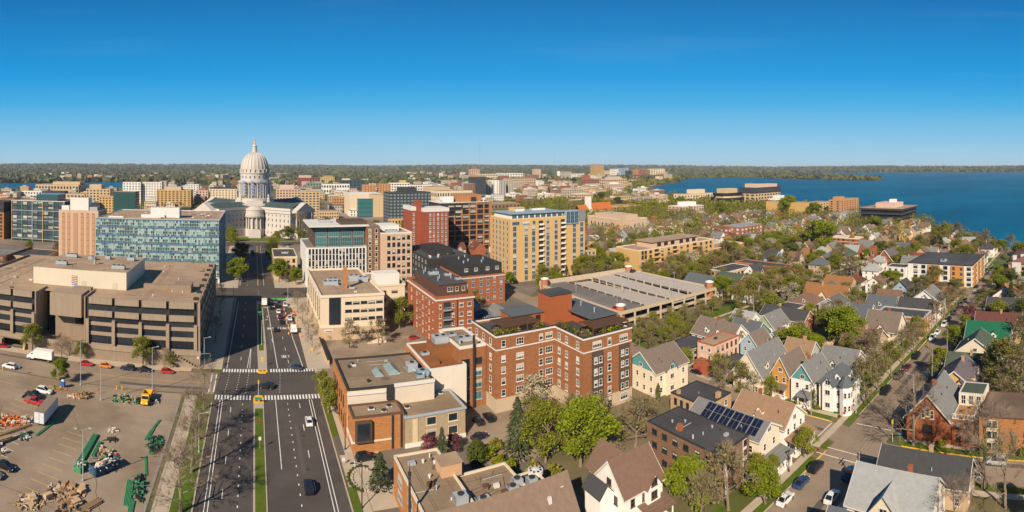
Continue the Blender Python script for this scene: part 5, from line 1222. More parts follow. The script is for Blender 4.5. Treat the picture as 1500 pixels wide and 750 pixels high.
b = Bld('condo_building', 'low orange brick condo wing with flat roof right of the ochre condo', 276,312,230,246,8.4); b.shell(B_orange, R_grav, .6, T_cream); b.wins('S', [280,286,292,299,306], [2.2,5.6], 2.0,1.8,'brown',2,1); b.done()
b = Bld('courthouse', 'cream stone civic building with flat grey roof and tall brick end bays', 309.8,340.1,365.8,419.4,15.6)
b.shell(C_peach, R_grey, .8, T_cream, cap=.3); b.wins('W', lin(370,416,8), [4,9.5], 1.5,3,'dark',1,2); b.wins('S', [325,330,335], [4,10], 2.4,3.6,'pale',2,2); b.box('attic', 313,334,372,412,15,19,C_peach); b.box('brick_pier', 309.4,313.5,365.2,369,0,18.5,C_tan); b.hvac(320,390,6,3,1.4,19); b.done()
b = Bld('apartment_building', 'six storey brick flats with pale floor bands above the white green-roofed house', 353,364,157.4,180,11.4)
b.shell(B_red, R_grav, .5, T_cream); 
for z in (.3,2.9,5.6,8.3,10.7): b.box('floor_band', 352.8,364.2,157.2,180.2,z,z+.4,T_cream)
b.wins('W', lin(159,179,5), [1.8,4.4,7.1,9.7], 1.3,1.3,'dark'); b.wins('S', [356,361], [1.8,4.4,7.1,9.7], 1.3,1.3,'dark'); b.box('roof_box', 355,358,162,165,10.9,13,B_red); b.hvac(359,168,3,2.4,1.8,10.9,R_white); b.done()
def mixed():
    b = Bld('apartment_building', 'new white and orange apartment block with black flat roof at the lakeside street', 274.5,312,55.6,92,11.6)
    b.shell(C_white, R_dark, .3, T_dark, cap=.15)
    M_or = mat('orange panel',(.52,.22,.045),var=.05)
    for (ya,yb) in ((60.2,67.5),(73.8,80.5)): b.box('orange_bay', 274.1,274.49,ya,yb,0,11,M_or)
    for (xa,xb) in ((277.5,283),(288,294),(299,306)): b.box('orange_bay', xa,xb,55.2,55.59,0,11,M_or)
    zs = [1.6,4.4,7.2,9.9]
    b.wins('W', [61.7,65.9,75.2,79], zs, 1.3,1.6,'darkmid',1,1,at=274.1); b.wins('W', [57.6,70.6,83,87.5], zs, 2.3,1.8,'dark',2,1); b.wins('S', [276,285.5,296.5,309], zs, 1.8,1.7,'dark',2,1); b.wins('S', [280.2,291,302.5], zs, 1.4,1.6,'darkmid',1,1,at=55.2)
    b.hvac(284,74,4,3,1.4,11.3); b.done()
mixed()
b = Bld('apartment_building', 'low white end wing of the orange and white apartment block', 272,282,92.3,104,9.2); b.shell(C_white, R_dark, .3); b.wins('W', [94.5,98,101.5], [2,5,7.6], 1.4,1.5,'darkmid'); b.done()

# church with a square brick tower
r = thing('brick_church', 'red brick church with square tower and white trimmed gable', 'church', (310,119,0))
q = MB(); gable_wall(q,-4,14,-6.5,4.5,0,5.8,12,'x'); q.build('wall', B_red, r); q = MB(); gable(q,-4,14,-6.5,4.5,5.8,12,'x'); q.build('roof', RF['plum'], r)
q = MB(); q.box(-5.4,-2.2,4.6,8,0,14); q.box(-5.6,-2,4.4,8.2,14,14.5); q.build('tower', B_red, r); put('window', win_mesh(1.4,3,'white',1,2), r, (-5.4,6.3,10.5), ROT['W'])
q = MB(); 
for s in (-1,1): q.tube((-4.5,-1-s*6,5.4),(-4.5,-1,12.3),.22,n=4)
q.build('gable_trim', T_white, r); put('window', win_mesh(2.6,3.2,'white',3,2), r, (-4,-1,5), ROT['W']); q = MB(); q.box(-5.5,-5.42,5.4,7.2,0,3.2); q.build('door', mat('church door',(.30,.03,.02)), r)
b = Bld('shop_building', 'long low tan brick building with red coping in front of the church', 290,300,86,112,4.4); b.shell(B_tan, R_grav, .8, mat('red coping',(.36,.10,.05))); b.wins('W', lin(88,111,7), [1.9], 1.0,1.6,'dark'); b.done()
# ------------------------------------------------------------------ houses near the camera
def flat(name, label, x0,x1,y0,y1,h, wall, roof, par=.4, cap=None, cat='building'):
    b = Bld(name, label, x0,x1,y0,y1,h, cat=cat); b.shell(wall, roof, par, cap); return b
house('big white house with teal gable and long grey roof beside the brick block', 101.5,114.6,105.4,118,7.0,11.4,'x','cream','taupe',gcol='teal',cross=('S',.42,4.2),chim=0,wins=3,floors=2,dorm=())
b = flat('apartment_building','low yellow brick flats with a plain black roof below the white teal-gabled house',97.5,107.8,83.8,95.8,6,B_tan,R_dark,.3,T_dark); b.wins('S',lin(98.5,107,3),[1.6,4.2],1.0,1.6,'white',1,2); b.wins('W',lin(84.5,95,5),[1.6,4.2],1.0,1.6,'dark',1,2); b.box('chimney',103,104.2,84.2,85.2,5,7.2,B_tan); b.box('chimney',98.2,99,93.5,94.3,5,6.8,B_tan); b.pipes([(102,90)],.15,.5,mat('red pipe',(.35,.1,.05)),5.6); b.done()
b = flat('apartment_building','brown brick walk-up with a big black roof and striped white window strips',78.5,88.5,64,84.3,9,B_brown,R_dark,.25,T_dark); 
b.wins('W',lin(65,83.5,6),[1.8,4.6,7.4],1.5,1.2,'dark',2,1); b.box('window_strip',86.2,87.4,63.85,63.99,.4,8.7,T_white); b.wins('S',[86.8],[1.6,3.9,6.1,8.1],1.0,1.1,'dark',1,1,at=63.85); b.box('stair_recess',82.4,83.6,63.9,63.99,.3,7.6,C_black); b.box('window_strip',80.2,81,63.9,63.99,.4,8.7,T_white)
b.box('chimney',80.2,81.2,76,77,8.6,10.2,B_red); b.clutter(79,88,65,83.5,8.78,8,12,4); b.box('roof_patch',85,87.4,66,67.2,8.77,8.8,C_rust); b.pipes([(82,80),(86,72),(84,78)],.15,.5,None,8.7); b.done()
r = house('yellow house with rows of solar panels on its low grey roof',89.6,97.6,62.4,82,7.6,9.9,'y','cream','grey',porch=('S',0,1,3.4),chim=0,trim=None)
q = MB(); k = (9.9-7.6)/4.0
for i in range(6):
    for j in range(2):
        y0_ = -8.6+i*2.6; xa, xb = -3.7+j*1.75, -3.7+j*1.75+1.65; za = 7.6+k*(xa+4)+.30; zb = 7.6+k*(xb+4)+.30
        for m in range(2): yy = y0_+m*1.18; q.face([(xa,yy+1.1,za),(xa,yy,za),(xb,yy,zb),(xb,yy+1.1,zb)])
q.build('solar_panel_array', mat('solar cell', (.008,.012,.03), rough=.15, var=.05, spec=.6), r)['kind'] = 'thing'
house('tan roofed house with a deep front porch next to the solar panel house',99.6,109,62.5,77,5.9,9.6,'y','white','tan',porch=('S',.05,1,3.0),dorm=(('W',.5),('E',.5)),hiproof=False,chim=1,cross=('W',.5,3.4))
r = house('white house with large reddish brown roof at the bottom beside the leafy tree',60,69.4,70.3,79,6.4,11,'x','white','brown',cross=('S',.68,3.2),chim=0,sty='brown',wins=3,porch=('S',.35,1,3))
q = MB(); gable_wall(q,-7.6,-4.71,-1,3.5,0,6,7.6,'y'); q.build('rear_wing', WL['white'], r); q = MB(); gable(q,-7.6,-4.71,-1,3.5,6,7.6,'y'); q.build('roof', RF['dark'], r); q = MB(); gable(q,-3.5,3.6,1,8.2,6.2,10.2,'y'); q.build('roof', RF['brown'], r); q = MB(); gable_wall(q,-3.2,3.2,4.36,8,0,6.2,10,'y'); q.build('rear_wing', WL['white'], r)
# bottom right corner
house('pale grey shingled house with a cross gable and two brick chimneys at the bottom',84.6,95.4,24.6,39.8,4.8,9.4,'y','white','pale',cross=('W',.52,5.6),chim=1,porch=('N',.0,.6,2),wins=2,gcol='cream',seed=3)
house('long house with a black asphalt roof behind the pale grey house',95.9,103.2,20.5,38.5,4.6,8.2,'y','tan','dark',chim=1,gcol='brick')
house('dark roofed house cut by the bottom edge left of the pale grey house',74.6,83,27,40,4.2,7.6,'y','grey','slate',cross=('W',.4,4.6),chim=0)
# brick gabled house with the roof deck, orange flats
r = house('steep gabled red brick house with arched windows at the street corner',118.2,133,29.2,40.2,5.6,11.2,'x','brick','grey',chim=1,wins=0)
me = win_mesh(.9,2.0,'cream',1,2)
for y in (-1.1,0,1.1): put('window', me, r, (-7.4,y,6.6+(.5 if y == 0 else 0)), ROT['W'])
put('window', win_mesh(2.4,1.9,'dark',3,2), r, (-7.4,0,3.2), ROT['W']); put('window', win_mesh(1.2,1.5,'dark',1,2), r, (-7.4,3.6,2.8), ROT['W'])
b = flat('house','two storey brick annex with a railed wooden roof deck',118.6,126,23.6,29.0,6.2,B_red,mat('deck boards',(.36,.18,.07),var=.15,scale=1.5),.15,T_white,'house'); b.wins('W',[25,27.4],[1.8,4.6],1.2,1.4,'dark',2,1); b.wins('S',[120.5,123.5],[1.8,4.6],1.2,1.4,'dark',2,1)
q = MB(); a = b.L(118.7,125.9,23.7,28.9)
for (p,p2) in (((a[0],a[2]),(a[1],a[2])),((a[0],a[2]),(a[0],a[3]))):
    n = 14
    for i in range(n+1): t = i/n; q.tube((p[0]+(p2[0]-p[0])*t,p[1]+(p2[1]-p[1])*t,6.2),(p[0]+(p2[0]-p[0])*t,p[1]+(p2[1]-p[1])*t,7.2),.05 if i % 4 else .12,n=4)
    q.tube((*p,7.2),(*p2,7.2),.07,n=4)
q.build('railing', T_white, b.r)
for (x,y) in ((122,27),(124,25.5)): q = MB(); q.lathe([(.06,0),(.06,.6),(.45,.62),(.45,.68)],8,0,(x-b.c[0],y-b.c[1],6.1)); q.build('deck_table', mat('timber',(.20,.10,.05)), b.r)
b.done()
b = flat('house','cream upper house with white french doors onto the roof deck',126.2,133,22.6,29.0,9.0,WL['cream'],RF['green'],.2,T_white,'house'); b.wins('W',[24,25.9,27.8],[7.4],1.2,2.2,'white',2,2); b.done()
b = flat('apartment_building','ivy striped orange brick flats with a flat brown roof at the right edge',117.2,131,-4,22.2,8,B_orange,mat('brown roof',(.20,.13,.085),var=.2,scale=.4,col2=(.13,.085,.06)),.25,T_brown)
for y in (9.5,19.2): b.box('window_strip',117.0,117.19,y-1.3,y+1.3,.6,7.4,T_cream); b.wins('W',[y-.65,y+.65],[1.6,4.2,6.6],1.0,1.3,'dark',1,2,at=117.0)
iv = MB(); rr = random.Random(5)
for i in range(420):
    yc = rr.choice((8.0,11,14.2,17.6,20.6)); z = abs(rr.gauss(0,3)); 
    if z < 7.4: leafquad(iv, Vector((117.05-b.c[0]-rr.uniform(0,.15), yc+rr.gauss(0,.5)-b.c[1], z+.3)), .24, rr)
iv.build('ivy', LEAF['spring'], b.r); b.done()
house('plum grey roofed house with yellow dormers behind the steep brick house',138,150.5,27,39,5,9.4,'x','yellow','plum',gcol='yellow',dorm=(('S',.3),('S',.7)),cross=('W',.35,4))
house('low house with a dark green hipped roof between plum and white gables',151.6,160.5,25,39,4.4,8,'y','tan','green',chim=1)
house('white gabled house with blue shutters and a moss green roof',162,172.5,25.5,38.5,6,10.6,'x','cream','green',chim=0)
house('house with a bright emerald metal roof on the right of the street',174.5,186.5,23,38,5.6,10.6,'y','white','emerald',chim=0,dorm=(('W',.35),('W',.7)))
house('yellow trimmed house under a big brown roof above the emerald roof',190,203,21,38,4.4,9.4,'y','yellow','maroon',dorm=(('W',.3),('W',.75)))
house('white bungalow with black roof and a pillared porch by the street',216,228,22,38,4.2,8.6,'y','white','dark',porch=('W',0,1,3.2),chim=1)
house('small white house with a pointed front gable and rust roof near the far crossing',239,249,27,39,4.8,9.2,'x','white','rust',cross=('W',.5,4.6))
b = flat('house','orange brick corner house with a low black roof at the far crossing',246,256.4,61,70,6.4,B_orange,R_dark,.3,None,'house'); b.wins('W',[63,66,68.5],[1.8,4.6],1.1,1.4,'dark'); b.done()
r = Bld('apartment_building','large tan brick condominium with a brown hipped roof and white dormers at right edge',288,330,6,38,11,cat='building')
q = MB(); q.box(*r.L(288,330,6,38),0,11); q.build('wall', B_tan, r.r); q = MB(); hip(q,*r.L(288,330,6,38),11,16.5); q.build('roof', mat('shingle condo',(.19,.09,.075),var=.12,scale=.8), r.r); r.wins('W',lin(8,37,6),[2,5,8.2],1.6,1.6,'dark',2,1)
for (x,y) in ((292,34),(296,30),(291,25),(294,18),(299,24)): r.box('dormer',x,x+2,y,y+2,12,14.6,T_white)
r.box('white_bay',287.4,287.99,31,36,3,11.6,T_white); r.box('white_bay',287.4,287.99,17,22,3,11.6,T_white); r.done()
# left side of the side street, towards the camera first
r = house('cream Victorian corner house with a round corner turret and slate roofs',124,133.5,58.6,66.6,7.0,11.2,'y','white','slate',hiproof=True,dorm=(('W',.35),('S',.5)),cross=('W',.62,3.2),chim=0,wins=3)
q = MB(); q.lathe([(1.7,0),(1.7,7.6)],8,0,(-4.6,-3.9,0)); tu = q.build('turret', WL['white'], r); q = MB(); q.lathe([(2.1,7.5),(2.05,7.7),(0.9,9.4),(0.1,10.2)],8,0,(-4.6,-3.9,0)); q.build('roof', RF['slate'], tu)
for a in (200,235,270): 
    for z in (2,5.4): put('window', win_mesh(.8,1.5,'white',1,2), r, (-4.6+1.72*cos(radians(a)),-3.9+1.72*sin(radians(a)),z), radians(a)+pi/2)
house('white house with teal gable trim and grey roof beside the turreted corner house',124,134.5,68.2,75.4,6.4,10.8,'x','white','grey',gcol='teal',cross=('S',.5,3.6),porch=('W',.0,.55,2.2),chim=1,floors=2)
house('narrow orange house with yellow bay windows and a brown roof',124.6,135,76.4,82.2,6.6,11,'x','orange','taupe',chim=0,cross=None,porch=('W',.1,.8,1.6))
house('cream house with tall twin dormers and a broad sage grey roof',121.4,137,83.2,93.6,5.4,11.6,'x','cream','grey',cross=('S',.55,3.6),dorm=(('S',.25),('S',.85)),chim=0,wins=3)
b = flat('garage','low black roofed garage with a mural painted along its side wall',124.2,136,95.4,103.8,4,mat('blue grey render',(.20,.24,.27),var=.06),R_dark,.3,T_dark,'garage')
q = MB(); rr = random.Random(8); mm = [mat('mural '+n,c,var=.05) for n,c in dict(red=(.55,.05,.05),teal=(.02,.35,.38),yellow=(.65,.45,.03),pink=(.55,.12,.25),blue=(.03,.09,.40)).items()]
for i in range(46):
    yc, z, s = rr.uniform(96,103)-b.c[1], rr.uniform(1.0,2.9), rr.uniform(.2,.55); n = rr.choice((3,5,7)); q.face([(124.15-b.c[0]-i*.0006, yc-s*cos(2*pi*k/n)*rr.uniform(.7,1.2), z+s*sin(2*pi*k/n)*rr.uniform(.6,1)) for k in range(n)], rr.randrange(5))
q.build('mural', mm, b.r); b.done()
b = flat('apartment_building','pink stucco flats with red coping and an arched red door in a brick porch',126.4,139.6,105.2,112,8.6,WL['pink'],R_grav,.4,mat('red coping',(.36,.10,.05))); b.wins('S',lin(127.4,139,5),[4.0,6.8],1.0,1.6,'brown',1,2); b.wins('W',[107,110],[4.2,6.8],1.0,1.4,'white'); b.box('porch',122.6,126.39,105.8,110.4,0,3.8,B_red); b.box('door',122.5,122.59,107.2,108.6,0,2.6,mat('red door',(.42,.03,.03))); b.pipes([(132,109)],.4,.5,T_dark,8.2); b.done()
b = flat('house','low charcoal house with a flat black roof left of the pink flats',123.5,136,114.5,124,5.6,WL['stone'],R_dark,.25,T_dark,'house'); b.wins('S',lin(124,135,4),[1.8,4.2],1,1.3,'dark'); b.done()
house('house with a wide brown roof and two white pointed dormers behind the pink flats',138,149,107.6,125,6,10.6,'y','white','taupe',dorm=(('W',.35),('W',.65)),cross=('S',.5,4))
house('light blue house with white bay window and brown roof',139.6,147.6,97.4,104.6,6.2,10,'x','blue','taupe',cross=('S',.6,2.8),chim=0)
house('small white house with a black porch roof beside the light blue house',149.6,157,95,102,4.6,8,'x','white','slate',porch=('S',0,1,2.4))
house('dark teal roofed house with two red chimneys',149,158.6,105.6,117,5.4,9.2,'y','teal','slate',chim=1)
house('white house with a pale green gable and grey roof',160.4,170.8,104.6,113.6,5.4,9.8,'x','white','grey',gcol='green',cross=('S',.5,3.6),chim=0)
house('pale lilac roofed house behind the pale green gable',160,169,116,125.4,5,8.6,'y','white','pale',chim=1,dorm=(('W',.4),))
house('long orange brick house with dark roof and a gabled street end',171.8,180.6,99,119,5.8,9,'y','brick','dark',gcol='brick',chim=1,wins=3)
b = flat('house','tan flat topped house with black roof behind the long brick house',183.4,193.6,110,120,6,WL['tan'],R_dark,.2,T_white,'house'); b.wins('S',[185.5,189.5],[1.8,4.2],1.1,1.3,'dark'); b.done()
house('brown hipped roof house beside the tan flat topped house',195,205.6,106,119.6,5.2,9.4,'y','stone','brown',hiproof=True,chim=1,dorm=(('W',.5),))
house('pale stone house with a plain grey roof above the parked cars',194,204,95,104.4,7,9.8,'x','grey','slate',chim=0,wins=3)
house('house with a big rust brown roof and a cream front gable',207.6,217.4,99,120,5.4,11,'y','cream','rust',cross=('W',.5,6),chim=1,gcol='cream')
house('rust brown roofed house with a tiny white gablet beside the crossing',232,243,108,123,5,9.4,'y','tan','rust',cross=('W',.5,3.4),chim=0)
house('dark slate roof house squeezed between two rust brown roofs',219.4,229,110,122,5,8.6,'x','white','slate',chim=0)
r = flat('apartment_building','red brick flats with white sash windows and a black roof by the street',190,201.4,57.4,77.5,7.4,B_red,R_dark,.6,mat('grey fascia',(.42,.42,.42))); r.wins('S',[192.5,195.7,199],[2.0,5.2],1.2,2.0,'pale',1,2); r.wins('W',lin(59,77,6),[2,5.2],1.2,1.6,'pale',1,2); r.done()
house('house with a taupe roof and red trimmed gable in front of the red brick flats',176.4,187.4,63.4,76,5.4,11,'y','cream','taupe',cross=('W',.45,4.4),dorm=(),chim=1,gcol='cream')
house('brown shaded house half hidden by bare trees beside the parking yard',160.6,172,65,78,4.8,9,'y','tan','brown',chim=1)
house('grey roofed white house behind the turreted corner house',140.6,151.4,64.5,76,4.6,8.8,'y','white','grey',cross=('W',.5,4),chim=0,gcol='white')
house('black gabled house next to the red brick flats with white sashes',203.6,213,58.8,73,5.6,9.8,'y','white','dark',cross=('W',.4,3.4),chim=0)
house('ornate white Victorian house with steep grey gables and a corner porch',215.4,227,58,71,7,11.6,'x','white','grey',cross=('W',.5,4.4),dorm=(('S',.4),),porch=('W',0,1,2.2),chim=1)
house('grey shingled house behind the ornate white Victorian',205,214,75,88,5,9.4,'y','grey','slate',dorm=(('W',.5),),chim=1)
b = flat('garage','small shed with a black flat roof in the middle of the block',164.6,172,84,90,3,WL['pink'],R_dark,.15,T_dark,'garage'); b.done()
# garage's street and behind it
house('white gabled hall with dark roof at the far corner of the parking garage',196.6,206.5,164,184,5.6,9.6,'y','white','slate',chim=0)
house('house with red trimmed dormers and a green grey roof beside the white hall',207.4,219,158,172,6,10,'y','tan','green',dorm=(('W',.3),('W',.7)),cross=('S',.5,4),chim=0)
house('brown roofed house with a red brown gable next to the garage stair tower',201,213,143.6,156,4.6,8.6,'y','white','maroon',cross=('W',.4,4.4),chim=0)
b = flat('apartment_building','pale two storey flats with a long dark roof behind the brown gable',224,246,176,190,7.4,C_peach,R_dark,.4,T_white); b.wins('S',lin(225,245,6),[2,5.2],1.8,1.6,'dark',2,1); b.wins('W',lin(177,189,3),[2,5.2],1.6,1.6,'dark'); b.done()
b = flat('apartment_building','long red brick flats with an orange cornice and white sashes',248,259,150,190,8,B_red,R_dark,.5,mat('orange cornice',(.45,.17,.08))); b.wins('W',lin(151,189,9),[2,5.2],1.4,1.6,'pale',1,2); b.wins('S',[251,255],[2,5.2],1.4,1.6,'pale',1,2); b.done()
house('grey roofed house with a cream gable beside the low orange condo wing',262.5,272,205,217,6,10.4,'y','cream','pale',cross=('S',.5,5),chim=0) if 0 else None
house('white house with a dark green hipped roof and wide eaves',312,323,143.6,155,5.8,10.4,'x','white','green',hiproof=True,dorm=(('W',.5),),porch=('W',.1,.9,2.2),chim=0)
house('pale blue house with white blossoms before it behind the brick flats',84,92,200,214,6.6,10.8,'y','blue','grey',chim=0,cross=('W',.4,4))
house('low white gabled house below the pale blue house',82,91,184,196,3.6,7.2,'x','white','slate',dorm=(('S',.5),),chim=1)
house('small grey roofed house beside the low white gabled house',93,101,186,197,3.8,7.4,'y','white','grey',cross=('W',.5,4),chim=0)
b = flat('house','low brown tile roofed buildings above the concrete office at the left',-118,-97,242,262,6,B_red,R_grey,.5,None,'building'); b.wins('S',lin(-117,-98,5),[3.4],1.4,1.8,'dark'); b.done()
b = flat('building','yellow brick shop house with arched windows left of the slim tan tower',-118,-101,268,286,9.5,C_yel,R_grey,.5); b.wins('S',lin(-117,-102,5),[2,5,7.6],1.2,1.6,'dark',1,2); b.done()
b = flat('building','dark red brick warehouse with a black roof behind the concrete office',-142,-120,230,262,8,B_dark,R_dark,.5); b.done()
b = flat('building','dark brick row with grey roofs at the left edge behind the warehouse',-190,-150,292,330,9,B_dark,R_grey,.6); b.wins('S',lin(-189,-151,9),[3,6.4],1.6,1.8,'cream'); b.done()
b = flat('building','tan brick shop row with striped awnings at the left edge',-150,-128,300,330,8,B_tan,R_dark,.5); b.wins('S',lin(-149,-129,5),[2.4,5.6],1.6,1.8,'dark'); b.done()
b = flat('building','small tan stone bank beside the white gridded office near the trees',10.8,24.5,300,330,13,C_tan,R_dark,.6,T_cream); b.OCC = 0; b.wins('S',lin(11.5,24,4),[3,7,10.6],1.5,2.0,'dark',1,2); b.wins('W',lin(302,329,6),[3,7,10.6],1.5,2.0,'dark',1,2); b.hvac(18,312,4,2,1.2,12.6); b.done()
# ------------------------------------------------------------------ the town beyond, one building each
FM = {k: mat('far wall '+k, c, var=.06, scale=.15) for k, c in dict(tan=(.50,.36,.21), cream=(.60,.49,.34), orange=(.44,.22,.095), white=(.68,.64,.58), brown=(.24,.14,.085), red=(.30,.11,.075), crimson=(.24,.06,.05), dark=(.045,.045,.05), glass=(.04,.07,.085), greenglass=(.02,.055,.052), grey=(.36,.34,.32), pink=(.55,.38,.30), yellow=(.48,.38,.12), green=(.15,.24,.16), blue=(.24,.32,.40), stone=(.44,.37,.28), black=(.015,.015,.017), ochre=(.52,.32,.11), peach=(.52,.36,.245)).items()}
WSTY = {'p': G_pale, 'd': G_dark, 'm': G_mid, 'w': T_white, 't': G_teal}
def far(name, label, pa, pb, pt, pbase, wall, cols=0, rows=0, depth=18, roof=None, win='d', ww=.5, wh=.5, top=None, group=None, near='S', side=None):
    "S face between columns pa and pb; roof edge at row pt and foot at row pbase, both seen at the column nearest the avenue's axis"
    pn = pa if abs(pa-CX) < abs(pb-CX) else pb
    a = AZ(pn); d = HC*F/(pbase-HY); y = d*cos(a); h = HC-(pt-HY)*d/F
    x0, x1 = sorted((y*tan(AZ(pa)), y*tan(AZ(pb))))
    b = Bld(name, label, x0, x1, y, y+depth, h, group=group); wm = FM[wall]
    w = MB(); A = b.L(x0,x1,y,y+depth); w.box(*A,0,h); o = w.build('wall', wm, b.r)
    q = MB(); q.box(A[0]+.4,A[1]-.4,A[2]+.4,A[3]-.4,h+.002,h+.25); q.build('roof', roof or R_grav, b.r)
    if cols:
        g = MB(); cw, rh = (x1-x0)/cols, (h-1.5)/rows; 
        for i in range(cols):
            for j in range(rows):
                xa = A[0]+cw*(i+.5-ww/2); za = .8+rh*(j+.5-wh/2); g.box(xa,xa+cw*ww,A[2]-.06,A[2]-.01,za,za+rh*wh)
        fx = A[0] if (x0+x1) > 0 else A[1]; n2 = max(2,int(depth/(cw+.1))) if cw > 2 else max(2,int(depth/4)); cd = depth/n2
        for i in range(min(n2,14)):
            for j in range(rows):
                ya = A[2]+cd*(i+.5-ww/2); za = .8+rh*(j+.5-wh/2); s = -1 if fx == A[0] else 1
                g.box(min(fx+s*.01,fx+s*.06),max(fx+s*.01,fx+s*.06),ya,ya+cd*ww,za,za+rh*wh)
        wo = g.build('window', WSTY[win], b.r); wo['kind'] = 'stuff'
    if top:
        for (f0,f1,hh,m) in top: b.box('penthouse', x0+(x1-x0)*f0, x0+(x1-x0)*f1, y+depth*.25, y+depth*.8, h+.01, h+hh, FM[m])
    return b
O, A_, T_ = 'office_building', 'apartment_building', 'tower'
far('convention_hall','wide tan hall with a stepped roof in front of the left lake',52,115,271,287,'tan',14,2,60,top=[(.35,.98,6,'tan')])
far(O,'small orange box building among white roofs at far left',11,27,281.5,291,'orange',3,2,20)
far(O,'long white low building beside the small orange box',32,61,280,291,'white',7,2,20)
far(O,'tan office with a brown roof and dark penthouse behind the dark glass office',62,124,284.5,301,'tan',12,3,30,top=[(.0,.5,4,'dark')])
far(O,'tan stepped office with a boxy rooftop left of the green glass tower',126,161,277,303,'tan',7,6,24,top=[(.1,.6,7,'tan')])
far(O,'yellow tan office with square windows below the stepped tan office',145,168,288,312,'ochre',5,6,18)
far(O,'dark green glass tower left of the twin white topped flats',166,198,281.5,316,'greenglass',10,9,24,win='t',ww=.8)
far(A_,'left of two white topped flats with orange brick lower floors',180,206,267,302,'white',6,9,20,win='m',top=None)
far(A_,'right of two white topped flats with orange brick lower floors',209,237,267,302,'white',7,9,20,win='m')
for (pa,pb) in ((183,203),(211,231)): pass
far(O,'tan grid office with rows of square dark windows left of the capitol',229,279.5,279,306,'ochre',9,8,34,ww=.6,top=[(.2,.7,5,'stone')])
far(A_,'narrow white flats behind the tan grid office',275,291,270,300,'white',4,10,18,win='m')
far(O,'dark brown block with a plain face left of the capitol',284,300,288,304,'brown',0,0,18)
far(O,'pale pink office with twin windows near the capitol',286.5,305,279,303,'pink',4,6,20,top=[(.4,.8,4,'red')])
far(O,'cream and brown hotel block right beside the capitol dome',306.5,347,277,303,'cream',9,7,24,ww=.35,top=[(0,1,2.5,'dark')])
far('hospital','red brick hospital wing in the woods left of the dome',301,321,257.5,263.5,'red',6,3,60,roof=R_white)
far('hospital','smaller red brick hospital wing nearer the dome',329,344,258,263.5,'red',5,3,60,roof=R_white)
far(O,'cream grid office right of the capitol dome',405,440,277,305,'peach',8,7,28,top=[(.15,.75,6,'pink')])
far(O,'tan office with ribbon windows behind the capitol wing',441.5,468,281,317,'tan',5,9,22,ww=.6)
far(O,'low stone shops below the tan ribbon window office',468,496,310,321,'tan',8,2,20)
far(A_,'crimson red apartment block far right of the dome',437,469,260.5,272,'crimson',8,4,40,roof=R_dark,top=[(.05,.6,8,'peach')])
far(A_,'yellow and grey apartment block beside the crimson one',470,490,259.5,271,'yellow',6,4,30,ww=.35,roof=R_dark,top=[(.2,.9,5,'orange')])
far(A_,'pale green apartment block below the crimson one',450,475,268,282,'green',6,4,30,roof=R_grey,top=[(.3,.5,4,'green')])
far('hall','white colonnaded hall right of the pale green block',474,512,269.5,284,'white',10,2,40,ww=.6,roof=R_grey)
far(O,'dark blue glass block behind the white colonnaded hall',500,534,264,279,'glass',6,3,40,roof=R_dark,top=[(.1,.4,4,'cream'),(.6,.9,3,'dark')])
far(A_,'left of two orange brick apartment towers',533,550,271,297,'orange',4,10,18,ww=.3)
far(A_,'right of two orange brick apartment towers',556,572,269.5,297,'orange',4,10,18,ww=.3)
far(A_,'white flats with lime green panels right of the orange towers',573,600,268,291,'white',7,6,20,ww=.6,top=[(.55,.85,5,'yellow')])
far(A_,'long white flats beside the lime green panels',601,633,271,291,'white',9,5,20,ww=.6)
far('concert_hall','cream stone hall with a tall glass lobby',512,560,284,316,'cream',0,0,40,roof=R_white)
b = far('concert_hall','plain tan block joined to the right of the cream stone hall',546,570,285.5,318,'tan',0,0,34,roof=R_grav)
b = far(O,'glass lobby with white frame in front of the cream stone hall',524.5,546,291,318.5,'glass',5,4,6,ww=.85,wh=.8,win='t',roof=R_white)
far('shop_building','orange brick shops with arched openings below the hall',489,512,290,307,'orange',6,4,20)
far(A_,'dark glass apartment tower with a tan arcade at its foot',570.5,631,282.5,336,'dark',12,11,26,ww=.62,wh=.55,win='p',roof=R_dark,top=[(.3,.7,5,'dark')])
b = far(O,'tan arcade base of the dark glass apartment tower',569.5,600,321,337,'ochre',7,2,4)
far(O,'tan windowless hall above the red hotel',630,659,274,298,'tan',0,0,40)
far(O,'long cream office with a strip of small windows behind the black glass office',640,692,280,302,'cream',14,2,30)
far(T_,'brown tower left of the dark twin tower',685,696,269,300,'brown',3,9,18)
far(A_,'dark grey tower behind the long cream office',692,712,259,297,'dark',6,12,18,win='m',top=[(.0,.5,4,'orange')])
far(O,'tan tower topped with a white ball far beyond the roofs',690.5,703,248,265,'peach',4,8,30,top=[(.2,.8,9,'brown')])
far(A_,'grey white striped tower beside the dark grey tower',706,720,265.5,295,'stone',3,10,18,ww=.3)
far(A_,'white tower with a dark vertical slot',721,731,264,294,'white',2,10,18,ww=.25)
far(A_,'white and brown tower pair right of the slotted tower',733,741,265,294,'grey',2,10,18,ww=.3)
far(A_,'grey brown tower with dark glass corner',742,752,264,293,'stone',3,10,18,win='m')
far(O,'pink low office before the grey towers',735,749,277,288,'pink',5,4,20)
far(O,'wide tan campus block right of the grey towers',755,785,262,277,'tan',9,4,40,top=[(.6,.98,3,'red')])
far(A_,'red brick flats with dark stair towers before the campus block',769,787,272.5,284,'red',6,5,24)
far(A_,'tan flats left of the red brick flats',753,768,268,284,'stone',5,6,24)
far(O,'long white topped campus building beneath the far ridge',735,766,254,264,'white',8,3,60,roof=R_white)
far(O,'cream campus block with plain walls below the ridge',703,729,255,266,'cream',7,3,50)
far(T_,'slim brown campus tower standing alone',783.8,792.5,247.6,263,'peach',4,9,28,ww=.3)
far('tower','white pointed campus spire among the trees',817,820.5,250.5,262,'white',0,0,8)
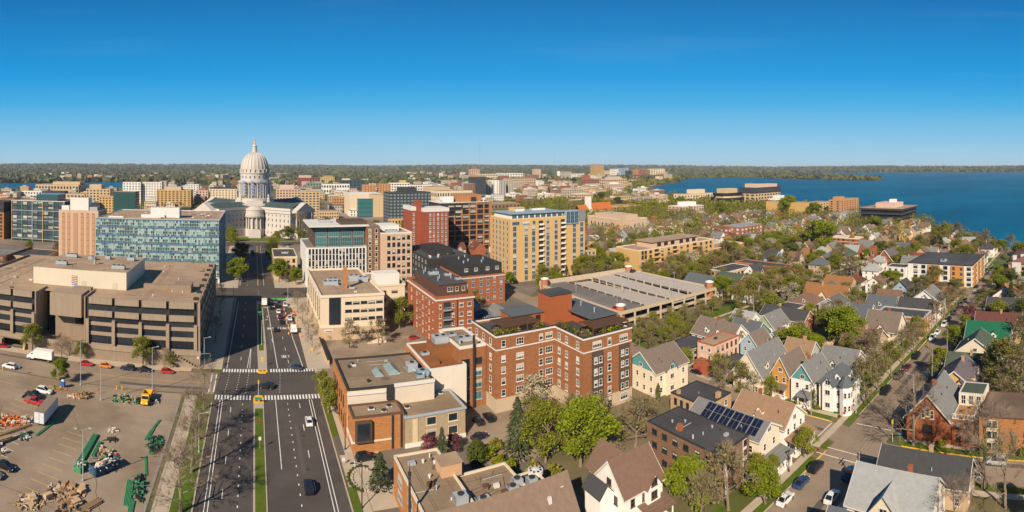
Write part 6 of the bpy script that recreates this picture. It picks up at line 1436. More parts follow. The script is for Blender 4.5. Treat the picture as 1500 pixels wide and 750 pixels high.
far(O,'grey green concrete campus tower right of the white spire',826,837.5,251.6,264,'stone',6,6,28)
far(O,'tall tan and yellow grid tower on the horizon',870.2,884.5,242.3,262,'ochre',8,13,30,ww=.55,top=[(0,1,5,'brown')])
far(O,'white round topped hall among campus trees',842,856,254.5,264,'white',5,3,40)
far(O,'red castle like hall with a square tower',861.5,878,263,275,'red',6,4,40,roof=R_dark,top=[(.0,.38,13,'red')])
far(O,'beige library with a projecting top floor by the lake',890.5,918,262.5,279,'tan',9,4,36,top=[(.2,.85,4.5,'pink')])
far(O,'pink and white flats in front of the beige library',894,914,269.5,284,'pink',7,5,22,roof=R_white,top=[(.3,.7,3,'white')])
for i,(pa,pb,pt,wl,lb) in enumerate(((900,906,247.6,'white','white water tank like block of the far hospital'),(911,921,246.2,'blue','pale blue tower of the far hospital'),(919,927,249.5,'dark','dark striped tower of the far hospital'),(932,938,249,'orange','orange slab of the far hospital'),(937,946,247.6,'red','red brick tower of the far hospital'),(947,956,248.6,'brown','brown slab at the right of the far hospital'),(957,974,247.4,'cream','long cream block at the end of the far hospital'),(964,978,252.4,'peach','low peach block under the long cream one'),(885,899,250.2,'pink','pink low range left of the far hospital'),(906,918,252.5,'grey','grey low range in front of the far hospital'))):
    far('hospital',lb,pa,pb,pt,260.5,wl,5,5,40,ww=.4,group='blocks of the far hospital',roof=R_white)
far(A_,'tan flats with dark balconies above the tree line',830.5,855,277.5,296,'stone',7,7,20,ww=.5,top=[(.05,.3,2,'stone')])
far(A_,'peach flats with white roof below the tan balcony flats',846,868,284.5,301,'peach',8,5,20,roof=R_white)
far(A_,'grey and white patched flats left of the lake',932,962,289,302,'grey',9,5,18,ww=.5)
far(O,'low ochre school with plain walls above the courthouse',903,938,302,313,'ochre',9,2,24)
r = thing('church','white stone church tower with a steep orange roof',  'church', (G(866,318)[0],G(866,318)[1],0)); q = MB(); q.box(-8,-2,-3,3,0,26); q.build('tower', FM['white'], r); q = MB(); gable_wall(q,-2,30,-7,7,0,10,18,'x'); q.build('wall', FM['tan'], r); q = MB(); gable(q,-2,30,-7,7,10,18,'x'); gable(q,-22,-8,-6,6,10,16,'x'); q.build('roof', RF['orange'], r)
far(O,'brown brick store between the black glass office and the ochre tower',718,762,299,315,'brown',8,2,30)
far(O,'cream lakeside hall with a low central tower',1003,1047,285,300,'cream',12,3,26,ww=.3,top=[(.35,.75,7,'cream')])
def dark_curved():
    x,y = G(1080,304); b = Bld(O,'black curved office with a tan band and tan penthouse at the lake', x-26,x+26,y-10,y+30,24)
    poly = [(-27,-2),(-16,-9),(0,-12),(16,-10),(28,-3),(30,14),(18,28),(-18,28),(-29,14)]
    q = MB(); q.prism(poly,0,15.5); q.prism([(p[0]*.9,p[1]*.9+1) for p in poly],18.5,22.5); q.build('wall', FM['black'], b.r); q = MB(); q.prism([(p[0]*.86,p[1]*.86+1) for p in poly],15.5,18.5); q.build('terrace_band', FM['tan'], b.r); q = MB(); q.box(-14,16,2,20,22.5,29.5); q.build('penthouse', FM['tan'], b.r)
dark_curved()
b = far(O,'tan lakeside office with dark top floors and pink penthouses',1106,1143,283.5,303,'tan',9,4,30,ww=.55)
bx_ = b; b.box('dark_floors', b.x0-1,b.x1+1,b.y0-1,b.y1,b.h+.3,b.h+9,FM['dark']); b.box('penthouse', b.x0+8,b.x0+24,b.y0+4,b.y1-4,b.h+9,b.h+15,FM['pink']); b.box('penthouse', b.x0+26,b.x1-4,b.y0+4,b.y1-4,b.h+9,b.h+14,FM['pink'])
far(O,'low red brick office by the water with white roof boxes',1133,1163,294.5,304,'red',9,1,24,roof=R_dark,top=[(.45,.68,7,'white'),(.2,.4,2.5,'white')])
far(A_,'pink and white stepped condos among the lakeside trees',1000,1031,303,318,'pink',8,5,26,roof=R_white,top=[(.3,.8,5,'white')])
far(A_,'three storey red brick flats with brown hipped roof and white bays',1067,1084,334.5,352,'red',4,3,20,win='w',ww=.5,roof=RF['brown'])
far(A_,'three storey red brick flats with pale grey roof and white bays',1085,1117,333,352.5,'red',6,3,20,win='w',ww=.4,roof=RF['pale'])
far(A_,'grey flats with white balconies in the trees above the ochre condo',991,1013,307,318,'brown',5,3,18,win='w')
def tiers():
    x,y = G(1300,333); x,y = 520.0,183.0
    b = Bld(O,'dark bronze tiered lakeside office with a pale pink penthouse', x,x+52,y,y+42,20)
    for k in range(4): b.box('floor', x-(k%2)*.0-k*.6,x+52,y-k*.6,y+42+k*.6,1+k*4.7,1+k*4.7+2.9,FM['black']); b.box('floor_band', x-1.4-k*.6,x+53,y-1.4-k*.6,y+43.4+k*.6,1+k*4.7+2.9,1+k*4.7+4.7,FM['dark'])
    b.box('roof', x-3.4,x+53,y-3.4,y+45.4,19.81,20.1,R_grav); b.box('penthouse', x+6,x+34,y+8,y+30,20.1,25.2,FM['pink']); b.box('plant_room', x+16,x+24,y+12,y+18,25.2,28.6,FM['white'])
tiers()
far(A_,'plain ochre block end wall above the trees by the lake',1181,1193,297.5,320,'ochre',0,0,60,roof=R_grav)
far(A_,'tan block with dark strips joined to the plain ochre block',1193,1217,298,318,'tan',6,5,20,ww=.4)
far(A_,'orange brown brick slab by the lake with a small roof tower',1232,1258,293.5,318,'orange',7,7,18,ww=.3,top=[(.1,.35,4,'orange')])
far('house','wide tan house with a pale roof under the orange brown slab',1236,1258,313,324,'tan',4,2,16,roof=RF['pale'])

def inpoly(x,y,poly):
    c = False; n = len(poly); j = n-1
    for i in range(n):
        xi,yi = poly[i]; xj,yj = poly[j]
        if (yi > y) != (yj > y) and x < (xj-xi)*(y-yi)/(yj-yi)+xi: c = not c
        j = i
    return c
# smaller buildings that nothing tells apart, by colour
fr = random.Random(21)
def clear(x,y,m=3.0): return not any(a-m < x < b_+m and c-m < y < d+m for a,b_,c,d in OCC)
SM = []
for (pa,pb,ya,yb,n) in ((0,330,281,312,80),(180,420,266,283,60),(420,640,268,300,80),(600,900,260,288,260),(690,980,284,305,60),(0,420,256,266,60),(560,720,254,262,24),(860,985,262,284,30),(470,720,300,318,12)):
    for i in range(n):
        px, py = fr.uniform(pa,pb), fr.uniform(ya,yb); x,y = G(px,py); d = hypot(x,y); 
        if hypot(x,y-520) < 120 or any(inpoly(x+ox,y+oy,LK_) for LK_ in (mendota,monona) for ox in (-18,0,18) for oy in (0,26)) or not clear(x,y,6) or (abs(x) < 30 and y < 540): continue
        wl = fr.choices(('tan','cream','orange','white','brown','red','grey','pink','stone','dark'),(4,4,2,4,3,3,2,2,3,2))[0]
        h = fr.uniform(7,19) if py > 268 else fr.uniform(11,30); w = fr.uniform(10,26)*(1.5 if py < 268 else 1); dp = fr.uniform(10,24)
        k = ('low ' if h < 10 else '')+wl+' town building with a flat '; rfc = fr.choice((('tan',R_grav),('dark',R_dark),('white',R_white),('grey',R_grey)))
        SM.append((d,x,y,w,dp,h,wl,k,rfc)); OCC.append((x-w/2,x+w/2,y,y+dp))
SM.sort(key=lambda t: t[0])
rest_w = {}
for i,(d,x,y,w,dp,h,wl,k,rfc) in enumerate(SM):
    rows = max(1,int(h/3.6)); cols = max(2,int(w/3.4))
    if i < 280:
        b = Bld('town_building', k+rfc[0]+' roof in the distant town', x-w/2,x+w/2,y,y+dp,h,group='%s town buildings with %s roofs' % (('low ' if h < 10 else '')+wl, rfc[0])); A = b.L(x-w/2,x+w/2,y,y+dp)
        q = MB(); q.box(*A,0,h); q.build('wall', FM[wl], b.r); q = MB(); q.box(A[0]+.3,A[1]-.3,A[2]+.3,A[3]-.3,h+.002,h+.2); q.build('roof', rfc[1], b.r); g = MB(); gm = 0
        if fr.random() < .6: b.box('rooftop_unit', x-w*.25,x+w*.1,y+dp*.3,y+dp*.6,h+.2,h+fr.uniform(1.2,3),fr.choice((T_grey,FM[wl],R_white)))
    else: A = (x-w/2,x+w/2,y,y+dp); g = rest_w.setdefault('all',MB()); ks = list(FM); g.box(*A,0,h,ks.index(wl),top=len(FM)+(0 if rfc[0] in ('tan','white') else 1)); gm = len(FM)+2
    for a in range(cols):
        for c in range(rows): xa = A[0]+w/cols*(a+.28); g.box(xa,xa+w/cols*.45,A[2]-.06,A[2]-.01,h/rows*(c+.3),h/rows*(c+.78),gm)
    if i < 280: g.build('window', G_dark, b.r)['kind'] = 'stuff'
if rest_w:
    o = rest_w['all'].build('far_town', list(FM.values())+[R_grav,R_dark,G_dark]); tag(o,'small roofs and walls of the farthest town blending toward the woods','town',None,'stuff')
# houses filling the lakeside blocks, by colour
hn = 0
rows_ = []
for yy in (63,122,150,210,230,312,332,392): 
    for xx in range(136,560,13): rows_.append((xx,yy))
for xx in (278,402,427,252):
    for yy in range(70,430,15): rows_.append((xx,yy))
for yy in (84,100,170,190,255,275,292,350,370,420,450,480,520,560,600,650,700): 
    for xx in range(128,640,16): rows_.append((xx,yy))
for xx in range(136,250,18): rows_.append((xx,12))
for xx in range(280,380,16): rows_.append((xx,-2))
lake_poly = mendota
def onroad(x,y,m=0):
    return (44-m < y < 55+m) or (131.5-m < y < 140+m and x > 124) or (260-m < x < 270+m and y < 420) or (410-m < x < 419+m and y < 420) or (216-m < y < 224+m and x > 124) or (318-m < y < 326+m and x > 127) or (105-m < x < 131+m and y < 300 and abs(x-(114.5 if y < 72 else 114.5+(y-72)*.1)) < 6+m) or (abs(x-3) < 16+m) 
for (xx,yy) in rows_:
    if hn >= 225: break
    x, y = xx+fr.uniform(-2,2), yy+fr.uniform(-2,2)
    w, dp = fr.uniform(7.6,10.6), fr.uniform(8,11.5)
    if onroad(x,y,8) or inpoly(x+25,y,lake_poly) or inpoly(x+25,y+15,lake_poly): continue
    if any(a-1-w/2 < x < b_+1+w/2 and c-1-dp/2 < y < d+1+dp/2 for a,b_,c,d in OCC): continue
    if y < 30 and x < 190: continue
    wl = fr.choices(('white','cream','tan','yellow','grey','blue','pink','brick','brown','stone'),(7,5,4,2,2,1,1,3,1,2))[0]; rf = fr.choices(('grey','dark','brown','taupe','slate','rust','maroon','pale','red','tan'),(4,3,5,4,2,2,2,2,1,2))[0]
    ze = fr.uniform(4.6,6.4); near_ = hypot(x,y) < 330
    hk = fr.random() < .25
    house('%s house with a %s %s roof among the trees of the lakeside streets' % (wl, rf, 'hipped' if hk else 'gabled'), x-w/2,x+w/2,y-dp/2,y+dp/2,ze,ze+fr.uniform(3.2,5),fr.choice('xy'),wl,rf,hiproof=hk,chim=fr.random() < .6,wins=1 if near_ else 0,dorm=((fr.choice('SW'),.5),) if fr.random() < .35 else (),cross=(fr.choice('SW'),.5,4) if fr.random() < .4 and not hk else None,group='%s houses with %s %s roofs' % (wl, rf, 'hipped' if hk else 'gabled'))
    hn += 1
# masts on the horizon
for px,top,d in ((702.5,200,3200),(812,219,4200)):
    a = AZ(px); r = thing('radio_mast', 'thin radio mast rising over the horizon '+('above the black glass office' if px < 750 else 'right of the slim brown campus tower'), 'mast', (d*sin(a),d*cos(a),0)); h = HC-(top-HY)*d/F
    q = MB(); q.tube((0,0,0),(0,0,h),.9,.7,5); q.build('pole', mat('mast grey',(.25,.25,.27))); q2 = bpy.data.objects[-1] if 0 else None
    [o for o in COL.objects if o.name.startswith('pole') and o.parent is None][-1].parent = r
# ------------------------------------------------------------------ trees
tr = random.Random(33)
def tp(kind, px, py, h, label, **k): x,y = G(px,py); return tree(kind, x, y, h, label, **k)
for i,(y,lb) in enumerate(((97,'bare street tree at the bottom of the left verge'),(110,'bare street tree second up the left verge'),(123,'bare street tree third up the left verge'),(139,'bare street tree by the crosswalk on the left verge'))): tree('bare', -13.8+.4*(i%2), y, 12.0, lb, wide=1.3)
tree('spring',19.3,136,8.6,'young yellow green tree on the verge before the orange brick front'); tree('spring',19.2,146,7,'thin yellow green tree at the right street corner')
for (x,y,h,lb) in ((20.2,184,8,'bare tree by the yellow sign on the avenue'),(20.5,198,8.5,'bare tree beside the cream office corner'),(19.8,214,8.5,'bare tree among the road works'),(19,230,9,'bare tree at the top of the road works'),(-14.5,222,9.5,'bare tree on the shaded sidewalk by the concrete office'),(-14.4,192,9,'bare tree in the shade at the concrete office corner'),(-15.5,246,9,'bare tree where the concrete office ends')): tree('bare',x,y,h,lb)
tree('bright',-10.8,296,12.5,'round bright green tree left of the capitol avenue',wide=1.15); tree('bright',13.5,292,12.5,'round bright green tree right of the capitol avenue',wide=1.15); tree('bright',22.6,285,9,'smaller green tree beside the white gridded office')
tree('deep',-9.5,335,15,'dark green tree in shade left of the capitol avenue',wide=1.0); tree('deep',11.5,345,14,'dark green tree in shade right of the capitol avenue'); tree('spring',12,372,13,'yellow green tree near the capitol steps'); tree('rustbud',-27,420,13,'rusty red budding tree at the capitol lawn'); tree('spring',-16,412,12,'bright green tree on the capitol lawn'); tree('bare',40,445,24,'large bare tree in front of the capitol wing',wide=1.1); tree('spring',18,420,12,'green tree at the right of the capitol steps')
for i in range(9):
    x = (-34,-26,-44,-20,24,30,38,-54,50)[i]; y = 446+(i%3)*9
    tree(('spring','olive','bright')[i%3], x, y, 10+i%4, 'budding tree on the lawn before the capitol steps', group='trees on the capitol lawn')
for i in range(26):
    x,y = tr.uniform(60,190), tr.uniform(410,480); 
    if clear(x,y): tree(tr.choice(('spring','olive','olive')), x,y, tr.uniform(13,18), 'budding tree in the square right of the capitol', group='budding trees of the capitol square')
for i in range(16):
    x,y = tr.uniform(-150,-70), tr.uniform(425,470)
    if clear(x,y): tree(tr.choice(('spring','olive','haze')), x,y, tr.uniform(12,16), 'tree in the square left of the capitol behind the glass office', group='trees of the left capitol square')
tree('haze',33.5,184,9.5,'bare spreading tree before the cream stucco office',wide=1.25); tree('haze',44.5,184.5,9,'bare spreading tree right of the ramp before the cream office',wide=1.2); tree('spring',57,201,12,'yellow green tree against the cream rear wing')
tree('bare',80,205,17,'tall pale bare tree behind the red brick flats',wide=.8); tree('bloom',83,197,10.5,'white blossoming tree in front of the pale blue house',wide=1.2); tree('haze',76,219,14,'bare tree behind the brick flats with a dark penthouse'); tree('haze',70,228,13,'bare tree before the black topped brick flats'); tree('olive',96,214,9,'budding tree between two gabled roofs and the garage')
tree('bright',66,92,13.6,'largest leafy green tree behind the brown roofed white house',wide=1.12,k=0); tree('spring',60.5,97.5,12.5,'yellow green leafy tree left of the largest leafy tree',wide=1.0); tree('spruce',56.5,103,13,'dark grey green spruce by the brick block courtyard',wide=1.2); tree('bloom',69.5,117.5,9.5,'cream blossoming tree against the brick apartment wall',wide=1.2); tree('haze',76,100,10,'brown twiggy tree before the brick block entrance',wide=1.3); tree('haze',80.5,90.5,11,'broad brown twiggy tree beside the yellow brick flats',wide=1.4); tree('haze',72,104.5,9,'thin twiggy tree at the brick block terrace'); tree('olive',64,108,9,'olive budding tree at the foot of the brick block',wide=1.2)
tree('spruce',25,102.6,7.2,'small dark spruce at the tan terrace beside the orange hall',wide=1.3); tree('spruce',39.8,106.6,8.2,'tall blue green spruce behind the tan flat roof',wide=.9); tree('plum',38.5,111.5,4.2,'purple leaved tree left of the spruce',wide=1.3); tree('plum',43.8,110,4.2,'purple leaved tree right of the spruce',wide=1.3); tree('arbor',47,104,5.6,'rounded dense evergreen behind the tan roofs',wide=1.7)
for i,(x,y) in enumerate(((50,105),(53,107),(52,98),(56,95),(50.5,100.5),(59,92))): tree('bush_olive' if i % 2 else 'bush_spring',x,y,2.6,'olive bush in the yard behind the tan flat roofs',group='bushes in the yard behind the tan roofs')
tree('bright',73.5,66.5,9.5,'leafy green tree squeezed against the brown brick walk-up'); tree('haze',77.6,61,11.5,'twiggy grey tree in front of the brown brick walk-up',wide=1.2); tree('spring',86.5,60.8,6.6,'young street tree before the striped brick walk-up',wide=1.2); tree('bright',83.3,56.4,6.8,'leafy street tree at the bottom of the side street',wide=1.5); tree('spring',101,58,6.6,'young street tree at the corner by the tan roofed house',wide=1.2); tree('spring',91.5,60,4.5,'small young tree on the porch path'); tree('haze',71.5,62.5,9,'twiggy tree at the bottom edge beside the white house')
tree('arbor',122.6,67.4,5.6,'narrow columnar evergreen between the white and turreted houses',wide=.7); tree('arbor',100.2,103.2,5.4,'narrow light evergreen before the teal-gabled house',wide=.7)
tree('spring',122.4,81,5.8,'young tree before the orange house'); tree('olive',121.2,98,8.5,'budding tree before the painted mural wall',wide=1.2); tree('olive',120.8,90.5,8.5,'budding tree before the sage roofed house',wide=1.2); tree('bloom',121,86,6.5,'pale blossoming tree beside the orange house',wide=1.2); tree('haze',118.5,94.5,8,'twiggy street tree behind the yellow brick flats'); tree('spring',121.5,113,7,'budding street tree before the pink flats')
tree('bright',149,89.5,11.5,'bright leafy tree behind the sage roofed house',wide=1.2); tree('bright',152,83,9,'second leafy tree behind the sage roofed house'); tree('bright',166,79.5,14.5,'tall open bright green tree beside the parking yard',wide=1.1); tree('haze',176,86,12,'large grey twiggy tree in the middle of the block',wide=1.5); tree('haze',184,90,12,'large brown twiggy tree behind the red brick flats',wide=1.5); tree('olive',158,74,9,'budding tree behind the grey roofed white house',wide=1.2); tree('haze',154,64,12,'twiggy tree over the grey roofed white house',wide=1.3); tree('plum',143,82,5,'small purple tree in the block gardens'); tree('olive',141,79,7,'budding tree behind the orange house')
# side street verge, beginning at the corner
for i,(x,y,h,k,lb) in enumerate(((131.5,56.3,12.5,'haze','tall thin twiggy tree at the turreted corner house'),(141,56.4,11,'haze','twiggy verge tree second from the corner'),(152,56.4,11,'olive','budding verge tree third from the corner'),(163,56.3,11,'haze','twiggy verge tree fourth from the corner'),(174,56.4,10,'bare','bare verge tree before the taupe roofed house'),(205,56.4,10,'rustbud','rust budding verge tree by the white Victorian'),(217,56.3,11,'haze','twiggy verge tree before the white Victorian'),(229,56.3,10,'rustbud','rust budding verge tree past the white Victorian'),(240,56.3,10,'haze','twiggy verge tree near the far crossing'),(181,42.4,8,'bright','bright green tree on the right of the side street'),(213,42.6,10,'bare','bare tree right of the side street by the bungalow'),(203,42.4,9,'plum','reddish tree right of the side street'),(235,42.4,9,'haze','twiggy tree right of the side street near the crossing'))): tree(k,x,y,h,lb,wide=1.15)
tree('bare',115.7,37.5,16.5,'big bare tree at the corner in front of the steep brick house',wide=1.0); tree('bare',103.6,18.8,17,'big bare tree before the orange brick flats',wide=1.0); tree('bare',98.5,13.5,13,'bare tree at the bottom right corner',wide=1.1); tree('bare',87.5,20.5,11,'bare tree against the pale grey house',wide=1.1); tree('bare',116,24,7,'small bare tree before the railed roof deck'); tree('bright',97,6,8,'leafy tree at the right bottom edge')
tree('olive',146,20,16,'huge budding tree behind the orange brick flats',wide=1.2); tree('haze',139,15,14,'huge brown twiggy tree right of the plum roofed house',wide=1.3); tree('spring',152,23.5,12,'yellow green tree beside the white gabled house'); tree('haze',163,17,14,'broad twiggy tree right of the white gabled house',wide=1.3); tree('haze',177,18,14,'broad twiggy tree right of the emerald roof',wide=1.3); tree('spruce',236,30,12,'dark evergreen beside the rust roofed white house',wide=1.3); tree('deep',208,22,11,'dark leafy tree right of the brown roof'); tree('olive',196,14,13,'budding tree at the right edge by the brown roof',wide=1.2); tree('deep',268,34,11,'dark tree shading the far crossing')
iv = [(128,146,8),(133,141,9),(126,134,8),(134,134,9),(141,136,9),(148,134,8.5),(152,128.5,8),(140,146,8),(150,147,8.5),(160,150,8),(170,147.5,9),(178,149,8),(156,139,9),(139,153,8),(147,154,9),(156,153.5,9.5),(165,154,8.5),(174,152.5,9),(184,153,9),(131,150,8),(137,147,9),(127,140.5,8),(133,128,8),(140,128.5,9),(146,141,10),(156,146,9),(168,146,8)]
for i,(x,y,h) in enumerate(iv): tree(('haze','olive','haze','olive','spring')[i%5],x,y,h*(.78 if y < 150 else .62),'tree in the thicket along the near side of the parking garage',group='trees along the garage wall',wide=1.15)
for i,(x,y,h) in enumerate(((187,142.5,12),(197,142.5,13),(207,143,13),(218,142.5,13),(229,142.6,13),(240,143,12),(190,129.5,11),(215,129.6,12),(226,129.3,13),(247,129.8,11))): tree('olive' if i != 7 else 'spring',x,y,h,'tall olive budding street tree in the row past the garage',group='olive street trees past the garage',wide=1.25)
tree('olive',214,226.5,10,'small leafy tree left before the ochre condo',wide=1.2); tree('haze',226,224,12,'twiggy tree before the ochre condo'); tree('olive',240,224.5,11,'budding tree before the ochre condo'); tree('bright',133,251,7,'round green tree at the foot of the ochre tower'); tree('haze',160,247,9,'bare tree before the ochre tower'); tree('spring',175,249,8,'young tree right before the ochre tower'); tree('haze',192,254,9,'twiggy bush like tree at the ochre wing'); tree('bright',206,270,12,'green tree left of the ochre condo'); tree('haze',255,330,16,'tall grey tree before the courthouse',wide=.9); tree('spring',268,330,13,'yellow tree before the courthouse'); tree('bright',330,140,8,'green tree by the white green-roofed house')
tree('bare',-64,165.9,7.5,'bare tree casting shade on the retaining wall'); tree('spring',-75,166,9.5,'yellow green tree beside the box truck'); tree('spring',-57,166.2,6,'thin yellow tree at the wall between parked cars'); tree('spring',-36,166,9,'thin yellow tree on the sidewalk by the navy car'); tree('bare',-29,166.3,6,'small bare tree by the wall steps'); tree('spring',-27,166,4.5,'small yellow tree at the wall corner'); tree('bright',-57.5,147,6.4,'small green tree on the island of the parking yard')
tree('bare',-64,-200,9,'') if 0 else None
for i,(x,y,h,k) in enumerate(((-128,330,10,'spring'),(-137,345,11,'olive'),(-120,345,9,'spring'),(-160,350,10,'spring'),(-150,290,8,'haze'),(-133,285,8,'olive'))): tree(k,x,y,h,'street tree before the dark glass office',group='street trees before the dark glass office')
# the park and lakeside
for (px,py,h,k,lb) in ((1480,369,13,'haze','round grey purple tree alone on the park lawn'),(1455,364,9,'haze','smaller grey tree left of the lone park tree'),(1402,352,15,'haze','tall grey budding tree at the water'),(1385,352,14.5,'spring','yellow green tree at the water left of the tall grey tree'),(1373,352,13,'olive','olive tree at the water by the tiered office'),(1379,374,14,'spruce','blue spruce beside the small yellow house'),(1418,362,11,'spring','yellow green tree near the park'),(1440,362,9,'plum','dark red tree near the park'),(1283,341,15,'bright','rounded green tree below the tiered office'),(1205,372,24,'bright','tall bright green tree left of the banded brick flats'),(1155,318,26,'bright','large rounded green tree in front of the water'),(1195,322,20,'bright','green tree before the plain ochre block'),(1055,322,20,'bright','round green tree before the black curved office'),(996,306,18,'bright','green tree left of the cream lakeside hall'),(905,307,18,'deep','dark evergreen clump above the ochre school'),(880,300,20,'deep','dark green tree beside the peach flats'),(718,291,14,'bright','round green tree above the ochre tower')): tp(k,px,py,h,lb,wide=1.15)
# the rest of the near wood, one by one; far away it closes into a canopy
OCC.extend([(324,352,138,170),(282,304,96,122),(330,345,150,160)])
GL = {}
KW = (('haze',.22),('olive',.33),('bare',.06),('spring',.22),('bright',.08),('bloom',.02),('spruce',.02),('rustbud',.025),('deep',.025))
NAME_ADJ = dict(haze='twiggy grey brown',olive='olive budding',bare='bare grey',spring='yellow green',bright='bright leafy green',bloom='white blossoming',spruce='dark spruce',rustbud='rust budding',deep='dark green')
def free_at(x,y,m=1.2): return clear(x,y,m) and not onroad(x,y,1.0) and not inpoly(x+6,y,lake_poly) and not inpoly(x,y+4,lake_poly)
cand = []
for i in range(9000):
    x,y = tr.uniform(122,640), tr.uniform(-60,760)
    px = CX+F*atan2(x,y)
    if px > 1530 or x < 60+y*.33: continue
    if free_at(x,y) and not (x < 197 and 150 < y < 224): cand.append((x,y))
grid = {}
sel = []
for x,y in cand:
    g = (int(x/6.2),int(y/6.2))
    if any((g[0]+a,g[1]+b_) in grid and hypot(x-grid[(g[0]+a,g[1]+b_)][0],y-grid[(g[0]+a,g[1]+b_)][1]) < 5.2 for a in (-1,0,1) for b_ in (-1,0,1)): continue
    if any(hypot(x-q[0],y-q[1]) < 5 for q in TREES[-160:]): continue
    grid[g] = (x,y); sel.append((x,y))
sel.sort(key=lambda p: hypot(*p))
def pick(): 
    t, a = tr.random(), 0
    for k, w in KW:
        a += w
        if t < a: return k
    return 'haze'
dens = lambda x,y: 1.0
near_n = 0; rest = []
for x,y in sel:
    d = hypot(x,y)
    if near_n < 340:
        if tr.random() < .12 and d < 260: continue
        k = pick(); tree(k,x,y,tr.uniform(7,11)*(1+.15*(d > 300)),'%s tree among the house roofs' % NAME_ADJ[k],group='%s trees among the houses' % NAME_ADJ[k],wide=tr.uniform(1.1,1.4)); near_n += 1
    else: rest.append((x,y))
LK = ['haze','olive','spring','bright','deep','bloom']
def clumps(name, pts, nq, size, kindw):
    b = MB()
    for (x,y,h) in pts:
        k = tr.choices(range(len(LK)),kindw)[0]; r = h*tr.uniform(.36,.5); n = int(nq*tr.uniform(.7,1.3)); oct_ = [Vector((tr.gauss(0,.5)*r,tr.gauss(0,.5)*r,h*tr.uniform(.45,.8))) for _ in range(5)]
        for j in range(n):
            c = tr.choice(oct_); v = Vector((tr.gauss(0,1),tr.gauss(0,1),tr.gauss(0,1))).normalized()*r*.55; p = c+v; p.z = max(.6,p.z)
            leafquad(b, Vector((x,y,0))+p, size*tr.uniform(.6,1.2)*h/12, tr, k)
        b.box(x-.2,x+.2,y-.2,y+.2,0,h*.5,len(LK),bottom=False)
    o = b.build(name, [LEAF[k] for k in LK]+[M_bark]); o['kind'] = 'stuff'; o['label'] = 'hazy spring treetops of the farther streets and shore'; o['category'] = 'trees'; return o
o = clumps('far_trees', [(x,y,tr.uniform(9,14)) for x,y in rest], 85, .55, (3.6,4.8,3.0,1.1,.35,.15))
pts = []
for i in range(5200):
    px, py = tr.uniform(590,1320), tr.uniform(263,312); x,y = G(px,py)
    if py < 263+max(0,(960-px))*.022: pass
    if inpoly(x,y,lake_poly) or inpoly(x+20,y+10,lake_poly) or not clear(x,y,2): continue
    if px < 700 and py > 285: continue
    if px < 880 and tr.random() < .74: continue
    pts.append((x,y,tr.uniform(9,16)))
o = clumps('distant_trees', pts, 34, 1.0, (4,4.5,2.4,.9,.4,.1)); o['label'] = 'distant tree cover between the campus buildings and the near shore'
pts = []
for i in range(520):
    px, py = tr.uniform(0,430), tr.uniform(262,312); x,y = G(px,py)
    if not clear(x,y,3) or hypot(x,y-520) < 95 or inpoly(x,y,monona) or inpoly(x+10,y-20,monona) or (abs(x) < 24 and y < 440): continue
    pts.append((x,y,tr.uniform(8,13)))
for i in range(200):
    px, py = tr.uniform(420,640), tr.uniform(284,312); x,y = G(px,py)
    if clear(x,y,3): pts.append((x,y,tr.uniform(8,13)))
o = clumps('downtown_trees', pts, 40, .9, (4,5,2,.8,.5,0)); o['label'] = 'small trees scattered between the downtown roofs'
def bank():
    pts = []
    P_ = [G(*p) for p in ((1141,261.6),(1176,262.8),(1240,263.8),(1287,264.6),(1293,263.5),(1283,261.2),(1240,258.7),(1150,256.7),(1060,256),(1000,262.9),(1015,261.2),(1106,259.9))]
    for i in range(9000):
        px, py = tr.uniform(1010,1296), tr.uniform(255.8,265); x,y = G(px,py)
        if inpoly(x,y,P_) and not inpoly(x,y,lake_poly): pts.append((x,y,tr.uniform(9,15)))
    P2 = [G(*p) for p in ((948,276.5),(956,273.4),(964,271.4),(991,267.4),(1001,262.8),(1010,260.8),(930,258.5),(900,266),(915,276))]
    for i in range(1800):
        px, py = tr.uniform(895,1010), tr.uniform(258.5,277); x,y = G(px,py)
        if inpoly(x,y,P2) and not inpoly(x,y,lake_poly) and clear(x,y,2): pts.append((x,y,tr.uniform(11,18)))
    tr.shuffle(pts); pts = pts[:2600]
    o = clumps('shore_woods', pts, 26, 1.5, (6,4,1.2,.4,.3,0)); o['label'] = 'wooded shore and long low point reaching into the lake'; o['category'] = 'woods'
bank()
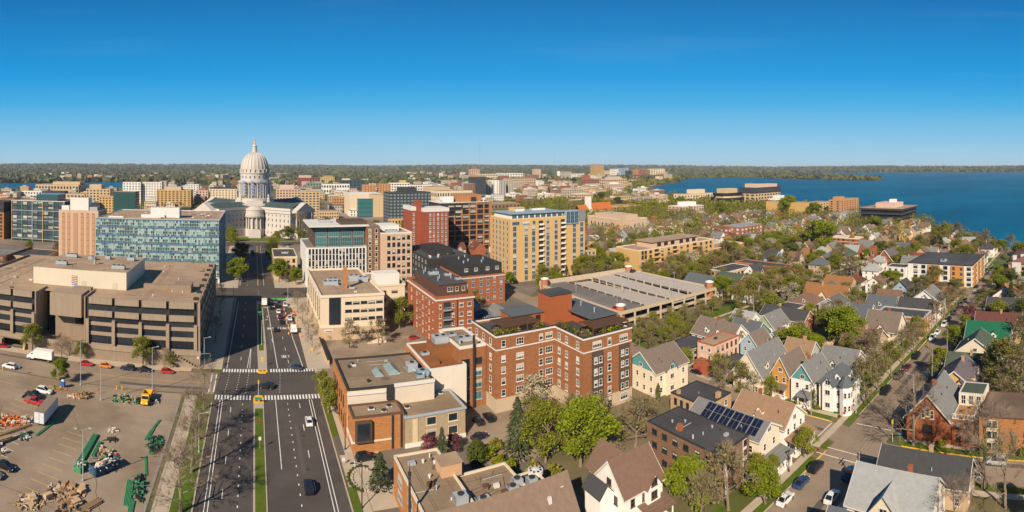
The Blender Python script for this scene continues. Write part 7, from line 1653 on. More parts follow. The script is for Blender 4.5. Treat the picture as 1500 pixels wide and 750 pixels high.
def woods():
    b = MB()
    for i in range(21000):
        px = tr.uniform(-60,1640); d = 1750*(5.6**tr.random()); a = AZ(px); x,y = d*sin(a), d*cos(a)
        if inpoly(x,y,lake_poly) or inpoly(x,y,monona) or inpoly(x*1.03,y*1.03,monona) or inpoly(x*.985,y*.985,lake_poly) and tr.random() < .3: continue
        if 600 < px < 990 and d < 2600 and tr.random() < .5: continue
        py = HY+HC*F/d
        if 395 < px < 500 and 254.5 < py < 258: continue
        s = tr.uniform(.7,1.4)*(7+d*.0022); h = tr.uniform(9,15); k = tr.choices(range(4),(5,4,2,3))[0]
        zb = max(0, hgt(a,d)-5) if d > 3400 and (px < 950 or d > 5400) else 0
        for j in range(5):
            n = Vector((tr.gauss(0,1),tr.gauss(0,1)-.6,tr.uniform(.1,1.2))).normalized(); u = n.orthogonal().normalized(); w = n.cross(u); c = Vector((x+tr.gauss(0,s*.6),y+tr.gauss(0,s*.6),zb+h*tr.uniform(.3,.95))); q = s*tr.uniform(.4,.8)
            b.face([c-u*q-w*q*.6,c+u*q*.8-w*q*.7,c+u*q-(-w)*q*.6,c-u*q*.7+w*q*.8],k)
    o = b.build('far_woods', [leafm('wood grey', (.095,.082,.045), (.075,.070,.036)), leafm('wood olive', (.10,.098,.024), (.068,.075,.018)), leafm('wood spring', (.105,.115,.026), (.085,.092,.024)), leafm('wood dark', (.03,.042,.018), (.04,.052,.022))]); o['kind'] = 'stuff'; o['label'] = 'wide spring woods stretching to the hills beyond the town'; o['category'] = 'woods'
woods()
# ------------------------------------------------------------------ vehicles
PI2 = pi/2
def cp(kind, paint, px, py, rz, label, group=None, **k):
    x,y = G(px,py); return car(kind, paint, x, y, rz, label, group, **k)
car('suv','black',10.8,104.5,PI2,'black sport utility car driving away at the bottom of the avenue')
car('sedan','white',13.7,131.5,PI2,'white sedan driving away on the avenue before the crosswalk')
car('suv','black',3.4,153,radians(165),'black car turning left through the intersection')
car('sedan','navy',13.2,167,radians(148),'dark blue car turning over the far crosswalk')
for (kd,pt,x,y,lb) in (('sedan','black',8.3,206,'black sedan alone in the middle lane behind the queue'),('suv','black',11.2,216,'dark car at the end of the right queue'),('suv','maroon',10.9,224,'dark red car second in the right queue'),('sedan','white',10.6,232,'white car third in the right queue'),('sedan','black',7.4,238,'black car in the middle queue behind the first row'),('sedan','maroon',7.3,246,'maroon car in the middle queue near the stop line'),('suv','black',10.2,241,'black car fourth in the right queue'),('suv','grey',10.1,249,'grey car first at the right stop line'),('sedan','black',7.1,252.5,'black car first at the middle stop line'),('suv','navy',4.6,252,'dark car in front of the white box van')): car(kd,pt,x,y,PI2,lb)
car('sedan','black',15.5,263,radians(175),'black sedan crossing the far intersection')
for (kd,pt,px,lb) in (('sedan','red',126,'red sedan parked by the retaining wall'),('hatch','orange',154.5,'orange hatchback parked by the retaining wall'),('suv','navy',187,'dark blue car parked between the orange and black cars'),('sedan','black',212.5,'black sedan parked between the blue and red cars'),('hatch','red',245,'red hatchback parked nearest the corner')):
    car(kd,pt,162*tan(AZ(px)),162,0 if kd != 'suv' else pi,lb,'cars parked along the retaining wall')
car('suv','white',-76,150.2,pi,'white sport utility car leaving the parking yard at the left edge'); car('hatch','red',-86.5,168.2-2,.3,'red car at the garage opening on the left edge')
for i,(x,y,kd,pt,lb) in enumerate(((-51.5,100,'sedan','black','black sedan first in the row at the left edge'),(-52.5,96.4,'sedan','grey','dark grey sedan second in the row at the left edge'),(-54,92.8,'sedan','black','black sedan third in the row at the left edge'),(-55,89.4,'suv','black','black car at the bottom of the row at the left edge'))): car(kd,pt,x,y,radians(-8),lb,'cars parked in the yard at the left edge')
car('suv','white',-58.6,138,radians(-6),'white sport utility car parked beside the black pickup',z=.02); car('pickup','black',-60,134.3,radians(-6),'black pickup parked between the white and red vehicles',z=.02)
o = car('pickup','red',-58.6,130.6,radians(-6),'red flatbed pickup in front of the white trailer',z=.02); q = MB(); q.box(-3.3,-.8,-1.05,1.05,1.05,1.2); q.box(-3.3,-3.2,-1.05,1.05,1.2,1.7); q.build('flatbed', mat('old boards',(.22,.15,.10),var=.2,scale=2), o)
def truck(name, label, x, y, rz, Lb, cab, box, hb=2.7, dump=False, zb=1.0):
    r = thing(name, label, 'truck', (x,y,.02), rz)
    q = MB(); loft(q, [(Lb/2-.1,1.05,1.0,.6,1.5),(Lb/2+.9,1.08,1.0,.55,2.6),(Lb/2+1.0,1.05,.92,.55,1.7),(Lb/2+2.2,1.0,.85,.6,1.35)] if 0 else [(Lb/2+.1,1.1,1.0,.6,2.55),(Lb/2+1.2,1.1,1.0,.55,2.6),(Lb/2+1.8,1.1,.95,.55,1.65),(Lb/2+2.7,1.0,.85,.6,1.4)]); q.build('cab', PAINT[cab], r)
    g = MB(); g.add([(Lb/2+1.25,-.92,2.5),(Lb/2+1.25,.92,2.5),(Lb/2+1.83,.9,1.68),(Lb/2+1.83,-.9,1.68)],[(3,2,1,0)]); 
    for s in (-1,1): g.add([(Lb/2+.35,s*1.07,1.75),(Lb/2+1.3,s*1.07,1.75),(Lb/2+1.15,s*1.04,2.4),(Lb/2+.35,s*1.04,2.4)],[(0,1,2,3) if s < 0 else (3,2,1,0)])
    g.build('window_glass', M_cglass, r)
    q = MB()
    if dump: 
        q.box(-Lb/2,Lb/2-.1,-1.15,1.15,zb,zb+.1); 
        for s in ((-Lb/2,Lb/2-.1,-1.2,-1.1),(-Lb/2,Lb/2-.1,1.1,1.2),(Lb/2-.2,Lb/2-.1,-1.1,1.1),(-Lb/2,-Lb/2+.1,-1.1,1.1)): q.box(*s,zb+.1,zb+1.1)
    else: q.box(-Lb/2,Lb/2,-1.2,1.2,zb,zb+hb)
    q.build('cargo_box', box, r); q = MB(); q.box(-Lb/2,Lb/2+2.3,-.5,.5,.55,zb-.02); q.build('chassis', T_dark, r)
    for (wx,n) in ((Lb/2+1.7,1),(-Lb/2+1.3,2)):
        for s in (-1,1): wh = put('wheel', WHEEL_BIG[0], r, (wx,s*.95,.48)); put('rim', WHEEL_BIG[1], wh)
    for s in (-1,1): 
        q = MB(); q.box(Lb/2+2.66,Lb/2+2.74,s*.7-.16,s*.7+.16,.85,1.1); q.build('headlight', M_lamp, r)
    return r
M_boxw = mat('truck box white',(.70,.68,.64),var=.04,rough=.5)
truck('box_truck','white box truck parked by the retaining wall at the left',-68.3,160.6,pi,6.4,'white',M_boxw)
truck('box_truck','white box van at the head of the avenue queue',4.5,243,PI2,4.2,'white',M_boxw,2.1)
truck('dump_truck','yellow dump truck facing the camera in the parking yard',-29.6,142.6,-PI2,3.6,'yellow',mat('dump yellow',(.62,.34,.02),var=.06),dump=True)
car('pickup','white',14.8,221,PI2,'white pickup with an open bed in the middle of the road works'); car('pickup','white',14.2,243,PI2,'white pickup truck at the far end of the road works')
for (x,y,lb) in ((15.2,203,'white utility truck parked nearest the camera at the road works'),): truck('work_truck',lb,x,y,PI2,3.4,'white',M_boxw,1.0 if y < 210 else .7,dump=y > 210,zb=.9)
r = thing('city_bus','red and blue city bus driving toward the capitol','bus',(-1.6,384,.02),PI2)
q = MB(); q.box(-6,6,-1.27,1.27,.4,3.0); q.build('body', mat('bus red',(.40,.04,.03),var=.05), r); q = MB(); q.box(-5.9,5.9,-1.2,1.2,3.0,3.15); q.build('roof', mat('bus blue',(.06,.14,.30),var=.05), r)
for i in range(6):
    for s in (-1,1): q = MB(); q.box(-5.4+i*1.85,-3.9+i*1.85,s*1.29-.02,s*1.29+.02,1.5,2.6); q.build('window', G_dark, r)
q = MB(); q.box(-6.04,-6.0,-1.0,1.0,1.4,2.7); q.build('rear_window', G_dark, r)
for wx in (-3.6,3.8):
    for s in (-1,1): put('wheel', WHEEL_BIG[0], r, (wx,s*1.1,.48))
# cars along the side street and its parking places
for (kd,pt,x,y,rz,lb) in (('suv','black',98.5,53.6,0,'black car parked at the yellow kerb by the corner'),('pickup','blue',99.4,46,0,'dark blue pickup parked opposite the corner'),('sedan','white',91,46,0,'white car parked at the bottom of the side street'),('sedan','blue',92.3,53.6,0,'blue car under the bottom street tree'),('sedan','white',86,53.6,0,'white car behind the bottom street tree'),('suv','black',140,53.5,pi,'black car parked first past the turreted corner house'),('suv','black',151.3,53.5,pi,'black car parked second past the corner house'),('sedan','maroon',158.6,53.5,pi,'maroon car parked third past the corner house'),('suv','black',169,53.5,pi,'black car parked fourth past the corner house'),('suv','white',188.6,53.5,pi,'white car parked before the red brick flats'),('sedan','white',195.6,53.5,pi,'white sedan parked right behind the white car'),('suv','white',206,53.5,pi,'white van like car parked past the red brick flats'),('sedan','black',214,53.5,pi,'black car parked near the white Victorian'),('suv','grey',224,53.5,pi,'grey car parked by the white Victorian'),('sedan','maroon',231,53.5,pi,'maroon car parked past the white Victorian'),('suv','grey',238,53.5,pi,'grey car parked near the far crossing'),('sedan','black',246,53.5,pi,'black car parked nearest the far crossing'),('suv','black',190.5,45.4,0,'black car parked right of the street by the bright tree'),('sedan','white',174,45.4,0,'white car parked right of the street by the emerald roof'),('suv','black',153.4,45.4,0,'dark car parked right of the street by the green hipped roof'),('sedan','white',265,51,radians(80),'white car turning at the far crossing'),('suv','silver',112.9,17.5,PI2,'silver car parked before the orange brick flats'),('hatch','silver',107,21.4,PI2,'silver hatchback behind the bare tree at the right'),('sedan','black',122.6,109,PI2,'black car parked before the pink flats'),('suv','black',193.8,133,0,'black car parked first past the pale green gable'),('suv','navy',200,133,0,'dark blue car parked second past the pale green gable'),('sedan','black',206,133,0,'black car parked third past the pale green gable'),('suv','black',222,138.6,0,'black car on the far side of the middle street')):
    car(kd,pt,x,y,rz,lb)
for (kd,pt,x,y,rz,lb) in (('sedan','white',187.4,99.5-7,1.9,'white car in the gravel yard behind the long brick house'),('hatch','red',191,91,1.9,'red car in the gravel yard beside the white one'),('sedan','grey',188,97,.3,'grey car in the gravel yard'),('suv','black',178,70.5+10,1.2,'dark car in the middle parking yard'),('sedan','red',181.5,80.5,1.2,'red car in the middle parking yard'),('sedan','maroon',196,82,1.0,'maroon car at the back of the red brick flats'),('suv','silver',207,94,.5,'silver car by the distant garage'),('sedan','blue',171.5,79.5,1.4,'blue car parked by the tall open green tree')): car(kd,pt,x,y,rz,lb,detail=False)
car('sedan','black',54.8,120.6,PI2,'black car parked left in the brick block courtyard'); car('suv','black',58,121,PI2,'black car parked right in the brick block courtyard'); car('sedan','navy',52,113.4,.2,'dark car parked behind the buff stone block'); car('suv','black',24.4,113.2,radians(6),'dark van parked before the orange brick front'); car('hatch','red',58.8,187.5,.3,'red car alone in the lot behind the cream office')
car('suv','navy',190,215.5,.4,'dark car parked alone on the garage roof',z=6.62); car('hatch','red',136.8,165.5,.3,'small red vehicle on the near corner of the garage roof',z=6.22)
for i in range(9): car(('sedan','suv','hatch')[i%3],('black','white','red','grey','blue')[i%5],263+(i%2)*4.6,70+i*15,PI2,'parked car on the street before the ochre condo and church',group='cars parked on the farther cross street',detail=False)
for i in range(16): car(('sedan','suv')[i%2],('black','white','grey','maroon','blue','silver')[i%6],275+i*8.6,(53.5,45.4)[i%2],0,'parked car far down the side street toward the lake',group='cars parked far down the side street',detail=False)

# ------------------------------------------------------------------ yard: trailer, dumpster, pipes, crates
r = thing('storage_trailer','white storage trailer standing in the parking yard','trailer',(-52.4,124.8,0),radians(1))
M_trail = mat('trailer white',(.60,.59,.60),var=.06,streak=.08)
q = MB(); q.box(-1.3,1.3,-5,5,.7,3.4); q.build('body', M_trail, r); q = MB(); q.box(-1.32,1.32,-5.02,5.02,3.4,3.46); q.build('roof', mat('trailer roof',(.22,.17,.13),var=.25,scale=1.2), r); q = MB(); q.box(-1.0,1.0,-4.8,4.8,.45,.7); q.build('chassis', T_dark, r)
q = MB(); q.box(-.02,.02,-5.05,-5.0,.8,3.3); q.box(-1.2,-.06,-5.03,-5.0,.8,3.3,1); q.box(.06,1.2,-5.03,-5.0,.8,3.3,1); q.build('rear_door', [T_grey, M_trail], r)
for y in (-3.6,-2.4,3.2):
    for s in (-1,1): put('wheel', WHEEL_BIG[0], r, (s*1.05,y,.48), PI2)
r = thing('dumpster','open blue roll-off dumpster heaped with white and brown scrap','dumpster',(-31.6,107.2,0),radians(52))
q = MB(); q.box(-3.2,3.2,-1.15,1.15,.15,.3)
for s in ((-3.2,3.2,-1.2,-1.1),(-3.2,3.2,1.1,1.2),(-3.2,-3.1,-1.1,1.1),(3.1,3.2,-1.1,1.1)): q.box(*s,.15,1.9)
for k in range(9): q.box(-3.1+k*.76,-2.98+k*.76,-1.27,-1.2,.2,1.8); q.box(-3.1+k*.76,-2.98+k*.76,1.2,1.27,.2,1.8)
q.build('bin', mat('dumpster blue',(.03,.075,.13),var=.15), r)
yr = random.Random(77)
JM = [mat('scrap white',(.62,.58,.52),var=.1), mat('scrap wood',(.34,.21,.11),var=.2,scale=2), mat('scrap dark',(.05,.042,.04),var=.2), mat('pipe green',(.05,.22,.10),var=.15), mat('netting orange',(.66,.17,.02),var=.15), mat('scrap tan',(.46,.32,.19),var=.15), mat('tarp black',(.02,.02,.022),var=.2), mat('scrap red',(.24,.12,.08),var=.15)]
def junk(b, n, sx, sy, z0, mats, smin=.25, smax=1.2, hz=.5):
    for i in range(int(n*1.9)):
        cx, cy = max(-.92,min(.92,yr.gauss(0,.48)))*sx, max(-.92,min(.92,yr.gauss(0,.48)))*sy; a = yr.choice((.2,1.5,yr.uniform(0,3.14))); k = yr.random()
        l, w, h = (yr.uniform(1.0,2.8)*smax/1.2, yr.uniform(.06,.16), yr.uniform(.05,.14)) if k < .3 else (yr.uniform(smin,smax*.75), yr.uniform(.15,.5), yr.uniform(.06,hz*.8))
        z = z0+yr.random()**2.2*hz*max(.1,1-abs(cx)/sx); t = yr.uniform(-.14,.14)
        ca, sa = cos(a), sin(a); v = []
        for dz in (0,h):
            for (px_,py_) in ((-l/2,-w/2),(l/2,-w/2),(l/2,w/2),(-l/2,w/2)): v.append((cx+px_*ca-py_*sa, cy+px_*sa+py_*ca, max(0.0,z+dz+px_*t)))
        b.add(v, [(0,1,5,4),(1,2,6,5),(2,3,7,6),(3,0,4,7),(4,5,6,7),(3,2,1,0)], yr.choice(mats))
q = MB(); junk(q,90,2.9,.9,1.2,(0,0,1,2,5,7),.3,1.2,.7); q.build('scrap_heap', JM, r)['kind'] = 'stuff'
def pile(name, label, x, y, rz, n, sx, sy, mats, smin=.3, smax=1.4, hz=.6, cat='scrap pile', group=None):
    r = thing(name, label, cat, (x,y,.012), rz, group); q = MB(); junk(q,n,sx,sy,0,mats,smin,smax,hz); q.build('scrap_heap', JM, r)['kind'] = 'stuff'; return r
def bundle(name, label, x, y, rz, n, L, R, mi, rows=3, cat='pipe bundle'):
    r = thing(name, label, cat, (x,y,.012), rz)
    for j in range(rows):
        for i in range(max(1,n-j)):
            q = MB(); yy = (i-(n-j-1)/2)*R*2.08; q.tube((-L/2+yr.uniform(-.3,.3),yy,R+j*R*1.75),(L/2+yr.uniform(-.3,.3),yy,R+j*R*1.75),R,R,8); q.build('pipe', JM[mi], r)
    return r
bundle('pipe_bundle','long bundle of green pipes left of the blue dumpster',-37.6,113.8,radians(91),6,13,.14,3,2)
bundle('pipe_bundle','shorter green pipes lying beside the long green bundle',-35.6,114.5,radians(92),4,6,.14,3,2)
bundle('pipe_bundle','green pipes at the fence by the avenue verge',-23.8,120,radians(99),5,7,.12,3,1); bundle('pipe_bundle','second green pipe bundle at the fence by the verge',-25.2,124,radians(84),4,5,.12,3,1); bundle('pipe_bundle','green pipes at the bottom of the verge fence',-24.8,101,radians(98),5,8,.14,3,1); bundle('pipe_bundle','green pipes just behind the pale storage trailer',-50,121,radians(80),3,12,.13,3,1); bundle('pipe_bundle','loose green pipes fanned out above the black tarpaulin by the fence',-24.6,128.5,radians(80),3,6,.11,3,1); bundle('pipe_bundle','thin green pipes between the two black tarpaulins',-23.4,111,radians(103),3,7,.10,3,1); bundle('pipe_bundle','green pipes at the very bottom of the fence',-23.2,96,radians(95),4,6,.13,3,1); bundle('pipe_bundle','tan timber lengths beside the crates under the yard lamp',-31.4,94,radians(60),6,7,.14,1,2); bundle('pipe_bundle','tan timber lengths at the left edge near the white bundles',-58.5,108.5,radians(58),5,8,.15,5,2); bundle('pipe_bundle','rusty pipes lying in front of the orange netting',-57.6,113.5,radians(62),4,13,.13,1,2); bundle('pipe_bundle','black pipes beside the rusty pipes at the left',-55.6,110.8,radians(62),4,12,.12,2,2)
r = thing('pallet_box','green crate of pipe fittings left of the dumpster','crate',(-36.6,106,.012),radians(80)); q = MB(); q.box(-1.6,1.6,-.9,.9,.15,1.2); q.build('crate', JM[3], r); q = MB(); junk(q,20,1.4,.7,1.2,(3,0,2),.3,.8,.3); q.build('fittings', JM, r)['kind'] = 'stuff'
for (x,y,rz,n,sx,sy,mats,lb) in ((-36.5,97,.3,130,4.0,3.2,(5,1,5,2,0,7),'tan scrap pile heaped under the yard lamp'),(-33.6,92.5,.4,110,3.0,3.6,(1,5,2,1,2),'brown timber pile at the bottom of the yard'),(-42,92,.2,80,2.6,2.0,(5,5,0,1,2),'cardboard coloured pile at the bottom left of the yard'),(-32.8,112.8,.6,110,2.2,3.2,(0,0,2,5,4,3,2),'white and black scrap heap above the dumpster'),(-33.4,119.5,.2,20,1.2,.6,(2,6),'dark scrap heap above the white scrap'),(-34.4,123.6,.1,16,1.2,.7,(0,0,5),'two white sacks at the top of the scrap row'),(-60,119,.5,130,4.0,3.0,(4,4,4,4,0,2),'heap of orange netting at the left edge'),(-56.5,120.5,.2,34,1.8,2.4,(0,0,1,2),'pale scrap between the netting and the trailer'),(-62,112,.8,90,2.0,5,(1,2,5,7,3,0),'brown timber and pipe scrap along the left edge'),(-61,104,.8,60,2.4,2.6,(0,0,2,5),'white wrapped bundles at the left edge above the black cars'),(-53.5,113.5,.2,30,1.4,1.6,(2,3,0),'dark scrap below the pale trailer'),(-57.6,106.5,.9,80,2.2,3.6,(0,1,5,7,2),'scrap in a wooden frame at the left'),(-22.8,119.5,.2,80,1.6,4.0,(6,6,3,6),'black tarpaulin crumpled by the fence'),(-23,103,.2,70,1.4,4.4,(6,6,3),'black tarpaulin strip at the fence bottom'),(-36,141,.1,60,3.6,2.2,(3,3,6,5),'green netting strewn over a round bare patch'),(-31.5,141,.3,34,1.8,2.0,(6,6,3),'black mesh pile beside the green netting'),(-46.5,140.5,.5,50,1.6,2.4,(2,2,1,5),'flat rack loaded with dark scrap'),(-57,142,.1,60,3.8,1.2,(1,5,1,3,4),'long row of timber scrap at the top of the yard'),(-49.5,138.6,.1,22,1.6,1.0,(0,4,5),'scrap by the yellow bollards'),(-27,141.4,.1,16,.8,.8,(0,2),'small grey machine parts by the dump truck'),(15.6,212,.1,26,1.0,3.0,(1,5,4,2),'road work rubble beside the trucks'),(17,228,.1,26,1.0,4.0,(4,5,0,2),'road work supplies on the sidewalk')): pile('scrap_pile',lb,x,y,rz,n,sx,sy,mats)
for i in range(14):
    x,y,z = yr.uniform(-37.5,-33.4), yr.uniform(94,100), 0.012; r = thing('shipping_crate','brown wooden crate in the jumble under the yard lamp','crate',(x,y,z),yr.uniform(0,1.5),'brown crates under the yard lamp'); q = MB(); w,d,h = yr.uniform(.5,.9),yr.uniform(.4,.8),yr.uniform(.6,1.3); q.box(-w,w,-d,d,.1,h)
    for k in range(4): q.box(-w-.03,w+.03,-d-.03,-d-.005,.12+k*h/4.4,.2+k*h/4.4,1)
    q.build('crate', [JM[yr.choice((5,5,1,7))], JM[1]], r)
for i in range(7):
    x,y = yr.uniform(-43,-38.8), yr.uniform(91,95); r = thing('shipping_crate','pale box at the bottom left of the yard heap','crate',(x,y,.012),yr.uniform(0,1.5),'pale boxes at the bottom of the yard'); q = MB(); w,d,h = yr.uniform(.5,.8),yr.uniform(.4,.7),yr.uniform(.7,1.2); q.box(-w,w,-d,d,.0,h); q.box(-w*.9,w*.9,-.05,.05,h,h+.02,1); q.build('box', [JM[5],JM[0]], r)
r = thing('traffic_sign_board','blue portable toilet at the yard entrance','portable toilet',(-55,143.5,.012)); q = MB(); q.box(-.55,.55,-.55,.55,0,2.0); q.build('cabin', mat('toilet blue',(.03,.12,.36),var=.06), r); q = MB(); q.add([(-.6,-.6,2),(.6,-.6,2),(.6,.6,2),(-.6,.6,2),(0,0,2.4)],[(0,1,4),(1,2,4),(2,3,4),(3,0,4)]); q.build('roof', T_white, r); r.name = 'portable_toilet'
def barrel(x,y,label,group):
    r = thing('traffic_drum',label,'traffic drum',(x,y,.02),0,group); q = MB(); q.lathe([(.29,0),(.29,.12),(.25,.14),(.24,.95),(.12,1.0)],10); q.build('drum', JM[4], r); q = MB(); q.lathe([(.262,.35),(.258,.5)],10); q.lathe([(.256,.65),(.252,.8)],10); q.build('stripe', T_white, r)
for i in range(15): barrel(13.4+yr.uniform(-.3,.3) if i % 2 else yr.uniform(15.5,19), 198+i*3.4,'orange and white traffic drum along the road works','traffic drums along the road works')
def post(x,y,label,group=None):
    r = thing('bollard',label,'bollard',(x,y,0),0,group); q = MB(); q.lathe([(.15,0),(.15,1.1),(.1,1.2)],8); q.build('post', M_yel, r)
for (x,y) in ((-51.2,137.2),(-49.8,138.2),(-47.6,138.4),(-39.6,147),(-38,147),(-77,147.6)): post(x,y,'yellow bollard at the edge of the parking yard','yellow bollards of the yard')
for (x,y) in ((-21.3,60),(-21.3,66)): pass
# fence between yard and pavement
r = thing('chain_link_fence','low wire fence between the yard and the avenue sidewalk','fence',(-20.4,98,0))
for i in range(19):
    q = MB(); q.tube((0,-38+i*4.5,0),(0,-38+i*4.5,1.6),.05,n=5); q.build('post', T_grey, r)
q = MB(); q.tube((0,-38,1.6),(0,43,1.6),.035,n=4); q.tube((0,-38,.15),(0,43,.15),.03,n=4)
for i in range(80): q.tube((0,-38+i*1.01,.15),(0,-37.5+i*1.01,1.6),.012,n=3,caps=False); q.tube((0,-37.5+i*1.01,.15),(0,-38+i*1.01,1.6),.012,n=3,caps=False)
q.build('wire_mesh', T_grey, r)
for (x,lb) in ((-19.9,'rail'),): pass

# ------------------------------------------------------------------ lamps, poles, signs
def lamp(x,y,h,label,arm=(1.6,0),group=None,dark=False,double=False):
    m = T_dark if dark else T_grey; r = thing('street_lamp',label,'street lamp',(x,y,.0),0,group)
    q = MB(); q.tube((0,0,0),(0,0,h),.13,.08,8); q.lathe([(.24,0),(.22,.4),(.13,.5)],8); q.build('pole', m, r)
    for s in ((1,-1) if double else (1,)):
        q = MB(); q.tube((0,0,h-.2),(arm[0]*s,arm[1]*s,h+.25),.05,.04,6); q.build('arm', m, r); q = MB(); ax,ay = arm[0]*s,arm[1]*s; q.box(ax-.35,ax+.35,ay-.16,ay+.16,h+.15,h+.32); q.build('lamp_head', m, r)
    return r
lamp(-29.4,148.6,12.6,'tall grey lamp post behind the yellow dump truck'); lamp(-34.8,102.3,10.6,'double headed yard lamp over the crates',(1.4,.5),double=True); lamp(-50.6,146.6,13,'tall lamp post by the small green tree',(1.2,-.6)); lamp(-42,139,11,'tall lamp post behind the flat rack of scrap',(1,-1)); lamp(20.2,97.2,8.6,'dark curved lamp on the right sidewalk',(-1.9,0),dark=True); lamp(20.6,118,8.4,'lamp post beside the orange brick front',(-1.8,0),dark=True); lamp(-16.4,170,9,'lamp post in the shade at the concrete office corner',(1.8,0)); lamp(-12.6,118,9,'lamp post on the left verge',(1.9,0)); lamp(19,181,8.6,'lamp post by the cream office entrance',(-1.8,0)); lamp(94.8,58.2,4.2,'low dark path lamp before the porch houses',(.01,0),dark=True); lamp(2.6,190,9,'lamp post on the far median',(1.8,0)); lamp(-10.2,255,9,'lamp post at the far left corner'); lamp(16.4,258,9,'lamp post at the far right corner',(-1.6,0)); lamp(135,45-1.4,8.5,'grey lamp post by the brick gabled house',(-.2,1.8)); lamp(125.5,56.4,8,'lamp post at the turreted house corner',(1.2,-1)); lamp(213,141,8,'lamp post among the olive street trees',(0,-1.6))
r = thing('dark_mast','tall dark mast standing before the orange hall','mast',(25,82,0)); q = MB(); q.tube((0,0,0),(0,0,14.6),.26,.2,8); q.tube((0,0,14.6),(0,0,16.6),.12,.02,6); q.lathe([(.3,14.3),(.32,14.8)],8); q.build('pole', T_dark, r)
def util(x,y,h,label,cross=True,rz=0.0):
    r = thing('utility_pole',label,'utility pole',(x,y,0),rz); q = MB(); q.tube((0,0,0),(0,0,h),.16,.11,7); q.build('pole', mat('pole wood',(.30,.24,.18),var=.12,scale=2), r)
    if cross: q = MB(); q.box(-1.1,1.1,-.07,.07,h-.75,h-.58); q.box(-.9,.9,-.06,.06,h-1.5,h-1.36); q.build('crossarm', T_brown, r)
util(118.9,66.2,9,'dark utility pole before the white and teal house'); util(97,42.9,7.2,'pale utility pole behind the pale grey house'); util(152,43.2,10,'pale utility pole right of the side street',False); util(171,43.3,10,'utility pole right of the street near the moss roof'); util(189,56.2,10,'utility pole before the red brick flats'); util(258,57,11,'utility pole at the far crossing'); util(243,141.2,14,'tall grey pole near the brick church'); util(248,142.5,15,'second tall grey pole near the brick church',False); util(183,130,10,'utility pole by the parked cars past the pale green gable')
def signal(x,y,label,h=5.2,arm=(3.5,0)):
    r = thing('traffic_signal',label,'traffic signal',(x,y,.0)); q = MB(); q.tube((0,0,0),(0,0,h),.11,.08,7); q.build('pole', T_grey, r)
    if arm: q = MB(); q.tube((0,0,h-.3),(arm[0],arm[1],h),.06,.04,6); q.build('arm', T_grey, r)
    ax,ay = arm if arm else (0,0); q = MB(); q.box(ax-.2,ax+.2,ay-.2,ay+.2,h-1.1,h); q.build('signal_head', mat('signal yellow',(.60,.36,.03)) if not arm else T_dark, r)
    for k,c in enumerate(((.5,.02,.02),(.5,.3,.02),(.02,.35,.12))): 
        q = MB(); q.lathe([(.1,0),(.09,.03)],8,0,(0,0,0)); o = q.build('signal_lens', mat('lens%d' % k, c, var=0), r, (ax,ay-.2,h-.2-k*.33)); o.rotation_euler = (PI2,0,0)
signal(-17.6,166.4,'traffic signal on the arm at the concrete office corner'); signal(20.8,150.4,'traffic signal at the orange brick corner',5.2,(-3,0)); signal(115.8,42.6,'traffic signal like sign post at the side street corner',5.2,None); signal(1.1,148.6,'traffic signal at the end of the near median',4.2,None); signal(-10.5,279.5,'traffic signal at the far left corner'); signal(13,279.5,'traffic signal at the far right corner',5.2,(-3,0))
def sign(x,y,kind,label,h=2.6,rz=0.0):
    r = thing('road_sign',label,'road sign',(x,y,.0),rz); q = MB(); q.tube((0,.03,0),(0,.03,h),.04,n=5); q.build('pole', T_grey, r)
    q = MB(); z = h-.1
    if kind == 'diamond': q.face([(0,-.02,z-.55),(.55,-.02,z),(0,-.02,z+.55),(-.55,-.02,z)]); m = M_yel
    elif kind == 'stop': q.face([(.42*cos(pi/8+i*pi/4),-.02,z+.42*sin(pi/8+i*pi/4)) for i in range(8)]); m = mat('stop red',(.50,.015,.015),var=.03)
    elif kind == 'green': q.box(-1.0,1.0,-.03,.0,z-.3,z+.3); m = mat('sign green',(.01,.22,.15),var=.03)
    elif kind == 'blue': q.box(-.35,.35,-.03,.0,z-.35,z+.35); m = mat('sign blue',(.01,.14,.45),var=.03)
    else: q.box(-.3,.3,-.03,0,z-.4,z+.4); m = T_white
    q.build('sign_plate', m, r)
    if kind == 'diamond': q = MB(); q.box(-.3,.3,-.03,.0,z-1.0,z-.6); q.build('sub_plate', m, r); q = MB(); q.tube((0,-.03,z-.2),(0,-.03,z+.2),.05,n=4); q.build('pedestrian_symbol', T_dark, r)
sign(2.4,169,'diamond','yellow diamond crossing sign on the far median nose',3.0); sign(19.4,177,'diamond','yellow diamond crossing sign on the right sidewalk',3.0); sign(2.3,224,'green','green street sign on the far median'); sign(1.0,143,'green','small green sign at the near median nose',1.6); sign(119.6,57,'stop','red stop sign at the turreted house corner',2.6,-.8); sign(115.9,40.8,'blue','blue sign low on the corner signal post',2.4,-.9); sign(1.2,120,'white','small white sign on the near median'); sign(19.2,112,'white','white notice by the right sidewalk',1.4); sign(-71,147,'blue','small blue sign at the yard entrance',2.4); sign(-18.3,168.5,'white','round white sign in the shaded corner',3)
for (x,y,lb) in ((121.4,70,'red fire hydrant on the verge before the teal gable'),(105,56.4,'red fire hydrant at the corner verge'),(116.4,28,'red fire hydrant by the brick gabled house'),(-28.5,146.8,'brown hydrant beside the lamp post in the yard')):
    r = thing('fire_hydrant',lb,'hydrant',(x,y,.1)); q = MB(); q.lathe([(.18,0),(.16,.08),(.13,.1),(.13,.6),(.17,.62),(.1,.75),(.03,.8)],8); q.tube((-.22,0,.45),(.22,0,.45),.06,n=6); q.build('body', mat('hydrant red',(.40,.03,.02)), r)
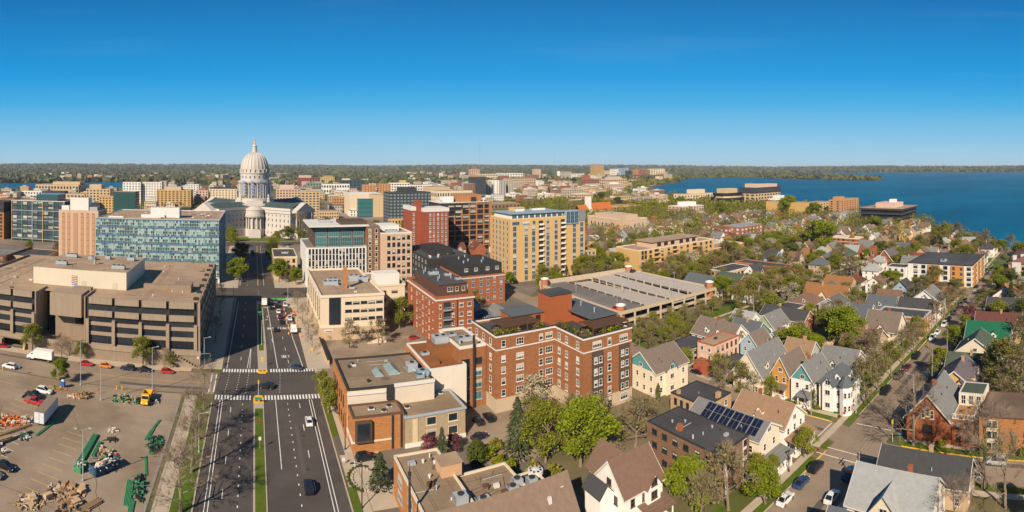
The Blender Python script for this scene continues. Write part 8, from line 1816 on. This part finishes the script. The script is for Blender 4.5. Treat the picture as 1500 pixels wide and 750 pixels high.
# garden edging and yard bits near the bottom
r = thing('garden_wall','curved low stone planter edge at the tan terrace','garden wall',(22.5,106,0)); q = MB()
for i in range(16): a = radians(60+i*15); q.box(2.6*cos(a)-.25,2.6*cos(a)+.25,3.8*sin(a)-.25,3.8*sin(a)+.25,0,.45)
q.build('stone_edge', mat('edge stone',(.42,.35,.27),var=.15), r)
for i in range(12): a = radians(70+i*16); tree('bush_deep',22.5+3.2*cos(a),106+4.3*sin(a),.7,'small clipped shrub around the planter edge',group='small shrubs round the planter edge')
for (x,y,h,lb) in ((108,72,1.6,'round shrub by the tan roofed porch'),(122.6,72.4,1.4,'round shrub before the teal-gabled porch'),(122.6,66.2,1.2,'small shrub before the corner turret'),(117,31,1.6,'shrub at the steep brick house'),(116.6,21,1.8,'shrub before the ivy flats'),(116.6,12,1.8,'second shrub before the ivy flats'),(127,21.6+1,2.4,'green hedge like shrub beside the roof deck'),(66,69,1.5,'shrub at the brown roofed white house')): tree('bush_spring',x,y,h,lb)
r = thing('ramp_wall','pale concrete ramp wall beside the cream office','wall',(45,187,0)); q = MB(); q.add([(-4,-.2,0),(3,-.2,0),(3,-.2,2.4),(-4,-.2,.4),(-4,.2,0),(3,.2,0),(3,.2,2.4),(-4,.2,.4)],[(0,1,2,3),(7,6,5,4),(3,2,6,7),(1,5,6,2),(0,3,7,4)]); q.build('wall', C_cream, r)
r = thing('side_wall','dark topped sloping wall along the cream office sidewalk','wall',(24,180,0)); q = MB(); q.box(-.3,.3,-11,12,0,1.6); q.build('wall', C_tan, r); q = MB(); q.box(-.36,.36,-11.05,12.05,1.6,1.75); q.build('coping', T_dark, r)
# people
def person(x,y,rz,shirt,label,stride=.16):
    sk = [(0,0,.95,.115),(0,0,1.18,.13),(0,0,1.40,.14),(0,0,1.50,.06),(0,.02,1.66,.105),(0,.02,1.73,.09),(-.09,0,.90,.095),(-.10,stride,.5,.065),(-.10,stride*.8,.06,.045),(-.10,stride+.13,.04,.04),(.09,0,.90,.095),(.10,-stride*.4,.5,.065),(.10,-stride*1.5,.08,.045),(.10,-stride*1.5+.14,.04,.04),(-.19,0,1.40,.06),(-.26,-.06,1.14,.045),(-.24,.08,.90,.035),(-.24,.12,.80,.035),(.19,0,1.40,.06),(.26,.06,1.14,.045),(.24,-.06,.90,.035),(.24,-.04,.80,.035)]
    ed = [(0,1),(1,2),(2,3),(3,4),(4,5),(0,6),(6,7),(7,8),(8,9),(0,10),(10,11),(11,12),(12,13),(2,14),(14,15),(15,16),(16,17),(2,18),(18,19),(19,20),(20,21)]
    me = bpy.data.meshes.new('person'); me.from_pydata([v[:3] for v in sk], ed, []); 
    o = bpy.data.objects.new('person', me); COL.objects.link(o); o.location = (x,y,.13); o.rotation_euler = (0,0,rz); tag(o,label,'person')
    m = o.modifiers.new('skin','SKIN'); lay = me.skin_vertices[0].data if me.skin_vertices else None
    if lay is None: return o
    for i,v in enumerate(sk): lay[i].radius = (v[3],v[3]*.85)
    lay[0].use_root = True; o.modifiers.new('sub','SUBSURF').levels = 1
    ms = [mat('shirt '+shirt[0],shirt[1],var=0)]; me.materials.append(ms[0]); return o

for (x,y,rz,sh,lb) in ((-17.2,112,0.2,('dark',(.02,.02,.03)),'person in dark clothes walking on the left sidewalk'),(21.2,110,3.0,('pale',(.5,.48,.45)),'person in a pale top on the right sidewalk'),(17.4,207,1.0,('lime vest',(.45,.6,.03)),'worker in a lime vest at the road works'),(18.2,222,2.2,('orange vest',(.7,.2,.02)),'worker in an orange vest at the road works'),(16.8,236,.4,('lime vest',(.45,.6,.03)),'worker in a lime vest at the far end of the road works'),(107.8,63.5,1.2,('blue',(.05,.1,.3)),'person in blue by the porch houses'),(-44,142.5,.6,('orange vest',(.7,.2,.02)),'worker in an orange vest among the yard scrap'),(150,58,1.5,('grey',(.2,.2,.22)),'person in grey on the side street sidewalk')): person(x,y,rz,sh,lb)
def wire(pts, label, sag=.7):
    r = thing('overhead_wire', label, 'wire', pts[0]); p0 = Vector(pts[0]); q = MB()
    for off in (-.8,0,.8):
        for a, c in zip(pts, pts[1:]):
            A, C = Vector(a), Vector(c); last = None
            for i in range(9):
                t = i/8; p = A.lerp(C,t); p.z -= sag*4*t*(1-t); p.y += off; p -= p0
                if last is not None: q.tube(last, p, .02, n=3, caps=False)
                last = p
    q.build('cable', T_dark, r)
wire([(97,42.9,6.5),(118.9,43.2,8),(152,43.2,9.6),(171,43.3,9.6),(205,43.3,9.8),(258,57,10.4)], 'overhead wires sagging along the side street')
# ------------------------------------------------------------------ spring haze over the lakes
hz = MB(); hz.box(-15500,15500,-3000,15500,-8,150)
mh = bpy.data.materials.new('thin blue haze'); mh.use_nodes = True; n_ = mh.node_tree.nodes; n_.clear()
pvv = n_.new('ShaderNodeVolumePrincipled'); pvv.inputs['Color'].default_value = (.74,.84,1.0,1); pvv.inputs['Density'].default_value = 0.000042; pvv.inputs['Anisotropy'].default_value = 0.0
mo = n_.new('ShaderNodeOutputMaterial'); mh.node_tree.links.new(pvv.outputs[0], mo.inputs['Volume'])
ho = hz.build('haze', mh); ho['kind'] = 'stuff'; ho['label'] = 'thin blue haze over the far lakes and hills'; ho['category'] = 'haze'
